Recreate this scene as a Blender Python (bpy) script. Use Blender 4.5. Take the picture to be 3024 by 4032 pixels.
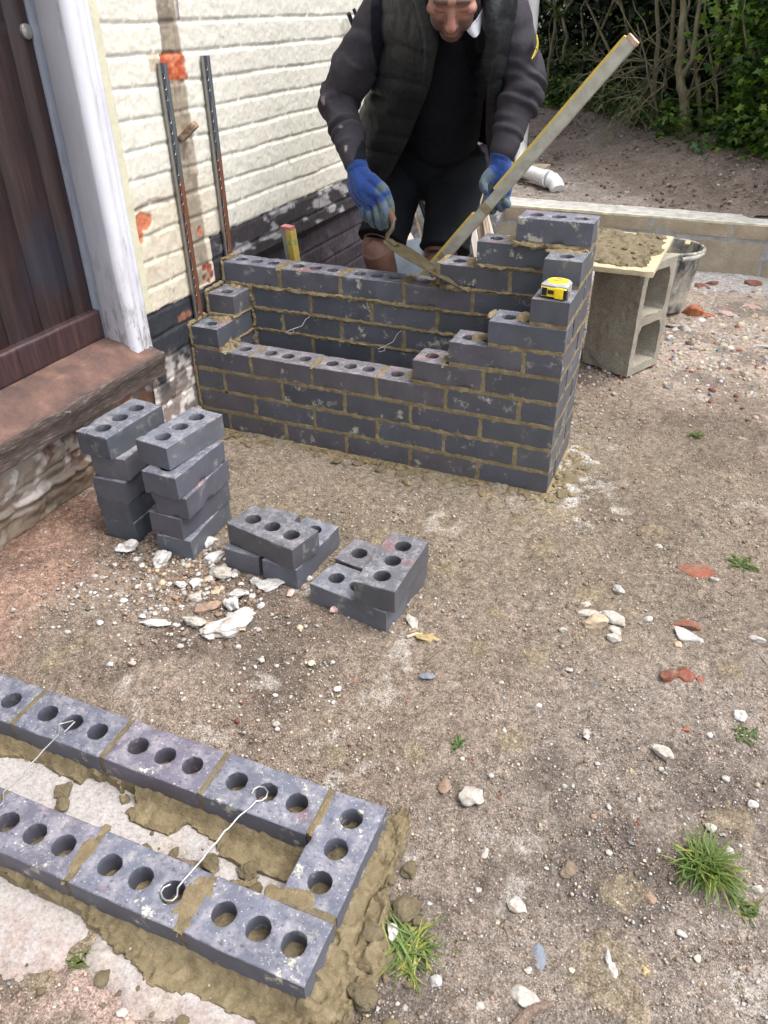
import bpy, bmesh, math, random
import numpy as np
from mathutils import Matrix, Vector, Euler
random.seed(7)
for o in list(bpy.data.objects): bpy.data.objects.remove(o)
scene = bpy.context.scene
COL = scene.collection
R_ = math.radians

# ------------------------------------------------------------ camera
CAM = Vector((1.55738, -1.99957, 1.24693))
CROT = Matrix.Rotation(0.409196, 3, 'Z') @ Matrix.Rotation(0.984291, 3, 'X') @ Matrix.Rotation(-0.0116334, 3, 'Z')
FPX = 3014.87
cd = bpy.data.cameras.new('camera')
cam = bpy.data.objects.new('camera', cd); COL.objects.link(cam)
cam.matrix_world = Matrix.Translation(CAM) @ CROT.to_4x4()
cd.sensor_fit = 'HORIZONTAL'; cd.sensor_width = 36.0
cd.lens = 36.0 * FPX / 3024.0
cd.clip_start = 0.02; cd.clip_end = 300.0
scene.camera = cam
scene.render.resolution_x = 768; scene.render.resolution_y = 1024

# ------------------------------------------------------------ world: bright overcast daylight
SUN_EL, SUN_AZ = 64.0, 78.0     # azimuth: compass direction the light comes from (0 = +Y, clockwise)
w = bpy.data.worlds.new('World'); scene.world = w; w.use_nodes = True
nt = w.node_tree; nt.nodes.clear()
out = nt.nodes.new('ShaderNodeOutputWorld'); bg = nt.nodes.new('ShaderNodeBackground')
sky = nt.nodes.new('ShaderNodeTexSky'); sky.sky_type = 'NISHITA'; sky.sun_disc = False
sky.sun_elevation = R_(SUN_EL); sky.sun_rotation = R_(SUN_AZ)
sky.air_density = 1.0; sky.dust_density = 3.5; sky.ozone_density = 1.0
hs = nt.nodes.new('ShaderNodeHueSaturation'); hs.inputs['Saturation'].default_value = 0.38
nt.links.new(sky.outputs[0], hs.inputs['Color']); nt.links.new(hs.outputs[0], bg.inputs['Color'])
bg.inputs['Strength'].default_value = 0.15
nt.links.new(bg.outputs[0], out.inputs['Surface'])
sl = bpy.data.lights.new('sun', 'SUN'); sl.energy = 0.95; sl.angle = R_(40); sl.color = (1.0, 0.965, 0.92)
sun = bpy.data.objects.new('sun', sl); COL.objects.link(sun)
_d = Vector((math.sin(R_(SUN_AZ)) * math.cos(R_(SUN_EL)), math.cos(R_(SUN_AZ)) * math.cos(R_(SUN_EL)), math.sin(R_(SUN_EL))))
sun.rotation_euler = _d.to_track_quat('Z', 'Y').to_euler()
sun.location = _d * 20
vs = scene.view_settings
vs.view_transform = 'Standard'; vs.look = 'None'; vs.gamma = 1.0; vs.exposure = 1.64; vs.use_curve_mapping = False

# ------------------------------------------------------------ helpers
def ray(px, py):
    v = Vector(((px - 1512) / FPX, -(py - 2016) / FPX, -1.0))
    return CROT @ v
def at(px, py, x=None, y=None, z=None):
    """world point where a sight line of the survey camera meets the plane x=, y= or z="""
    d = ray(px, py)
    if x is not None: t = (x - CAM.x) / d.x
    elif y is not None: t = (y - CAM.y) / d.y
    else: t = (z - CAM.z) / d.z
    return CAM + d * t

def h3(ix, iy, iz, seed):
    n = (ix * 374761393 + iy * 668265263 + iz * 2147483647 * 7 + seed * 1274126177) & 0xFFFFFFFF
    n = ((n ^ (n >> 13)) * 1274126177) & 0xFFFFFFFF
    n = (n ^ (n >> 16)) & 0xFFFF
    return n.astype(np.float64) / 32767.5 - 1.0
def vn(P, freq, seed=0):
    """smooth value noise, -1..1, vectorised"""
    Q = np.asarray(P, float) * freq
    if Q.shape[1] == 2: Q = np.concatenate([Q, np.zeros((len(Q), 1))], 1)
    i = np.floor(Q).astype(np.int64); f = Q - i; f = f * f * (3 - 2 * f)
    r = 0
    for dx in (0, 1):
        wx = f[:, 0] if dx else 1 - f[:, 0]
        for dy in (0, 1):
            wy = f[:, 1] if dy else 1 - f[:, 1]
            for dz in (0, 1):
                wz = f[:, 2] if dz else 1 - f[:, 2]
                r = r + wx * wy * wz * h3(i[:, 0] + dx, i[:, 1] + dy, i[:, 2] + dz, seed)
    return r
def fbm(P, freq, seed=0, oct=4, gain=0.5):
    a, r, n = 1.0, 0.0, 0.0
    for k in range(oct):
        r = r + a * vn(P, freq * 2 ** k, seed + 17 * k); n += a; a *= gain
    return r / n
def ss(a, b, x):
    t = np.clip((x - a) / (b - a), 0, 1); return t * t * (3 - 2 * t)
def lerp(a, b, t):
    a = np.asarray(a, float); b = np.asarray(b, float)
    return a + (b - a) * t[:, None]

def setp(o, **k):
    for a, b in k.items(): o[a] = b
def tag(o, label=None, cat=None, group=None, kind=None):
    if label: o['label'] = label
    if cat: o['category'] = cat
    if group: o['group'] = group
    if kind: o['kind'] = kind
    return o
def empty(name, loc, label=None, cat=None, group=None, rz=0.0):
    o = bpy.data.objects.new(name, None); COL.objects.link(o)
    o.location = loc; o.rotation_euler = (0, 0, rz); o.empty_display_size = 0.05
    return tag(o, label, cat, group)
def mesh_np(name, V, F, mat=None, col=None, smooth=True, matidx=None, attrs=None):
    """V (n,3); F list of (m,k) int arrays or one; col (n,3) linear -> attribute Col"""
    me = bpy.data.meshes.new(name)
    if not isinstance(F, (list, tuple)): F = [F]
    F = [np.asarray(f, np.int32) for f in F if len(f)]
    nl = sum(f.size for f in F); nf = sum(len(f) for f in F)
    me.vertices.add(len(V)); me.vertices.foreach_set('co', np.asarray(V, np.float32).ravel())
    me.loops.add(nl); me.loops.foreach_set('vertex_index', np.concatenate([f.ravel() for f in F]))
    me.polygons.add(nf)
    tot = np.concatenate([np.full(len(f), f.shape[1], np.int32) for f in F])
    st = np.concatenate([[0], np.cumsum(tot)[:-1]]).astype(np.int32)
    me.polygons.foreach_set('loop_start', st); me.polygons.foreach_set('loop_total', tot)
    if smooth: me.polygons.foreach_set('use_smooth', np.ones(nf, bool))
    for m in (mat if isinstance(mat, (list, tuple)) else [mat]):
        if m: me.materials.append(m)
    if matidx is not None: me.polygons.foreach_set('material_index', np.asarray(matidx, np.int32))
    me.update(calc_edges=True); me.validate()
    if col is not None:
        a = me.color_attributes.new('Col', 'FLOAT_COLOR', 'POINT')
        c = np.ones((len(V), 4), np.float32); c[:, :3] = col
        a.data.foreach_set('color', c.ravel())
    return me
def obj(name, me, parent=None, loc=None, rot=None):
    o = bpy.data.objects.new(name, me); COL.objects.link(o)
    if parent is not None: o.parent = parent
    if loc is not None: o.location = loc
    if rot is not None: o.rotation_euler = rot
    return o
def bm_obj(name, bm, mat, parent=None, smooth=False, loc=None):
    me = bpy.data.meshes.new(name)
    bmesh.ops.recalc_face_normals(bm, faces=bm.faces)
    bm.to_mesh(me); bm.free()
    for m in (mat if isinstance(mat, (list, tuple)) else [mat]): me.materials.append(m)
    if smooth: me.polygons.foreach_set('use_smooth', np.ones(len(me.polygons), bool))
    return obj(name, me, parent, loc)
def grid(us, vs_, fn):
    """surface over parameter lines us x vs_; fn(U,V)->(n,3)"""
    U, V = np.meshgrid(us, vs_, indexing='ij'); n, m = U.shape
    P = fn(U.ravel(), V.ravel())
    i = np.arange(n * m).reshape(n, m)
    F = np.stack([i[:-1, :-1].ravel(), i[1:, :-1].ravel(), i[1:, 1:].ravel(), i[:-1, 1:].ravel()], 1)
    return P, F
class MB:
    """collects shapes for one mesh"""
    def __init__(s): s.V = []; s.F = {3: [], 4: []}; s.n = 0; s.C = []; s.M = {3: [], 4: []}
    def add(s, V, F, col=None, m=0):
        V = np.asarray(V, float); F = np.asarray(F, int)
        if len(F) == 0: return
        s.V.append(V); s.F[F.shape[1]].append(F + s.n); s.M[F.shape[1]].append(np.full(len(F), m)); s.n += len(V)
        if col is None: col = (1, 1, 1)
        c = np.asarray(col, float)
        s.C.append(np.tile(c, (len(V), 1)) if c.ndim == 1 else c)
    def mesh(s, name, mat, smooth=True, jitter=None):
        V = np.concatenate(s.V); C = np.concatenate(s.C)
        F = [np.concatenate(s.F[k]) for k in (3, 4) if s.F[k]]
        M = np.concatenate([np.concatenate(s.M[k]) for k in (3, 4) if s.F[k]])
        if jitter: V = jitter(V)
        me = mesh_np(name, V, F, mat, C, smooth, M)
        if smooth: me.set_sharp_from_angle(angle=R_(38))
        return me
    def build(s, name, mat, parent=None, smooth=True, loc=None, jitter=None, rot=None):
        return obj(name, s.mesh(name, mat, smooth, jitter), parent, loc, rot)
BOXF = np.array([[0, 3, 2, 1], [4, 5, 6, 7], [0, 1, 5, 4], [1, 2, 6, 5], [2, 3, 7, 6], [3, 0, 4, 7]])
def boxv(a, b):
    return np.array([[a[0], a[1], a[2]], [b[0], a[1], a[2]], [b[0], b[1], a[2]], [a[0], b[1], a[2]],
                     [a[0], a[1], b[2]], [b[0], a[1], b[2]], [b[0], b[1], b[2]], [a[0], b[1], b[2]]], float)
def gbox(a, b, res, bev=0.0):
    """box whose faces are grids of cell ~res (verts shared), optionally with rounded edges"""
    a = np.array(a, float); b = np.array(b, float); d = b - a
    n = np.maximum(1, np.round(d / res).astype(int))
    idx = {}; V = []
    def vid(i, j, k):
        key = (i, j, k)
        if key not in idx: idx[key] = len(V); V.append((i / n[0], j / n[1], k / n[2]))
        return idx[key]
    F = []
    for k in (0, n[2]):
        for i in range(n[0]):
            for j in range(n[1]):
                q = [vid(i, j, k), vid(i + 1, j, k), vid(i + 1, j + 1, k), vid(i, j + 1, k)]
                F.append(q if k else q[::-1])
    for j in (0, n[1]):
        for i in range(n[0]):
            for k in range(n[2]):
                q = [vid(i, j, k), vid(i + 1, j, k), vid(i + 1, j, k + 1), vid(i, j, k + 1)]
                F.append(q if not j else q[::-1])
    for i in (0, n[0]):
        for j in range(n[1]):
            for k in range(n[2]):
                q = [vid(i, j, k), vid(i, j + 1, k), vid(i, j + 1, k + 1), vid(i, j, k + 1)]
                F.append(q if i else q[::-1])
    V = a + np.array(V) * d
    if bev > 0:
        lo = a + bev; hi = b - bev
        c = np.clip(V, lo, hi); v = V - c; L = np.linalg.norm(v, axis=1)
        mx = np.abs(v).max(axis=1); k = L > 1e-9
        V[k] = c[k] + v[k] / L[k][:, None] * mx[k][:, None]
    return V, np.array(F)
def tube(pts, rad, n=10, cap=True):
    """tube along points; rad scalar or list"""
    P = np.array([tuple(p) for p in pts], float); m = len(P)
    r = np.full(m, rad) if np.isscalar(rad) else np.asarray(rad, float)
    T = np.zeros_like(P); T[1:-1] = P[2:] - P[:-2]; T[0] = P[1] - P[0]; T[-1] = P[-1] - P[-2]
    T /= np.maximum(np.linalg.norm(T, axis=1), 1e-9)[:, None]
    ref = np.array([0.0, 0, 1]) if abs(T[0][2]) < 0.9 else np.array([1.0, 0, 0])
    N = np.cross(T[0], ref); N /= np.linalg.norm(N)
    V = []; a = np.linspace(0, 2 * np.pi, n, endpoint=False)
    for i in range(m):
        N = N - T[i] * np.dot(N, T[i]); N /= np.linalg.norm(N); B = np.cross(T[i], N)
        V.append(P[i] + r[i] * (np.cos(a)[:, None] * N + np.sin(a)[:, None] * B))
    V = np.concatenate(V)
    F = []
    for i in range(m - 1):
        for j in range(n):
            k = (j + 1) % n
            F.append((i * n + j, i * n + k, (i + 1) * n + k, (i + 1) * n + j))
    if cap:
        V = np.concatenate([V, P[:1], P[-1:]]); c0, c1 = len(V) - 2, len(V) - 1
        for j in range(n):
            k = (j + 1) % n
            F.append((c0, k, j, j)); F.append((c1, (m - 1) * n + j, (m - 1) * n + k, (m - 1) * n + k))
    F4 = [f for f in F if f[2] != f[3]]; F3 = [f[:3] for f in F if f[2] == f[3]]
    return V, np.array(F4), np.array(F3) if F3 else np.zeros((0, 3), int)
def add_tube(mb, pts, rad, n=10, cap=True, col=None, m=0):
    V, F4, F3 = tube(pts, rad, n, cap)
    V = np.asarray(V); o = mb.n
    mb.add(V, F4, col, m)
    if len(F3): mb.F[3].append(F3 + o); mb.M[3].append(np.full(len(F3), m))
def lathe(prof, n=32):
    """prof list of (r,z)"""
    a = np.linspace(0, 2 * np.pi, n, endpoint=False); V = []
    for r, z in prof: V.append(np.stack([r * np.cos(a), r * np.sin(a), np.full(n, z)], 1))
    V = np.concatenate(V); F = []
    for i in range(len(prof) - 1):
        for j in range(n):
            k = (j + 1) % n; F.append((i * n + j, i * n + k, (i + 1) * n + k, (i + 1) * n + j))
    return V, np.array(F)
def rotm(rx, ry, rz):
    return np.array(Euler((rx, ry, rz)).to_matrix())
def xf(V, R=None, t=(0, 0, 0), s=1.0):
    V = np.asarray(V) * s
    if R is not None: V = V @ np.asarray(R).T
    return V + np.array(t)
_ico = {}
def ico(sub):
    if sub not in _ico:
        bm = bmesh.new(); bmesh.ops.create_icosphere(bm, subdivisions=sub, radius=1.0)
        V = np.array([v.co[:] for v in bm.verts]); F = np.array([[v.index for v in f.verts] for f in bm.faces]); bm.free()
        _ico[sub] = (V, F)
    return _ico[sub]
def rock(size, seed, sub=3, rough=0.28, flat=0.75, angular=0.5):
    """irregular lump: ico sphere cut by random planes, then noise"""
    V, F = ico(sub); V = V.copy(); rs = np.random.RandomState(seed)
    if angular > 0:
        for _ in range(14):
            n = rs.normal(size=3); n /= np.linalg.norm(n); d = rs.uniform(0.55, 0.92)
            s = V @ n; k = s > d
            V[k] -= (s[k] - d)[:, None] * n * (0.55 + 0.45 * angular)
    V *= (1 + rough * fbm(V + seed * 3.1, 1.6, seed, 4))[:, None]
    V *= np.array([1.0, rs.uniform(0.62, 0.95), flat * rs.uniform(0.6, 0.95)])
    return V * size, F

# ------------------------------------------------------------ materials
def nodes(name):
    m = bpy.data.materials.new(name); m.use_nodes = True
    n = m.node_tree; b = n.nodes['Principled BSDF']
    return m, n, b
def _noise(n, scale, detail=4, rough=0.55, vec=None, dist=0.0):
    t = n.nodes.new('ShaderNodeTexNoise'); t.inputs['Scale'].default_value = scale
    t.inputs['Detail'].default_value = detail; t.inputs['Roughness'].default_value = rough
    t.inputs['Distortion'].default_value = dist
    if vec: n.links.new(vec, t.inputs['Vector'])
    return t.outputs['Fac']
def _ramp(n, fac, stops):
    r = n.nodes.new('ShaderNodeValToRGB'); e = r.color_ramp.elements
    e[0].position, e[0].color = stops[0][0], (*stops[0][1], 1)
    e[1].position, e[1].color = stops[-1][0], (*stops[-1][1], 1)
    for p, c in stops[1:-1]:
        x = e.new(p); x.color = (*c, 1)
    n.links.new(fac, r.inputs['Fac']); return r.outputs['Color']
def _mix(n, a, b, fac, mode='MIX'):
    m = n.nodes.new('ShaderNodeMix'); m.data_type = 'RGBA'; m.blend_type = mode
    for s, v in ((m.inputs[6], a), (m.inputs[7], b)):
        if isinstance(v, tuple): s.default_value = (*v, 1)
        else: n.links.new(v, s)
    if isinstance(fac, (int, float)): m.inputs[0].default_value = fac
    else: n.links.new(fac, m.inputs[0])
    return m.outputs[2]
def _map(n, v, a, b, c=0.0, d=1.0):
    m = n.nodes.new('ShaderNodeMapRange'); n.links.new(v, m.inputs[0])
    for i, x in enumerate((a, b, c, d)): m.inputs[i + 1].default_value = x
    return m.outputs[0]
def _math(n, op, a, b=0.0):
    m = n.nodes.new('ShaderNodeMath'); m.operation = op
    for i, v in enumerate((a, b)):
        if isinstance(v, (int, float)): m.inputs[i].default_value = v
        else: n.links.new(v, m.inputs[i])
    return m.outputs[0]
def _vec(n, scale=None, obj_=True):
    t = n.nodes.new('ShaderNodeTexCoord'); v = t.outputs['Object' if obj_ else 'Generated']
    if scale:
        m = n.nodes.new('ShaderNodeMapping'); m.inputs['Scale'].default_value = scale
        n.links.new(v, m.inputs['Vector']); v = m.outputs[0]
    return v
def _bump(n, b, h, strength=0.3, dist=0.002, prev=None):
    x = n.nodes.new('ShaderNodeBump'); x.inputs['Strength'].default_value = strength
    x.inputs['Distance'].default_value = dist; n.links.new(h, x.inputs['Height'])
    if prev: n.links.new(prev, x.inputs['Normal'])
    n.links.new(x.outputs[0], b.inputs['Normal']); return x.outputs[0]
def _col(n):
    a = n.nodes.new('ShaderNodeVertexColor'); a.layer_name = 'Col'; return a.outputs['Color']
def simple(name, c1, c2=None, rough=0.7, scale=40, bump=0.2, bd=0.002, spec=0.4, metal=0.0, vcol=False, detail=5, stretch=None, lo=0.35, hi=0.65):
    """two-tone noise material; with vcol the tones multiply the vertex colour"""
    m, n, b = nodes(name)
    v = _vec(n, stretch)
    f = _noise(n, scale, detail, 0.6, v)
    if c2 is None: c2 = tuple(x * 0.75 for x in c1)
    col = _ramp(n, f, [(lo, c2), (hi, c1)])
    if vcol: col = _mix(n, col, _col(n), 1.0, 'MULTIPLY')
    n.links.new(col, b.inputs['Base Color'])
    b.inputs['Roughness'].default_value = rough; b.inputs['Metallic'].default_value = metal
    b.inputs['Specular IOR Level'].default_value = spec
    if bump: _bump(n, b, _noise(n, scale * 2.5, 4, 0.6, v), bump, bd)
    return m
# ============================================================ ground
def gz(x, y):
    x = np.asarray(x, float); y = np.asarray(y, float)
    g = -0.006 + 0.018 * np.exp(-((y + 0.68) / 0.42) ** 2) * (1 - ss(1.15, 1.7, x))
    g = g - 0.041 * ss(-0.95, -1.32, y)
    return g
MORT = np.array([0.24, 0.19, 0.115])     # wet mortar
def seg_d(x, y, x0, y0, x1, y1):
    """distance to a rectangle"""
    dx = np.maximum(np.maximum(x0 - x, x - x1), 0); dy = np.maximum(np.maximum(y0 - y, y - y1), 0)
    return np.hypot(dx, dy)
NPT = 0.0171575                             # heading of the near planter
NP0 = np.array([1.22079, -1.54067])         # its right front corner
def near_local(x, y):
    c, s = math.cos(NPT), math.sin(NPT); dx = x - NP0[0]; dy = y - NP0[1]
    return c * dx + s * dy, -s * dx + c * dy
_sp = np.random.RandomState(5)
SPLATS = [(1960, 2430, .020), (2010, 2960, .03), (2440, 3520, .03), (2400, 3880, .045), (2370, 3720, .03),
          (2880, 3260, .035), (1940, 1960, .03), (2190, 2010, .045), (2050, 2050, .025), (2540, 3800, .016), (1675, 2515, .028),
          (2310, 2350, .03), (1890, 2560, .025), (2560, 2090, .03), (2130, 2150, .03), (1490, 2740, .016),
          (1320, 2990, .022), (1650, 3000, .025), (2100, 2630, .025), (200, 2580, .02), (270, 2540, .018), (330, 2520, .016),
          (140, 3780, .032), (300, 3700, .028), (2860, 2670, .02), (1500, 2120, .03), (1230, 2100, .02), (1750, 2250, .03)]
SPLATS = [(at(a, b, z=0.0 if b < 2600 else -0.03), r) for a, b, r in SPLATS]
def splat_mask(P2):
    m = np.zeros(len(P2)); wob = 0.45 * vn(P2, 38, 91) + 0.35 * vn(P2, 90, 92)
    for p, r in SPLATS:
        d = np.hypot((P2[:, 0] - p.x) * 0.8, P2[:, 1] - p.y)
        k = d < 2.2 * r
        m[k] = np.maximum(m[k], ss(1.08, 0.92, d[k] / (r * (1 + wob[k]))))
    return m
def ground_fn(X, Y):
    P2 = np.stack([X, Y], 1)
    z = gz(X, Y)
    rough = 0.006 * vn(P2, 3.1, 1) + 0.0040 * vn(P2, 9, 2) + 0.0032 * vn(P2, 24, 3) + 0.0028 * vn(P2, 60, 4) + 0.0016 * vn(P2, 130, 5)
    cr = ss(0.25, 0.75, vn(P2, 42, 6)) * 0.004 * ss(-0.2, 0.3, vn(P2, 5, 7))
    z = z + rough + cr
    z = z + splat_mask(P2) * (0.004 + 0.0035 * vn(P2, 70, 8))
    far = ss(0.6, 2.2, Y) * ss(1.2, 1.5, X)
    z = z + far * 0.01
    return np.stack([X, Y, z], 1)
def uneven(a, b, step, ext_lo, ext_hi, n=14):
    c = np.arange(a, b + 1e-6, step)
    t = np.linspace(0, 1, n + 1)[1:]
    lo = a - (t ** 2.2) * (a - ext_lo); hi = b + (t ** 2.2) * (ext_hi - b)
    return np.concatenate([lo[::-1], c, hi])
gx = uneven(-0.22, 2.45, 0.0052, -0.5, 14.0)
gy = np.concatenate([uneven(-1.95, 0.15, 0.0052, -12.0, 0.15, 12)[:-12], np.arange(0.16, 2.60, 0.011), [2.62, 2.7]])
GV, GF = grid(gx, gy, ground_fn)
P2 = GV[:, :2]; X, Y = P2[:, 0], P2[:, 1]
base = np.tile([0.205, 0.160, 0.121], (len(GV), 1))
grey = ss(1.1, 1.6, X + 0.15 * vn(P2, 4, 20)) * ss(0.0, -0.6, Y)
base = lerp(base, [0.208, 0.171, 0.139], grey)
mud = ss(-0.80, -0.45, Y + 0.14 * fbm(P2, 4, 21, 3)) * ss(0.95, 0.30, Y) * ss(0.12, 0.35, X) * ss(2.0, 1.5, X + 0.25 * vn(P2, 3, 28))
base = lerp(base, [0.185, 0.148, 0.106], mud * (0.55 + 0.45 * ss(-0.3, 0.3, fbm(P2, 6, 22, 4))))
red = ss(0.33, 0.02, X + 0.10 * fbm(P2, 7, 23, 4)) * ss(-0.35, -0.62, Y)
base = lerp(base, [0.31, 0.175, 0.122], red * 0.7)
redn = ss(0.15, 0.5, fbm(P2, 2.6, 29, 3)) * ss(0.55, 0.1, X) * ss(-0.4, -0.6, Y)
base = lerp(base, [0.29, 0.19, 0.14], redn * 0.6)
grav = ss(0.75, 1.35, Y + 0.2 * fbm(P2, 4, 24, 3)) * ss(1.2, 1.35, X)
base = lerp(base, [0.33, 0.27, 0.215], grav)
cem = ss(2.16, 2.30, Y + 0.08 * fbm(P2, 6, 25, 3))
base = lerp(base, [0.42, 0.41, 0.40], cem * 0.8)
sandy = ss(0.05, 0.45, fbm(P2, 3.3, 26, 4))
base = lerp(base, base * np.array([1.20, 1.20, 1.22]), sandy * 0.7)
damp = ss(0.10, 0.40, fbm(P2, 4.5, 27, 5) + .22 * vn(P2, 1.7, 41)) * (1 - mud * 0.6)
base = lerp(base, base * np.array([0.58, 0.57, 0.58]), damp * 0.85)
base = base * (1 + 0.16 * fbm(P2, 30, 30, 3) + 0.12 * vn(P2, 110, 31))[:, None]
chalk = ss(0.34, 0.55, fbm(P2, 13, 33, 3)) * ss(-0.2, 0.3, vn(P2, 2.2, 34))
base = lerp(base, [0.48, 0.44, 0.39], chalk * 0.45)
# dust washed off the far planter's corner
d2 = seg_d(X, Y, -0.02, 0.0, 1.2275, 0.3275)
drip = ss(0.16, 0.03, d2 + 0.05 * fbm(P2, 12, 35, 3))
base = lerp(base, [0.24, 0.20, 0.15], drip * 0.8)
wht_ = ss(.15, .03, seg_d(X, Y, 1.24, -.05, 1.30, .30)) * ss(.0, .3, fbm(P2, 16, 39, 4)) * (X > 1.23)
base = lerp(base, [0.44, 0.41, 0.36], wht_ * .85)
lx, ly = near_local(X, Y)
nd = seg_d(lx, ly, -1.3, 0, 0, 0.3275)
pink = ss(0.30, 0.08, nd + 0.08 * fbm(P2, 8, 36, 3)) * ss(0.0, -0.08, ly)
base = lerp(base, [0.50, 0.36, 0.30], pink * 0.75 * ss(-0.2, 0.35, fbm(P2, 11, 37, 4) + 0.2))
base = lerp(base, MORT * (1 + 0.1 * vn(P2, 60, 38))[:, None], splat_mask(P2) * 0.55)
m, n, b = nodes('dirt')
v = _vec(n)
c = _col(n)
vo = n.nodes.new('ShaderNodeTexVoronoi'); vo.inputs['Scale'].default_value = 230; n.links.new(v, vo.inputs['Vector'])
sep = n.nodes.new('ShaderNodeSeparateColor'); n.links.new(vo.outputs['Color'], sep.inputs[0])
speck = _map(n, sep.outputs[0], 0.80, 0.93)
near_c = _map(n, vo.outputs['Distance'], 0.45, 0.2)
speck = _math(n, 'MULTIPLY', speck, near_c)
f1 = _noise(n, 55, 8, 0.7, v)
c = _mix(n, c, (.97, .985, 1.02), 1.0, 'MULTIPLY')
c = _mix(n, c, _ramp(n, f1, [(0.30, (0.50, 0.48, 0.46)), (0.5, (0.95, 0.95, 0.95)), (0.68, (1.4, 1.4, 1.4))]), 1.0, 'MULTIPLY')
f2 = _noise(n, 300, 4, 0.7, v)
c = _mix(n, c, _ramp(n, f2, [(0.34, (0.66, 0.65, 0.64)), (0.64, (1.3, 1.3, 1.3))]), 1.0, 'MULTIPLY')
c = _mix(n, c, _ramp(n, _noise(n, 150, 6, 0.75, v), [(0.36, (0.62, 0.60, 0.58)), (0.5, (1, 1, 1)), (0.64, (1.35, 1.35, 1.35))]), 1.0, 'MULTIPLY')
c = _mix(n, c, (0.62, 0.57, 0.50), _math(n, 'MULTIPLY', speck, 0.42))
dk = _math(n, 'MULTIPLY', _map(n, sep.outputs[1], 0.88, 0.95), near_c)
c = _mix(n, c, (0.075, 0.062, 0.052), _math(n, 'MULTIPLY', dk, 0.6))
n.links.new(c, b.inputs['Base Color']); b.inputs['Roughness'].default_value = 0.93; b.inputs['Specular IOR Level'].default_value = 0.25
h = _math(n, 'ADD', _noise(n, 120, 8, 0.75, v), _math(n, 'MULTIPLY', f2, 0.6))
bb = _bump(n, b, h, 1.0, 0.006)
h2 = _math(n, 'MULTIPLY', near_c, 1.0)
_bump(n, b, h2, 0.35, 0.0015, bb)
DIRT = m
tag(obj('ground', mesh_np('ground', GV, GF, DIRT, base)), kind='structure')
del GV, GF, base

# soil level held back by the block wall, climbing to the hedge
HA = at(2150, 440, z=0.42); HB = at(3000, 700, z=0.30)
hd = np.array([HB.x - HA.x, HB.y - HA.y]); hd /= np.linalg.norm(hd); hn = np.array([-hd[1], hd[0]])
if hn[1] < 0: hn = -hn
def hdist(X, Y): return (X - HA.x) * hn[0] + (Y - HA.y) * hn[1]
def bankz(X, Y):
    d = hdist(X, Y)
    return 0.235 + 0.20 * ss(-1.05, 0.05, d) + 0.12 * ss(0.0, 2.5, d) + 0.04 * ss(2.8, 3.6, Y)
def bank_fn(X, Y):
    P2 = np.stack([X, Y], 1); d = hdist(X, Y)
    a = ss(-1.1, -0.7, d)
    z = bankz(X, Y) + (0.010 + 0.022 * a) * fbm(P2, 3.5, 50, 4) + (0.004 + 0.012 * a) * fbm(P2, 14, 51, 3) + 0.005 * vn(P2, 40, 52)
    return np.stack([X, Y, z], 1)
bx = np.concatenate([np.linspace(-6, -0.5, 16)[:-1], np.arange(-0.5, 3.4, 0.022), np.linspace(3.4, 14, 16)[1:]])
by = np.concatenate([np.arange(2.70, 5.9, 0.022), np.linspace(5.9, 16, 22)[1:]])
BV, BF = grid(bx, by, bank_fn)
P2 = BV[:, :2]; d = hdist(BV[:, 0], BV[:, 1])
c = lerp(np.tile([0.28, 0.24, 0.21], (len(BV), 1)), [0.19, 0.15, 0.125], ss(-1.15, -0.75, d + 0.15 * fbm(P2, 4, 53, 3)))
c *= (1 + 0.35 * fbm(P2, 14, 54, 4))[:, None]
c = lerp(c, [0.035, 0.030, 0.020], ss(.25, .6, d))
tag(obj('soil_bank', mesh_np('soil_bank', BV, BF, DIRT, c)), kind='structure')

# ============================================================ house
XW = -0.012
ZJ0, PIT = 0.605, 0.0755
def row_joints(seed, y0=-4.0, y1=4.6):
    rs = np.random.RandomState(seed); y = y0 - rs.uniform(0, .3); r = []
    k = rs.randint(2)
    while y < y1:
        y += (0.215 if (k % 2 == 0) else 0.105) + rs.uniform(-.006, .006) + 0.01
        r.append(y); k += 1 if rs.rand() < .8 else 2
    return np.array(r)
ROWJ = [row_joints(100 + k) for k in range(90)]
def brick_relief(Yc, Zc, soft=1.0):
    """0 on a brick face, 1 in a joint"""
    Zc = Zc + .0028 * vn(np.stack([Yc, Yc * 0 + np.floor((Zc - ZJ0 + PIT / 2) / PIT) * 3.7], 1), 6.5, 57)
    kk = (Zc - ZJ0) / PIT + 20; k = np.floor(kk).astype(int); fz = (kk - k) * PIT
    dz = np.minimum(fz, PIT - fz)
    wob = 0.0020 * vn(np.stack([Yc, Zc], 1), 26, 60)
    jz = ss(0.0085 * soft, 0.0015, dz + wob)
    dy = np.full(len(Yc), 9.0)
    for q in np.unique(k):
        s = k == q; J = ROWJ[int(q) % 90]; yy = Yc[s]
        i = np.clip(np.searchsorted(J, yy), 1, len(J) - 1)
        dy[s] = np.minimum(np.abs(yy - J[i - 1]), np.abs(J[i] - yy))
    jy = ss(0.0075 * soft, 0.002, dy + wob)
    return np.maximum(jz, jy * 0.85), k, jy
STRIPY = (0.078, 0.168)
REDS = [  # y, z half sizes of patches where paint came off to red brick
    (0.118, 1.100, .060, .034), (-0.131, 0.722, .036, .024), (-0.152, 0.692, .014, .026), (0.136, 0.635, .010, .014),
    (0.138, 0.517, .016, .010), (0.160, 0.512, .014, .016), (0.128, 0.487, .012, .010), (0.168, 0.488, .010, .014), (0.150, 0.47, .008, .006)]
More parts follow.
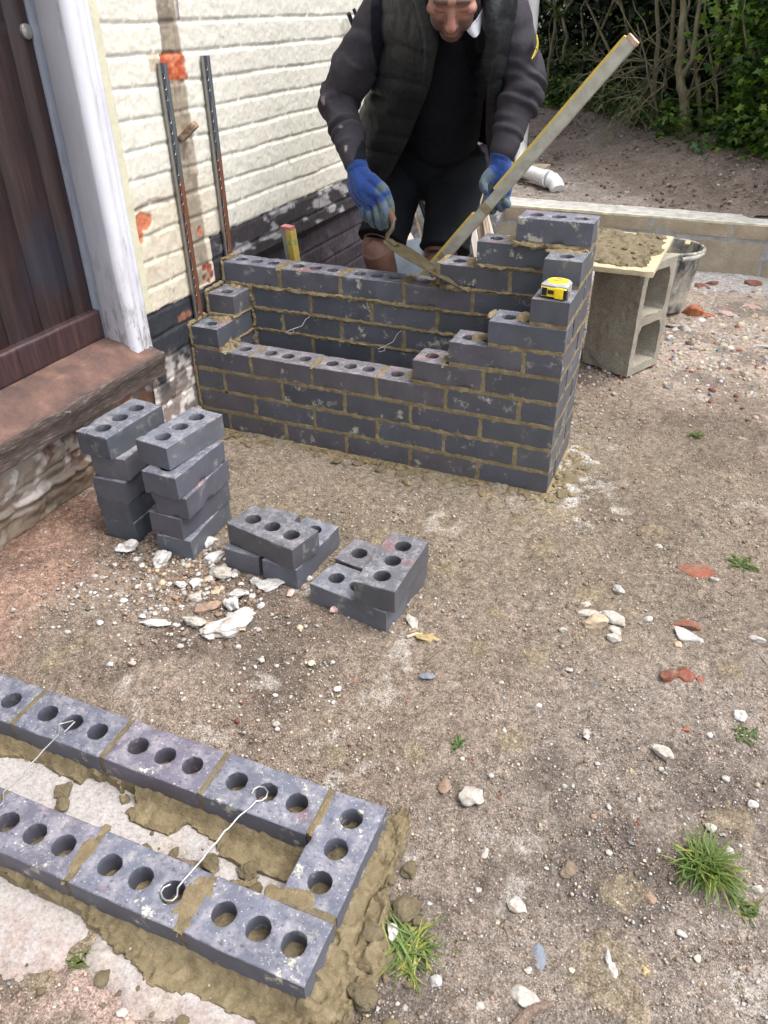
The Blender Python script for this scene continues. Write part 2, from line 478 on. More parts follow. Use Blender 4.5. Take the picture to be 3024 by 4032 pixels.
def wall_fn(Yc, Zc):
    P = np.stack([Yc, Zc], 1)
    j, k, jy = brick_relief(Yc, Zc)
    upper = Zc > bnd(Yc)
    lowr = ss(0.30, 0.14, Zc)
    kb = np.floor((Zc - ZJ0) / PIT + 20).astype(int); ib = np.floor(Yc / .16 + .5 * (kb % 2)).astype(int)
    x = XW + 0.0035 - 0.0042 * j + .0011 * h3(k, np.searchsorted(ROWJ[3], Yc + .11 * (k % 2)), k * 0, 5) + 0.0010 * fbm(np.stack([Yc, Zc], 1), 5, 59, 3)
    x += 0.0013 * fbm(P, 12, 61, 4) + 0.0015 * fbm(P, 38, 62, 4) + .0007 * vn(P, 120, 58)
    # ledge: brickwork under z .47 set back further along
    x -= np.where((Yc > 0.36) & (Zc < 0.475), 0.022 * ss(0.36, 0.40, Yc), 0)
    x += np.where(~upper, 0.0035 * fbm(P, 16, 63, 4), 0)
    x -= lowr * (0.004 + 0.014 * np.abs(fbm(P, 11, 64, 4))) * (Yc < 0)
    st = strip_mask(Yc, Zc); x -= 0.0022 * st
    rm, _ = red_mask(Yc, Zc); x -= 0.0035 * rm * (1 + 0.8 * fbm(P, 60, 65, 3))
    pil = ss(-0.160, -0.168, Yc + 0.003 * vn(P, 30, 66)) * (Zc > 0.463)
    x = np.where(pil > 0.01, x * (1 - pil) + pil * (XW + 0.0075 + 0.0012 * fbm(P, 18, 67, 3)), x)
    return np.stack([x, Yc, Zc], 1)
def bnd(Yc):
    P = np.stack([Yc, Yc * 0], 1)
    return np.where(Yc > 0.183, 0.607, np.where(Yc > -0.05, 0.457, 0.462)) + 0.004 * vn(P, 30, 68)
def strip_mask(Yc, Zc):
    P = np.stack([Yc, Zc], 1); w = 0.006 * fbm(P, 20, 69, 3)
    m = ss(STRIPY[0] - .004, STRIPY[0] + .004, Yc + w) * ss(STRIPY[1] + .004, STRIPY[1] - .004, Yc + w + 0.008 * (Zc < .8)) * (Zc > 0.47)
    return m
def red_mask(Yc, Zc):
    P = np.stack([Yc, Zc], 1); w = 0.22 * fbm(P, 45, 70, 3); m = np.zeros(len(Yc)); rim = np.zeros(len(Yc))
    for a, b_, ra, rb in REDS:
        d = np.maximum(np.abs(Yc - a) / ra, np.abs(Zc - b_) / rb) if ra > .05 else np.hypot((Yc - a) / ra, (Zc - b_) / rb)
        m = np.maximum(m, ss(1.06, 0.98, d + w))
    return m, rim
def wall_col(V):
    Yc, Zc = V[:, 1], V[:, 2]; P = np.stack([Yc, Zc], 1)
    j, k, jy = brick_relief(Yc, Zc)
    c = np.tile([0.565, 0.548, 0.485], (len(V), 1))
    kr = h3(k, np.floor(Yc / 0.2).astype(int), k * 0, 7)
    c *= (1 + 0.012 * kr + 0.03 * fbm(P, 6, 80, 4))[:, None]
    warm = ss(0.86, 0.72, Zc + 0.02 * vn(P, 8, 81)) * ss(0.30, 0.17, Yc)
    c = lerp(c, [0.54, 0.48, 0.375], warm * 0.9)
    st = strip_mask(Yc, Zc)
    stc = lerp(np.tile([0.26, 0.22, 0.165], (len(V), 1)), [0.37, 0.315, 0.245], ss(-0.3, 0.4, fbm(P, 10, 82, 4)))
    stc = lerp(stc, [0.15, 0.125, 0.105], ss(0.15, 0.5, fbm(P, 24, 83, 4)) * 0.7 + 0.35 * (j > .5))
    c = lerp(c, stc, st)
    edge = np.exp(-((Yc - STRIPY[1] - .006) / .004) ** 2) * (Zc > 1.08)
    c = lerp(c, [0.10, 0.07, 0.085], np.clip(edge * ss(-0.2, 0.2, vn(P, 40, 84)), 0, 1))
    dirt1 = ss(0.013, 0.0, np.abs(Zc - 0.765 + 0.01 * vn(P, 12, 85)) + 0.004 * fbm(P, 40, 86, 3)) * (Yc < .078) * (Yc > -.155)
    c = lerp(c, [0.22, 0.18, 0.16], np.clip(dirt1 * 0.85, 0, 1))
    dirt2 = ss(.0, .35, fbm(P, 30, 87, 4)) * ss(0.80, 0.60, Zc) * ss(.3, .1, Yc) * 0.35
    c = lerp(c, [0.36, 0.29, 0.24], dirt2)
    cr = np.abs(vn(np.stack([Yc * 26 + 1.2 * vn(P, 22, 88), Zc * 5], 1), 1.0, 89))
    c = lerp(c, [0.20, 0.15, 0.15], ss(0.035, 0.0, cr) * ss(0.72, .66, Zc) * ss(.2, .1, Yc) * 0.55 * (vn(P, 9, 90) > 0.1))
    rm, _ = red_mask(Yc, Zc)
    rc = lerp(np.tile([0.36, 0.078, 0.032], (len(V), 1)), [0.47, 0.16, 0.085], ss(-.2, .4, fbm(P, 40, 91, 3)))
    rc = np.where(((Zc < .56))[:, None], rc * [0.62, 0.72, 1.3], rc)
    c = lerp(c, rc, rm)
    small = ss(1, .9, np.maximum(np.abs(Yc - 0.030) / .026, np.abs(Zc - 1.115) / .022) + .1 * vn(P, 60, 92))
    c = lerp(c, [0.42, 0.36, 0.27], small)
    pil = ss(-0.160, -0.168, Yc) * (Zc > 0.463)
    c = lerp(c, np.array([0.51, 0.49, 0.37]) * (1 + .05 * fbm(P, 14, 93, 3))[:, None], pil)
    low = ss(0.001, -0.001, Zc - bnd(Yc))
    blk = np.tile([0.028, 0.030, 0.036], (len(V), 1))
    blk = lerp(blk, [0.038, 0.034, 0.038], ss(0.1, 0.3, Yc))
    wht = ss(0.10, 0.36, fbm(np.stack([Yc * 0.6 + Zc * .5, Zc * 1.3], 1), 22, 94, 5)) * ss(0.17, 0.30, Yc) * (0.6 + 0.4 * (j < .3))
    wht = np.where((Zc < .475) & (Yc > .36), wht * 0.10, wht)
    blk = lerp(blk, [0.36, 0.35, 0.37], wht * 0.8)
    smooth_low = (Zc < .475) & (Yc > .36)
    blk = np.where(smooth_low[:, None], blk * [1.0, 0.92, 1.05], blk)
    salt = ss(0.33, 0.20, Zc + 0.05 * fbm(P, 9, 95, 3)) * (Yc < 0.02)
    sc = lerp(np.tile([0.20, 0.165, 0.15], (len(V), 1)), [0.58, 0.53, 0.50], ss(-.15, .22, fbm(P, 34, 96, 5)))
    sc = lerp(sc, [0.035, 0.033, 0.038], ss(0.02, .25, fbm(P, 17, 97, 4)) * ss(0.10, .25, Zc))
    blk = lerp(blk, sc, salt)
    redlow = ss(0, .2, fbm(P, 20, 98, 3)) * (np.abs(Yc + .0) < .045) * (np.abs(Zc - .42) < .03)
    blk = lerp(blk, [0.35, .14, .07], redlow * .6)
    return lerp(c, blk, low)
m, n, b = nodes('painted_masonry'); v = _vec(n)
c = _mix(n, _col(n), _ramp(n, _noise(n, 70, 6, 0.65, v), [(0.3, (0.88, 0.87, 0.85)), (0.6, (1.0, 1.0, 1.0))]), 1.0, 'MULTIPLY')
n.links.new(c, b.inputs['Base Color']); b.inputs['Roughness'].default_value = 0.62; b.inputs['Specular IOR Level'].default_value = 0.3
_bump(n, b, _math(n, 'ADD', _noise(n, 170, 7, 0.7, v), _math(n, 'MULTIPLY', _noise(n, 40, 4, 0.6, v), 1.6)), 0.36, 0.003)
MASON = m
house = empty('brick_house', (0, 0, 0), 'cream painted brick house with a black painted base and a dark timber door', 'house')
ys = np.concatenate([np.arange(-0.216, 1.75, 0.0044), np.linspace(1.76, 4.35, 130)])
zs = np.concatenate([np.arange(-0.15, 1.34, 0.0044), np.arange(1.345, 2.3, .009), np.linspace(2.31, 4.6, 60)])
WV, WF = grid(ys, zs, wall_fn)
obj('wall', mesh_np('wall', WV, WF, MASON, wall_col(WV)), house)
del WV, WF
def wpanel(name, y0, y1, z0, z1, st=0.02):
    V, F = grid(np.arange(y0, y1 + st, st), np.arange(z0, z1 + st, st), lambda a, b_: np.stack([XW + .0045 - .008 * brick_relief(a, b_, 2)[0], a, b_], 1))
    c = np.where((V[:, 2] > .605)[:, None], [0.58, 0.568, 0.515], [0.03, 0.03, 0.036])
    return obj(name, mesh_np(name, V, F, MASON, c), house)
wpanel('wall', -4.0, -1.32, -0.15, 4.6, 0.03)
wpanel('wall', -1.31, -0.225, 2.12, 4.6, 0.03)
mb = MB()
mb.add(boxv((-6, 4.34, -.2), (XW - .006, 4.352, 4.6)), BOXF, (0.74, .725, .655))
mb.build('wall', MASON, house, smooth=False); mb = MB()
mb.add(boxv((-6, -4.05, -.2), (XW - .006, -4.03, 4.6)), BOXF, (0.74, .725, .655))
mb.build('wall', MASON, house, smooth=False)
ROOF = simple('roof_tile', (0.16, 0.08, 0.055), scale=20)
mb = MB(); mb.add(np.array([[0.3, -4.3, 4.55], [0.3, 4.6, 4.55], [-6, 4.6, 8], [-6, -4.3, 8], [0.3, -4.3, 4.63], [0.3, 4.6, 4.63], [-6, 4.6, 8.08], [-6, -4.3, 8.08]]), BOXF)
mb.build('roof', ROOF, house, smooth=False)

# door leaf: vertical boards, weather board at the foot
m, n, b = nodes('dark_timber'); v = _vec(n, (14, 14, 0.9))
f = _noise(n, 6, 8, 0.65, v, 0.3)
c = _ramp(n, f, [(0.30, (0.022, 0.014, 0.015)), (0.52, (0.045, 0.025, 0.022)), (0.72, (0.085, 0.045, 0.036))])
c = _mix(n, c, (0.030, 0.034, 0.050), _map(n, _noise(n, 3.0, 3, 0.5, _vec(n)), 0.52, 0.66, 0, 0.7))
c = _mix(n, _mix(n, c, (.56, .56, .62), 1.0, 'MULTIPLY'), _col(n), 1.0, 'MULTIPLY')
n.links.new(c, b.inputs['Base Color']); b.inputs['Roughness'].default_value = 0.42; b.inputs['Specular IOR Level'].default_value = 0.45
_bump(n, b, _noise(n, 10, 6, 0.6, v), 0.35, 0.002)
DWOOD = m
mb = MB(); y = -0.236; DX = -0.128
for wdt in (0.118, 0.128, 0.122, 0.13, 0.12, 0.126, 0.13, 0.12):
    V, F = gbox((DX - 0.03, y - wdt + 0.0015, 0.42), (DX, y - 0.0015, 2.08), 0.05, 0.003)
    mb.add(V, F, (1, 1, 1)); y -= wdt
mb.add(boxv((DX - 0.04, y, 0.42), (DX - 0.028, -0.20, 2.08)), BOXF, (0.2, 0.2, 0.2))
door = mb.build('door', DWOOD, house, smooth=False)
V, F = gbox((DX - 0.02, -1.27, 0.408), (DX + 0.026, -0.283, 0.496), 0.01, 0.003)

V += 0.0012 * np.stack([fbm(V, 12, 5), fbm(V, 12, 6), fbm(V, 12, 7)], 1)
mb = MB(); mb.add(V, F, (1.7, 1.6, 1.65)); mb.build('weather_board', DWOOD, door, smooth=False)
STEEL = simple('dull_steel', (0.42, 0.41, 0.38), (0.30, 0.29, 0.27), 0.38, 60, 0.1, metal=0.75)
lk = at(104, 124, x=DX + 0.004)
V, F = lathe([(0, 0.006), (0.010, 0.0065), (0.0125, 0.005), (0.0155, 0.0045), (0.0172, 0.002), (0.0172, -0.004)], 28)
V = V @ rotm(0, R_(90), 0).T
mb = MB(); mb.add(V + np.array(lk), F)
V, F = gbox((-.001, -.0018, -.006), (.0015, .0018, .006), .01); mb.add(V + np.array(lk) + (.0055, 0, 0), F, (.1, .1, .1))
mb.build('lock', STEEL, door)
GREEN = simple('mossy_strip', (0.17, 0.20, 0.09), (0.09, 0.07, 0.045), 0.9, 30, 0.6, 0.004)
V, F = gbox((DX - 0.02, -1.27, 0.385), (DX + 0.020, -0.26, 0.4065), 0.02, 0.001); V[:, 2] += 0.001 * vn(V, 20, 3)
mb = MB(); mb.add(V, F); mb.build('threshold_strip', GREEN, house)

# frame: lilac white reveal, moulded front, weathered foot
m, n, b = nodes('old_white_gloss'); v = _vec(n)
f = _noise(n, 18, 6, 0.6, _vec(n, (1, 1, 0.25)))
c = _mix(n, _col(n), _ramp(n, f, [(0.30, (0.86, 0.84, 0.86)), (0.55, (1, 1, 1))]), 1.0, 'MULTIPLY')
vz = n.nodes.new('ShaderNodeSeparateXYZ'); n.links.new(_vec(n), vz.inputs[0])
foot = _map(n, vz.outputs[2], 0.72, 0.40)
peel = _math(n, 'MULTIPLY', _map(n, _noise(n, 42, 7, 0.7, _vec(n, (1, 1, 0.35))), 0.50, 0.60), foot)
c = _mix(n, c, _ramp(n, _noise(n, 90, 4), [(0.35, (0.13, 0.11, 0.10)), (0.65, (0.34, 0.31, 0.30))]), _math(n, 'MULTIPLY', peel, 0.8))
crk = _math(n, 'MULTIPLY', _map(n, _noise(n, 26, 7, 0.75, _vec(n, (1.2, 1.2, 0.12))), 0.615, 0.65), 0.55)
c = _mix(n, c, (0.22, 0.19, 0.20), crk)
n.links.new(c, b.inputs['Base Color']); b.inputs['Roughness'].default_value = 0.38
_bump(n, b, _math(n, 'SUBTRACT', _noise(n, 60, 5, 0.6, v), peel), 0.4, 0.002)
GLOSS = m
def vprof(pts, z0, z1, nz=30):
    """closed plan outline extruded up"""
    p = np.array(pts, float); k = len(p); V = []
    for z in np.linspace(z0, z1, nz): V.append(np.c_[p, np.full(k, z)])
    V = np.concatenate(V); F = []
    for i in range(nz - 1):
        for j in range(k):
            q = (j + 1) % k; F.append((i * k + j, i * k + q, (i + 1) * k + q, (i + 1) * k + j))
    return V, np.array(F)
frame = None
mb = MB()
def jamb(ym, s):
    # s=+1: right jamb. outline in (x, y) offset from the reveal corner
    P = [(-0.135, 0.05), (-0.135, -0.0195), (-0.116, -0.0200), (-0.090, -0.0215), (-0.087, -0.0235), (-0.010, -0.029), (-0.005, -0.0295), (0.0125, -0.016),
         (0.0125, 0.012), (0.008, 0.015), (0.008, 0.017), (0.0125, 0.020), (0.0125, 0.036), (0.007, 0.039), (0.007, 0.042), (0.0125, 0.045), (0.0125, 0.051), (-0.02, 0.052)]
    P = [(x - 0.004, ym + s * y) for x, y in P]
    if s > 0: P = P[::-1]
    V, F = vprof(P[::1], 0.372, 2.12, 60)
    dz = 0.372 + 0.025 * ss(-0.002, -0.12, V[:, 0])
    V[:, 2] = np.maximum(V[:, 2], dz)
    V += 0.0008 * np.stack([fbm(V, 14, 3), fbm(V, 14, 4), 0 * V[:, 0]], 1) * ss(1.2, .5, V[:, 2])[:, None] * 2
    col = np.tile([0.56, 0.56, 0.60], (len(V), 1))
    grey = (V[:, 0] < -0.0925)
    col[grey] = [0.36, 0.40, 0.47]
    return V, F, col
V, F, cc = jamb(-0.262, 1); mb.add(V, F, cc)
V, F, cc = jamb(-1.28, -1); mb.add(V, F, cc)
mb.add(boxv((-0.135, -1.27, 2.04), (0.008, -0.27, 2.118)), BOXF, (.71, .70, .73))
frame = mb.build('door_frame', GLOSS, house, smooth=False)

# timber sill, sloping out, rotted front edge
m, n, b = nodes('weathered_sill'); v = _vec(n, (5, 1.0, 9)); v2 = _vec(n)
c = _mix(n, _ramp(n, _noise(n, 14, 7, 0.65, v2), [(0.3, (0.050, 0.034, 0.032)), (0.48, (0.105, 0.058, 0.046)), (0.62, (0.15, 0.082, 0.062)), (0.75, (0.21, 0.145, 0.12))]), _ramp(n, _noise(n, 26, 8, 0.7, v), [(0.35, (0.025, 0.018, 0.016)), (0.55, (0.085, 0.060, 0.050)), (0.72, (0.26, 0.22, 0.20))]), _col(n))
n.links.new(c, b.inputs['Base Color']); b.inputs['Roughness'].default_value = 0.8
_bump(n, b, _noise(n, 30, 8, 0.7, v), 0.9, 0.006)
SILL = m
V, F = gbox((-0.14, -1.40, 0.335), (0.052, -0.208, 0.412), 0.008, 0.005)
t = ss(-0.14, 0.052, V[:, 0]); V[:, 2] -= t * 0.015 + .035 * ss(.6, 1, t)
P = V.copy(); fr = ss(0.015, 0.05, V[:, 0])
V[:, 0] += fr * (0.006 * fbm(P * [1, 1.2, 1], 9, 11, 4)) - ss(0.0, .05, V[:, 0]) * 0.010 * ss(.35, .31, V[:, 2])
V[:, 2] += 0.002 * fbm(P, 10, 12, 4) - fr * 0.006 * np.abs(fbm(P, 14, 14, 3))
wear = np.clip(ss(0.030, 0.048, P[:, 0] + 0.014 * fbm(P, 9, 13, 4)) + ss(-0.26, -0.21, P[:, 1]) * 0.6, 0, 1)
mb = MB(); mb.add(V, F, np.repeat(wear[:, None], 3, 1)); sill = mb.build('door_sill', SILL, house)
V, F = gbox((-0.05, -1.42, 0.287), (0.034, -0.262, 0.303), 0.01, 0.002)
V[:, 2] += 0.004 * vn(V, 9, 15) + 0.002 * vn(V, 40, 17); V[:, 0] += 0.006 * fbm(V, 8, 16, 3)
LEAD = simple('limed_strip', (0.46, 0.41, 0.38), (0.22, 0.18, 0.165), 0.85, 40, 0.5, 0.003)
mb = MB(); mb.add(V, F); mb.build('flashing', LEAD, sill)
n0 = at(240, 1622, x=0.045); mb = MB()
add_tube(mb, [n0, n0 + Vector((0.02, 0.012, -0.002))], 0.0012, 6); V, F = lathe([(0, .001), (.0038, .0006), (.0038, -.0006), (0, -.001)], 10)
mb.add(V @ rotm(0, R_(90), R_(20)).T + np.array(n0 + Vector((0.02, 0.012, -0.002))), F); mb.build('nail', STEEL, sill)
# rough footing under the sill
def foot_fn(a, t):
    z = 0.305 - t * 0.42
    P = np.stack([a, z], 1)
    x = -0.028 - 0.075 * ss(0.25, 0.02, z) * ss(-0.17, -0.40, a)
    st = ss(0.11, 0.10, z + .006 * vn(P, 9, 70)) * 0.022
    x = x + st + 0.016 * fbm(P, 11, 71, 4) + 0.010 * fbm(P, 34, 72, 4)
    k = np.floor((z - 0.005) / 0.078).astype(int)
    dz = np.abs(z - 0.005 - np.round((z - .005) / 0.078) * 0.078)
    ky = (a + .11 * (k % 2)) / .225; dyj = np.abs(ky - np.round(ky)) * .225
    x -= 0.009 * np.maximum(ss(0.012, 0.003, dz + .008 * vn(P, 16, 73)), ss(.010, .003, dyj + .006 * vn(P, 24, 77)))
    x = np.where(a > -0.205, x * 0 - 0.02, x)
    return np.stack([x, a, z], 1)
V, F = grid(np.arange(-1.6, -0.198, 0.0055), np.linspace(0, 1, 78), foot_fn)
P = np.stack([V[:, 1], V[:, 2]], 1)
c = lerp(np.tile([0.22, 0.125, 0.09], (len(V), 1)), [0.27, 0.235, 0.20], ss(-.25, .3, fbm(P, 9, 74, 4)))
c = lerp(c, [0.60, 0.56, 0.53], ss(0.12, 0.40, fbm(P, 24, 75, 5)) * 0.85)
c = lerp(c, [0.34, 0.12, 0.06], ss(0.22, .40, fbm(P, 22, 76, 3)) * ss(-.6, -.25, V[:, 1]) * (V[:, 2] > .15))
c = lerp(c, [0.17, 0.125, 0.085], ss(0.12, 0.09, V[:, 2]) * 0.7)
obj('footing', mesh_np('footing', V, F[:, ::-1], MASON, c), house)

# odd bits fixed to the wall
RUST = simple('rusty_stub', (0.30, 0.22, 0.14), (0.10, 0.055, 0.035), 0.8, 60, 0.5, 0.003)
p0 = at(770, 488, x=0.035); p1 = at(716, 545, x=-0.010)
d = (p1 - p0); L = d.length; q = d.to_track_quat('Z', 'X').to_matrix()
V, F = gbox((-0.010, -0.022, 0), (0.010, 0.022, L), 0.006, 0.002); V += 0.0015 * np.stack([fbm(V, 40, 1), fbm(V, 40, 2), fbm(V, 40, 3)], 1)
mb = MB(); mb.add(V @ np.array(q).T + np.array(p0), F); mb.build('wooden_plug', RUST, house)

# downpipe on the far corner
PIPE = simple('white_pvc', (0.80, 0.80, 0.80), (0.70, 0.70, 0.69), 0.35, 12, 0.0)
pz = 0.16
dp = empty('downpipe', (0.0, 4.27, 0.1), 'white plastic drainpipe with an elbow at the far corner of the house', 'drainpipe')
def rel(mb, o): return None
mb = MB(); add_tube(mb, [(0.005, 0, 4.4), (0.005, 0, 0.15)], 0.048, 20); mb.build('pipe', PIPE, dp)
e0 = at(2050, 668, z=.335); e1 = at(2160, 706, z=.315); e2 = at(2188, 716, z=.305); e3 = at(2196, 750, z=.262)
O = Vector((0.0, 4.27, 0.1))
mb = MB(); add_tube(mb, [Vector((0.005, 4.27, 0.40)) - O, Vector((0.01, 4.24, 0.36)) - O, e0 - O, e0.lerp(e1, .5) - O, e1 - O], 0.044, 20); mb.build('pipe', PIPE, dp)
mb = MB(); add_tube(mb, [e1 - O - (e1 - e0) * .12, e1 - O], 0.053, 20)
add_tube(mb, [e1 - O, e1.lerp(e2, .6) - O, e2 - O + Vector((0, 0, -.012)), e3 - O], [.047, .048, .048, .046], 20); mb.build('elbow', PIPE, dp)

# ============================================================ block wall
m, n, b = nodes('concrete_block'); v = _vec(n)
c = _ramp(n, _noise(n, 9, 6, 0.6, v), [(0.3, (0.26, 0.215, 0.155)), (0.55, (0.345, 0.295, 0.22)), (0.75, (0.41, 0.36, 0.28))])
c = _mix(n, c, _ramp(n, _noise(n, 190, 4, 0.8, v), [(0.30, (0.55, 0.55, 0.55)), (0.5, (1, 1, 1)), (0.70, (1.35, 1.35, 1.35))]), 1.0, 'MULTIPLY')
c = _mix(n, c, _col(n), 1.0, 'MULTIPLY')
n.links.new(c, b.inputs['Base Color']); b.inputs['Roughness'].default_value = 0.95; b.inputs['Specular IOR Level'].default_value = 0.2
_bump(n, b, _math(n, 'ADD', _noise(n, 170, 6, 0.75, v), _noise(n, 45, 3, 0.5, v)), 0.7, 0.003)
BLOCK = m
m, n, b = nodes('grey_mortar'); v = _vec(n)
c = _mix(n, _ramp(n, _noise(n, 16, 6, 0.7, v), [(0.3, (0.19, 0.185, 0.175)), (0.7, (0.42, 0.41, 0.39))]), _col(n), 1.0, 'MULTIPLY')
n.links.new(c, b.inputs['Base Color']); b.inputs['Roughness'].default_value = 0.9
_bump(n, b, _noise(n, 90, 6, 0.7, v), 0.6, 0.004)
GMORT = m
YB = 2.57
bw = empty('block_wall', (1.2, YB, 0), 'low garden wall of buff concrete blocks with pale mortar along its top', 'wall')
mb = MB(); mm = MB()
jt = at(2565, 870, y=YB).x; jb = at(2707, 940, y=YB).x; jt2 = at(2886, 890, y=YB).x; jb2 = at(3015, 985, y=YB).x
for (z0, z1, j0, L) in ((-0.03, 0.170, jb, jb2 - jb), (0.192, 0.262, jt, jt2 - jt)):
    for k in range(-7, 16):
        x0 = j0 + k * L + 0.008; x1 = x0 + L - 0.016
        V, F = gbox((x0, YB, z0), (x1, YB + 0.20, z1), 0.02 if -3 < k < 4 else .1, 0.004)
        V[:, 1] += 0.0018 * fbm(V, 14, 31, 3); V[:, 2] += 0.002 * fbm(V, 10, 32, 3)
        mb.add(V - (1.2, YB, 0), F, (1, 1, 1) if z0 < 0 else (1.08, 1.04, 1.0))
V, F = gbox((-1.9, YB + .006, -0.05), (9.0, YB + .194, 0.262), 0.03)
V[:, 1] -= 0.006 * ss(.0, .35, fbm(V, 10, 33, 3)) * (V[:, 1] < YB + .1)
mm.add(V - (1.2, YB, 0), F, (1, 1, 1))
V, F = gbox((-1.9, YB + .0, 0.258), (9.0, YB + .205, 0.272), 0.012, .003)
V[:, 2] += (0.004 * fbm(V, 9, 34, 4) + 0.002 * fbm(V, 40, 35, 3)) * (V[:, 2] > .265)
V[:, 1] += 0.005 * fbm(V, 12, 36, 3)
edge = np.maximum(ss(YB + .022, YB + .008, V[:, 1]), ss(YB + .188, YB + .198, V[:, 1]))
mm.add(V - (1.2, YB, 0), F, lerp(np.tile([1.35, 1.35, 1.35], (len(V), 1)), [1.95, 1.85, 1.45], edge))
mb.build('blocks', BLOCK, bw); mm.build('mortar', GMORT, bw)

# concrete slab under the near planter
m, n, b = nodes('foundation_concrete'); v = _vec(n)
c = _mix(n, _col(n), _ramp(n, _noise(n, 130, 7, 0.75, v), [(0.32, (0.60, 0.56, 0.53)), (0.5, (1.0, 1.0, 1.0)), (.7, (1.3, 1.3, 1.3))]), 1.0, 'MULTIPLY')
n.links.new(c, b.inputs['Base Color']); b.inputs['Roughness'].default_value = 0.9
_bump(n, b, _noise(n, 150, 7, 0.75, v), 1.0, 0.006)
CONC = m
def slab_fn(u, v_):
    P = np.stack([u, v_], 1)
    ed = seg_d(u, v_, -1.25, -0.06, -0.05, 0.31)
    lump = fbm(P, 9, 41, 3)
    h_ = -0.0725 - 0.055 * ss(0.02, 0.15, ed + 0.09 * lump) + 0.0025 * fbm(P, 20, 42, 4) + 0.0015 * vn(P, 110, 43)
    return np.stack([u, v_, h_], 1)
V, F = grid(np.arange(-1.45, 0.2, 0.006), np.arange(-0.28, 0.50, 0.006), slab_fn)
P = V[:, :2]
c = lerp(np.tile([0.42, 0.39, 0.375], (len(V), 1)), [0.34, 0.255, 0.22], ss(0.0, -0.10, V[:, 1]) * 0.7)
c = lerp(c, [0.40, 0.35, 0.29], ss(0.1, .4, fbm(P, 14, 44, 4)) * .5)
c = lerp(c, [0.46, 0.445, 0.44], ss(0.0, .4, fbm(P, 40, 45, 3)) * .5)
tag(obj('concrete_foundation', mesh_np('concrete_foundation', V, F, CONC, c), None, (NP0[0], NP0[1], 0.0346), (0, 0, NPT)), kind='structure')
# ============================================================ engineering bricks
BL, BW, BH = 0.215, 0.1025, 0.065
def brick_mat(name, bed, smear):
    m, n, b = nodes(name)
    v = _vec(n); oi = n.nodes.new('ShaderNodeObjectInfo')
    sc = n.nodes.new('ShaderNodeVectorMath'); sc.operation = 'SCALE'; n.links.new(oi.outputs['Location'], sc.inputs[0]); sc.inputs[3].default_value = 7.3
    ad = n.nodes.new('ShaderNodeVectorMath'); ad.operation = 'ADD'; n.links.new(v, ad.inputs[0]); n.links.new(sc.outputs[0], ad.inputs[1]); v = ad.outputs[0]
    col = _col(n)
    base = _ramp(n, _noise(n, 12, 5, 0.6, v), [(0.3, (0.80, 0.80, 0.80)), (0.7, (1.12, 1.12, 1.14))])
    base = _mix(n, base, col, 1.0, 'MULTIPLY')
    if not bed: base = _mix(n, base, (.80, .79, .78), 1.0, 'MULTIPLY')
    if bed:
        du = _map(n, _noise(n, 30, 8, 0.72, v), 0.46, 0.68, 0, 0.45)
        base = _mix(n, base, (0.40, 0.37, 0.385), du)
        sp = _map(n, _noise(n, 240, 3, 0.6, v), 0.66, 0.70)
        base = _mix(n, base, (0.62, 0.58, 0.52), _math(n, 'MULTIPLY', sp, 0.75))
        pit = _map(n, _noise(n, 120, 2, 0.5, v), 0.36, 0.31)
        base = _mix(n, base, (0.05, 0.045, 0.05), _math(n, 'MULTIPLY', pit, 0.6))
        rd = _map(n, _noise(n, 7, 2, 0.5, v), 0.64, 0.74, 0, 0.5)
        base = _mix(n, base, (0.26, 0.10, 0.09), rd)
    if smear:
        sm = _noise(n, 20, 9, 0.74, v, 0.1)
        amt = _map(n, _noise(n, 5, 2, 0.5, v), 0.36, 0.60, 0.0, 1.0)
        k = _math(n, 'MULTIPLY', _map(n, sm, 0.575 if not bed else 0.60, 0.635), amt)
        base = _mix(n, base, (0.50, 0.48, 0.375), _math(n, 'MULTIPLY', k, smear))
    n.links.new(base, b.inputs['Base Color'])
    b.inputs['Roughness'].default_value = 0.72 if bed else 0.48
    b.inputs['Specular IOR Level'].default_value = 0.35 if bed else 0.45
    h = _math(n, 'ADD', _noise(n, 150, 5, 0.65, v), _math(n, 'MULTIPLY', _noise(n, 24, 3, 0.5, v), 1.5))
    _bump(n, b, h, 0.45 if bed else 0.22, 0.0022)
    return m
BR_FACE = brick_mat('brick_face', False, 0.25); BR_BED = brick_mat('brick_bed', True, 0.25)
BS_FACE = brick_mat('used_brick_face', False, 0.75); BS_BED = brick_mat('used_brick_bed', True, 0.85)

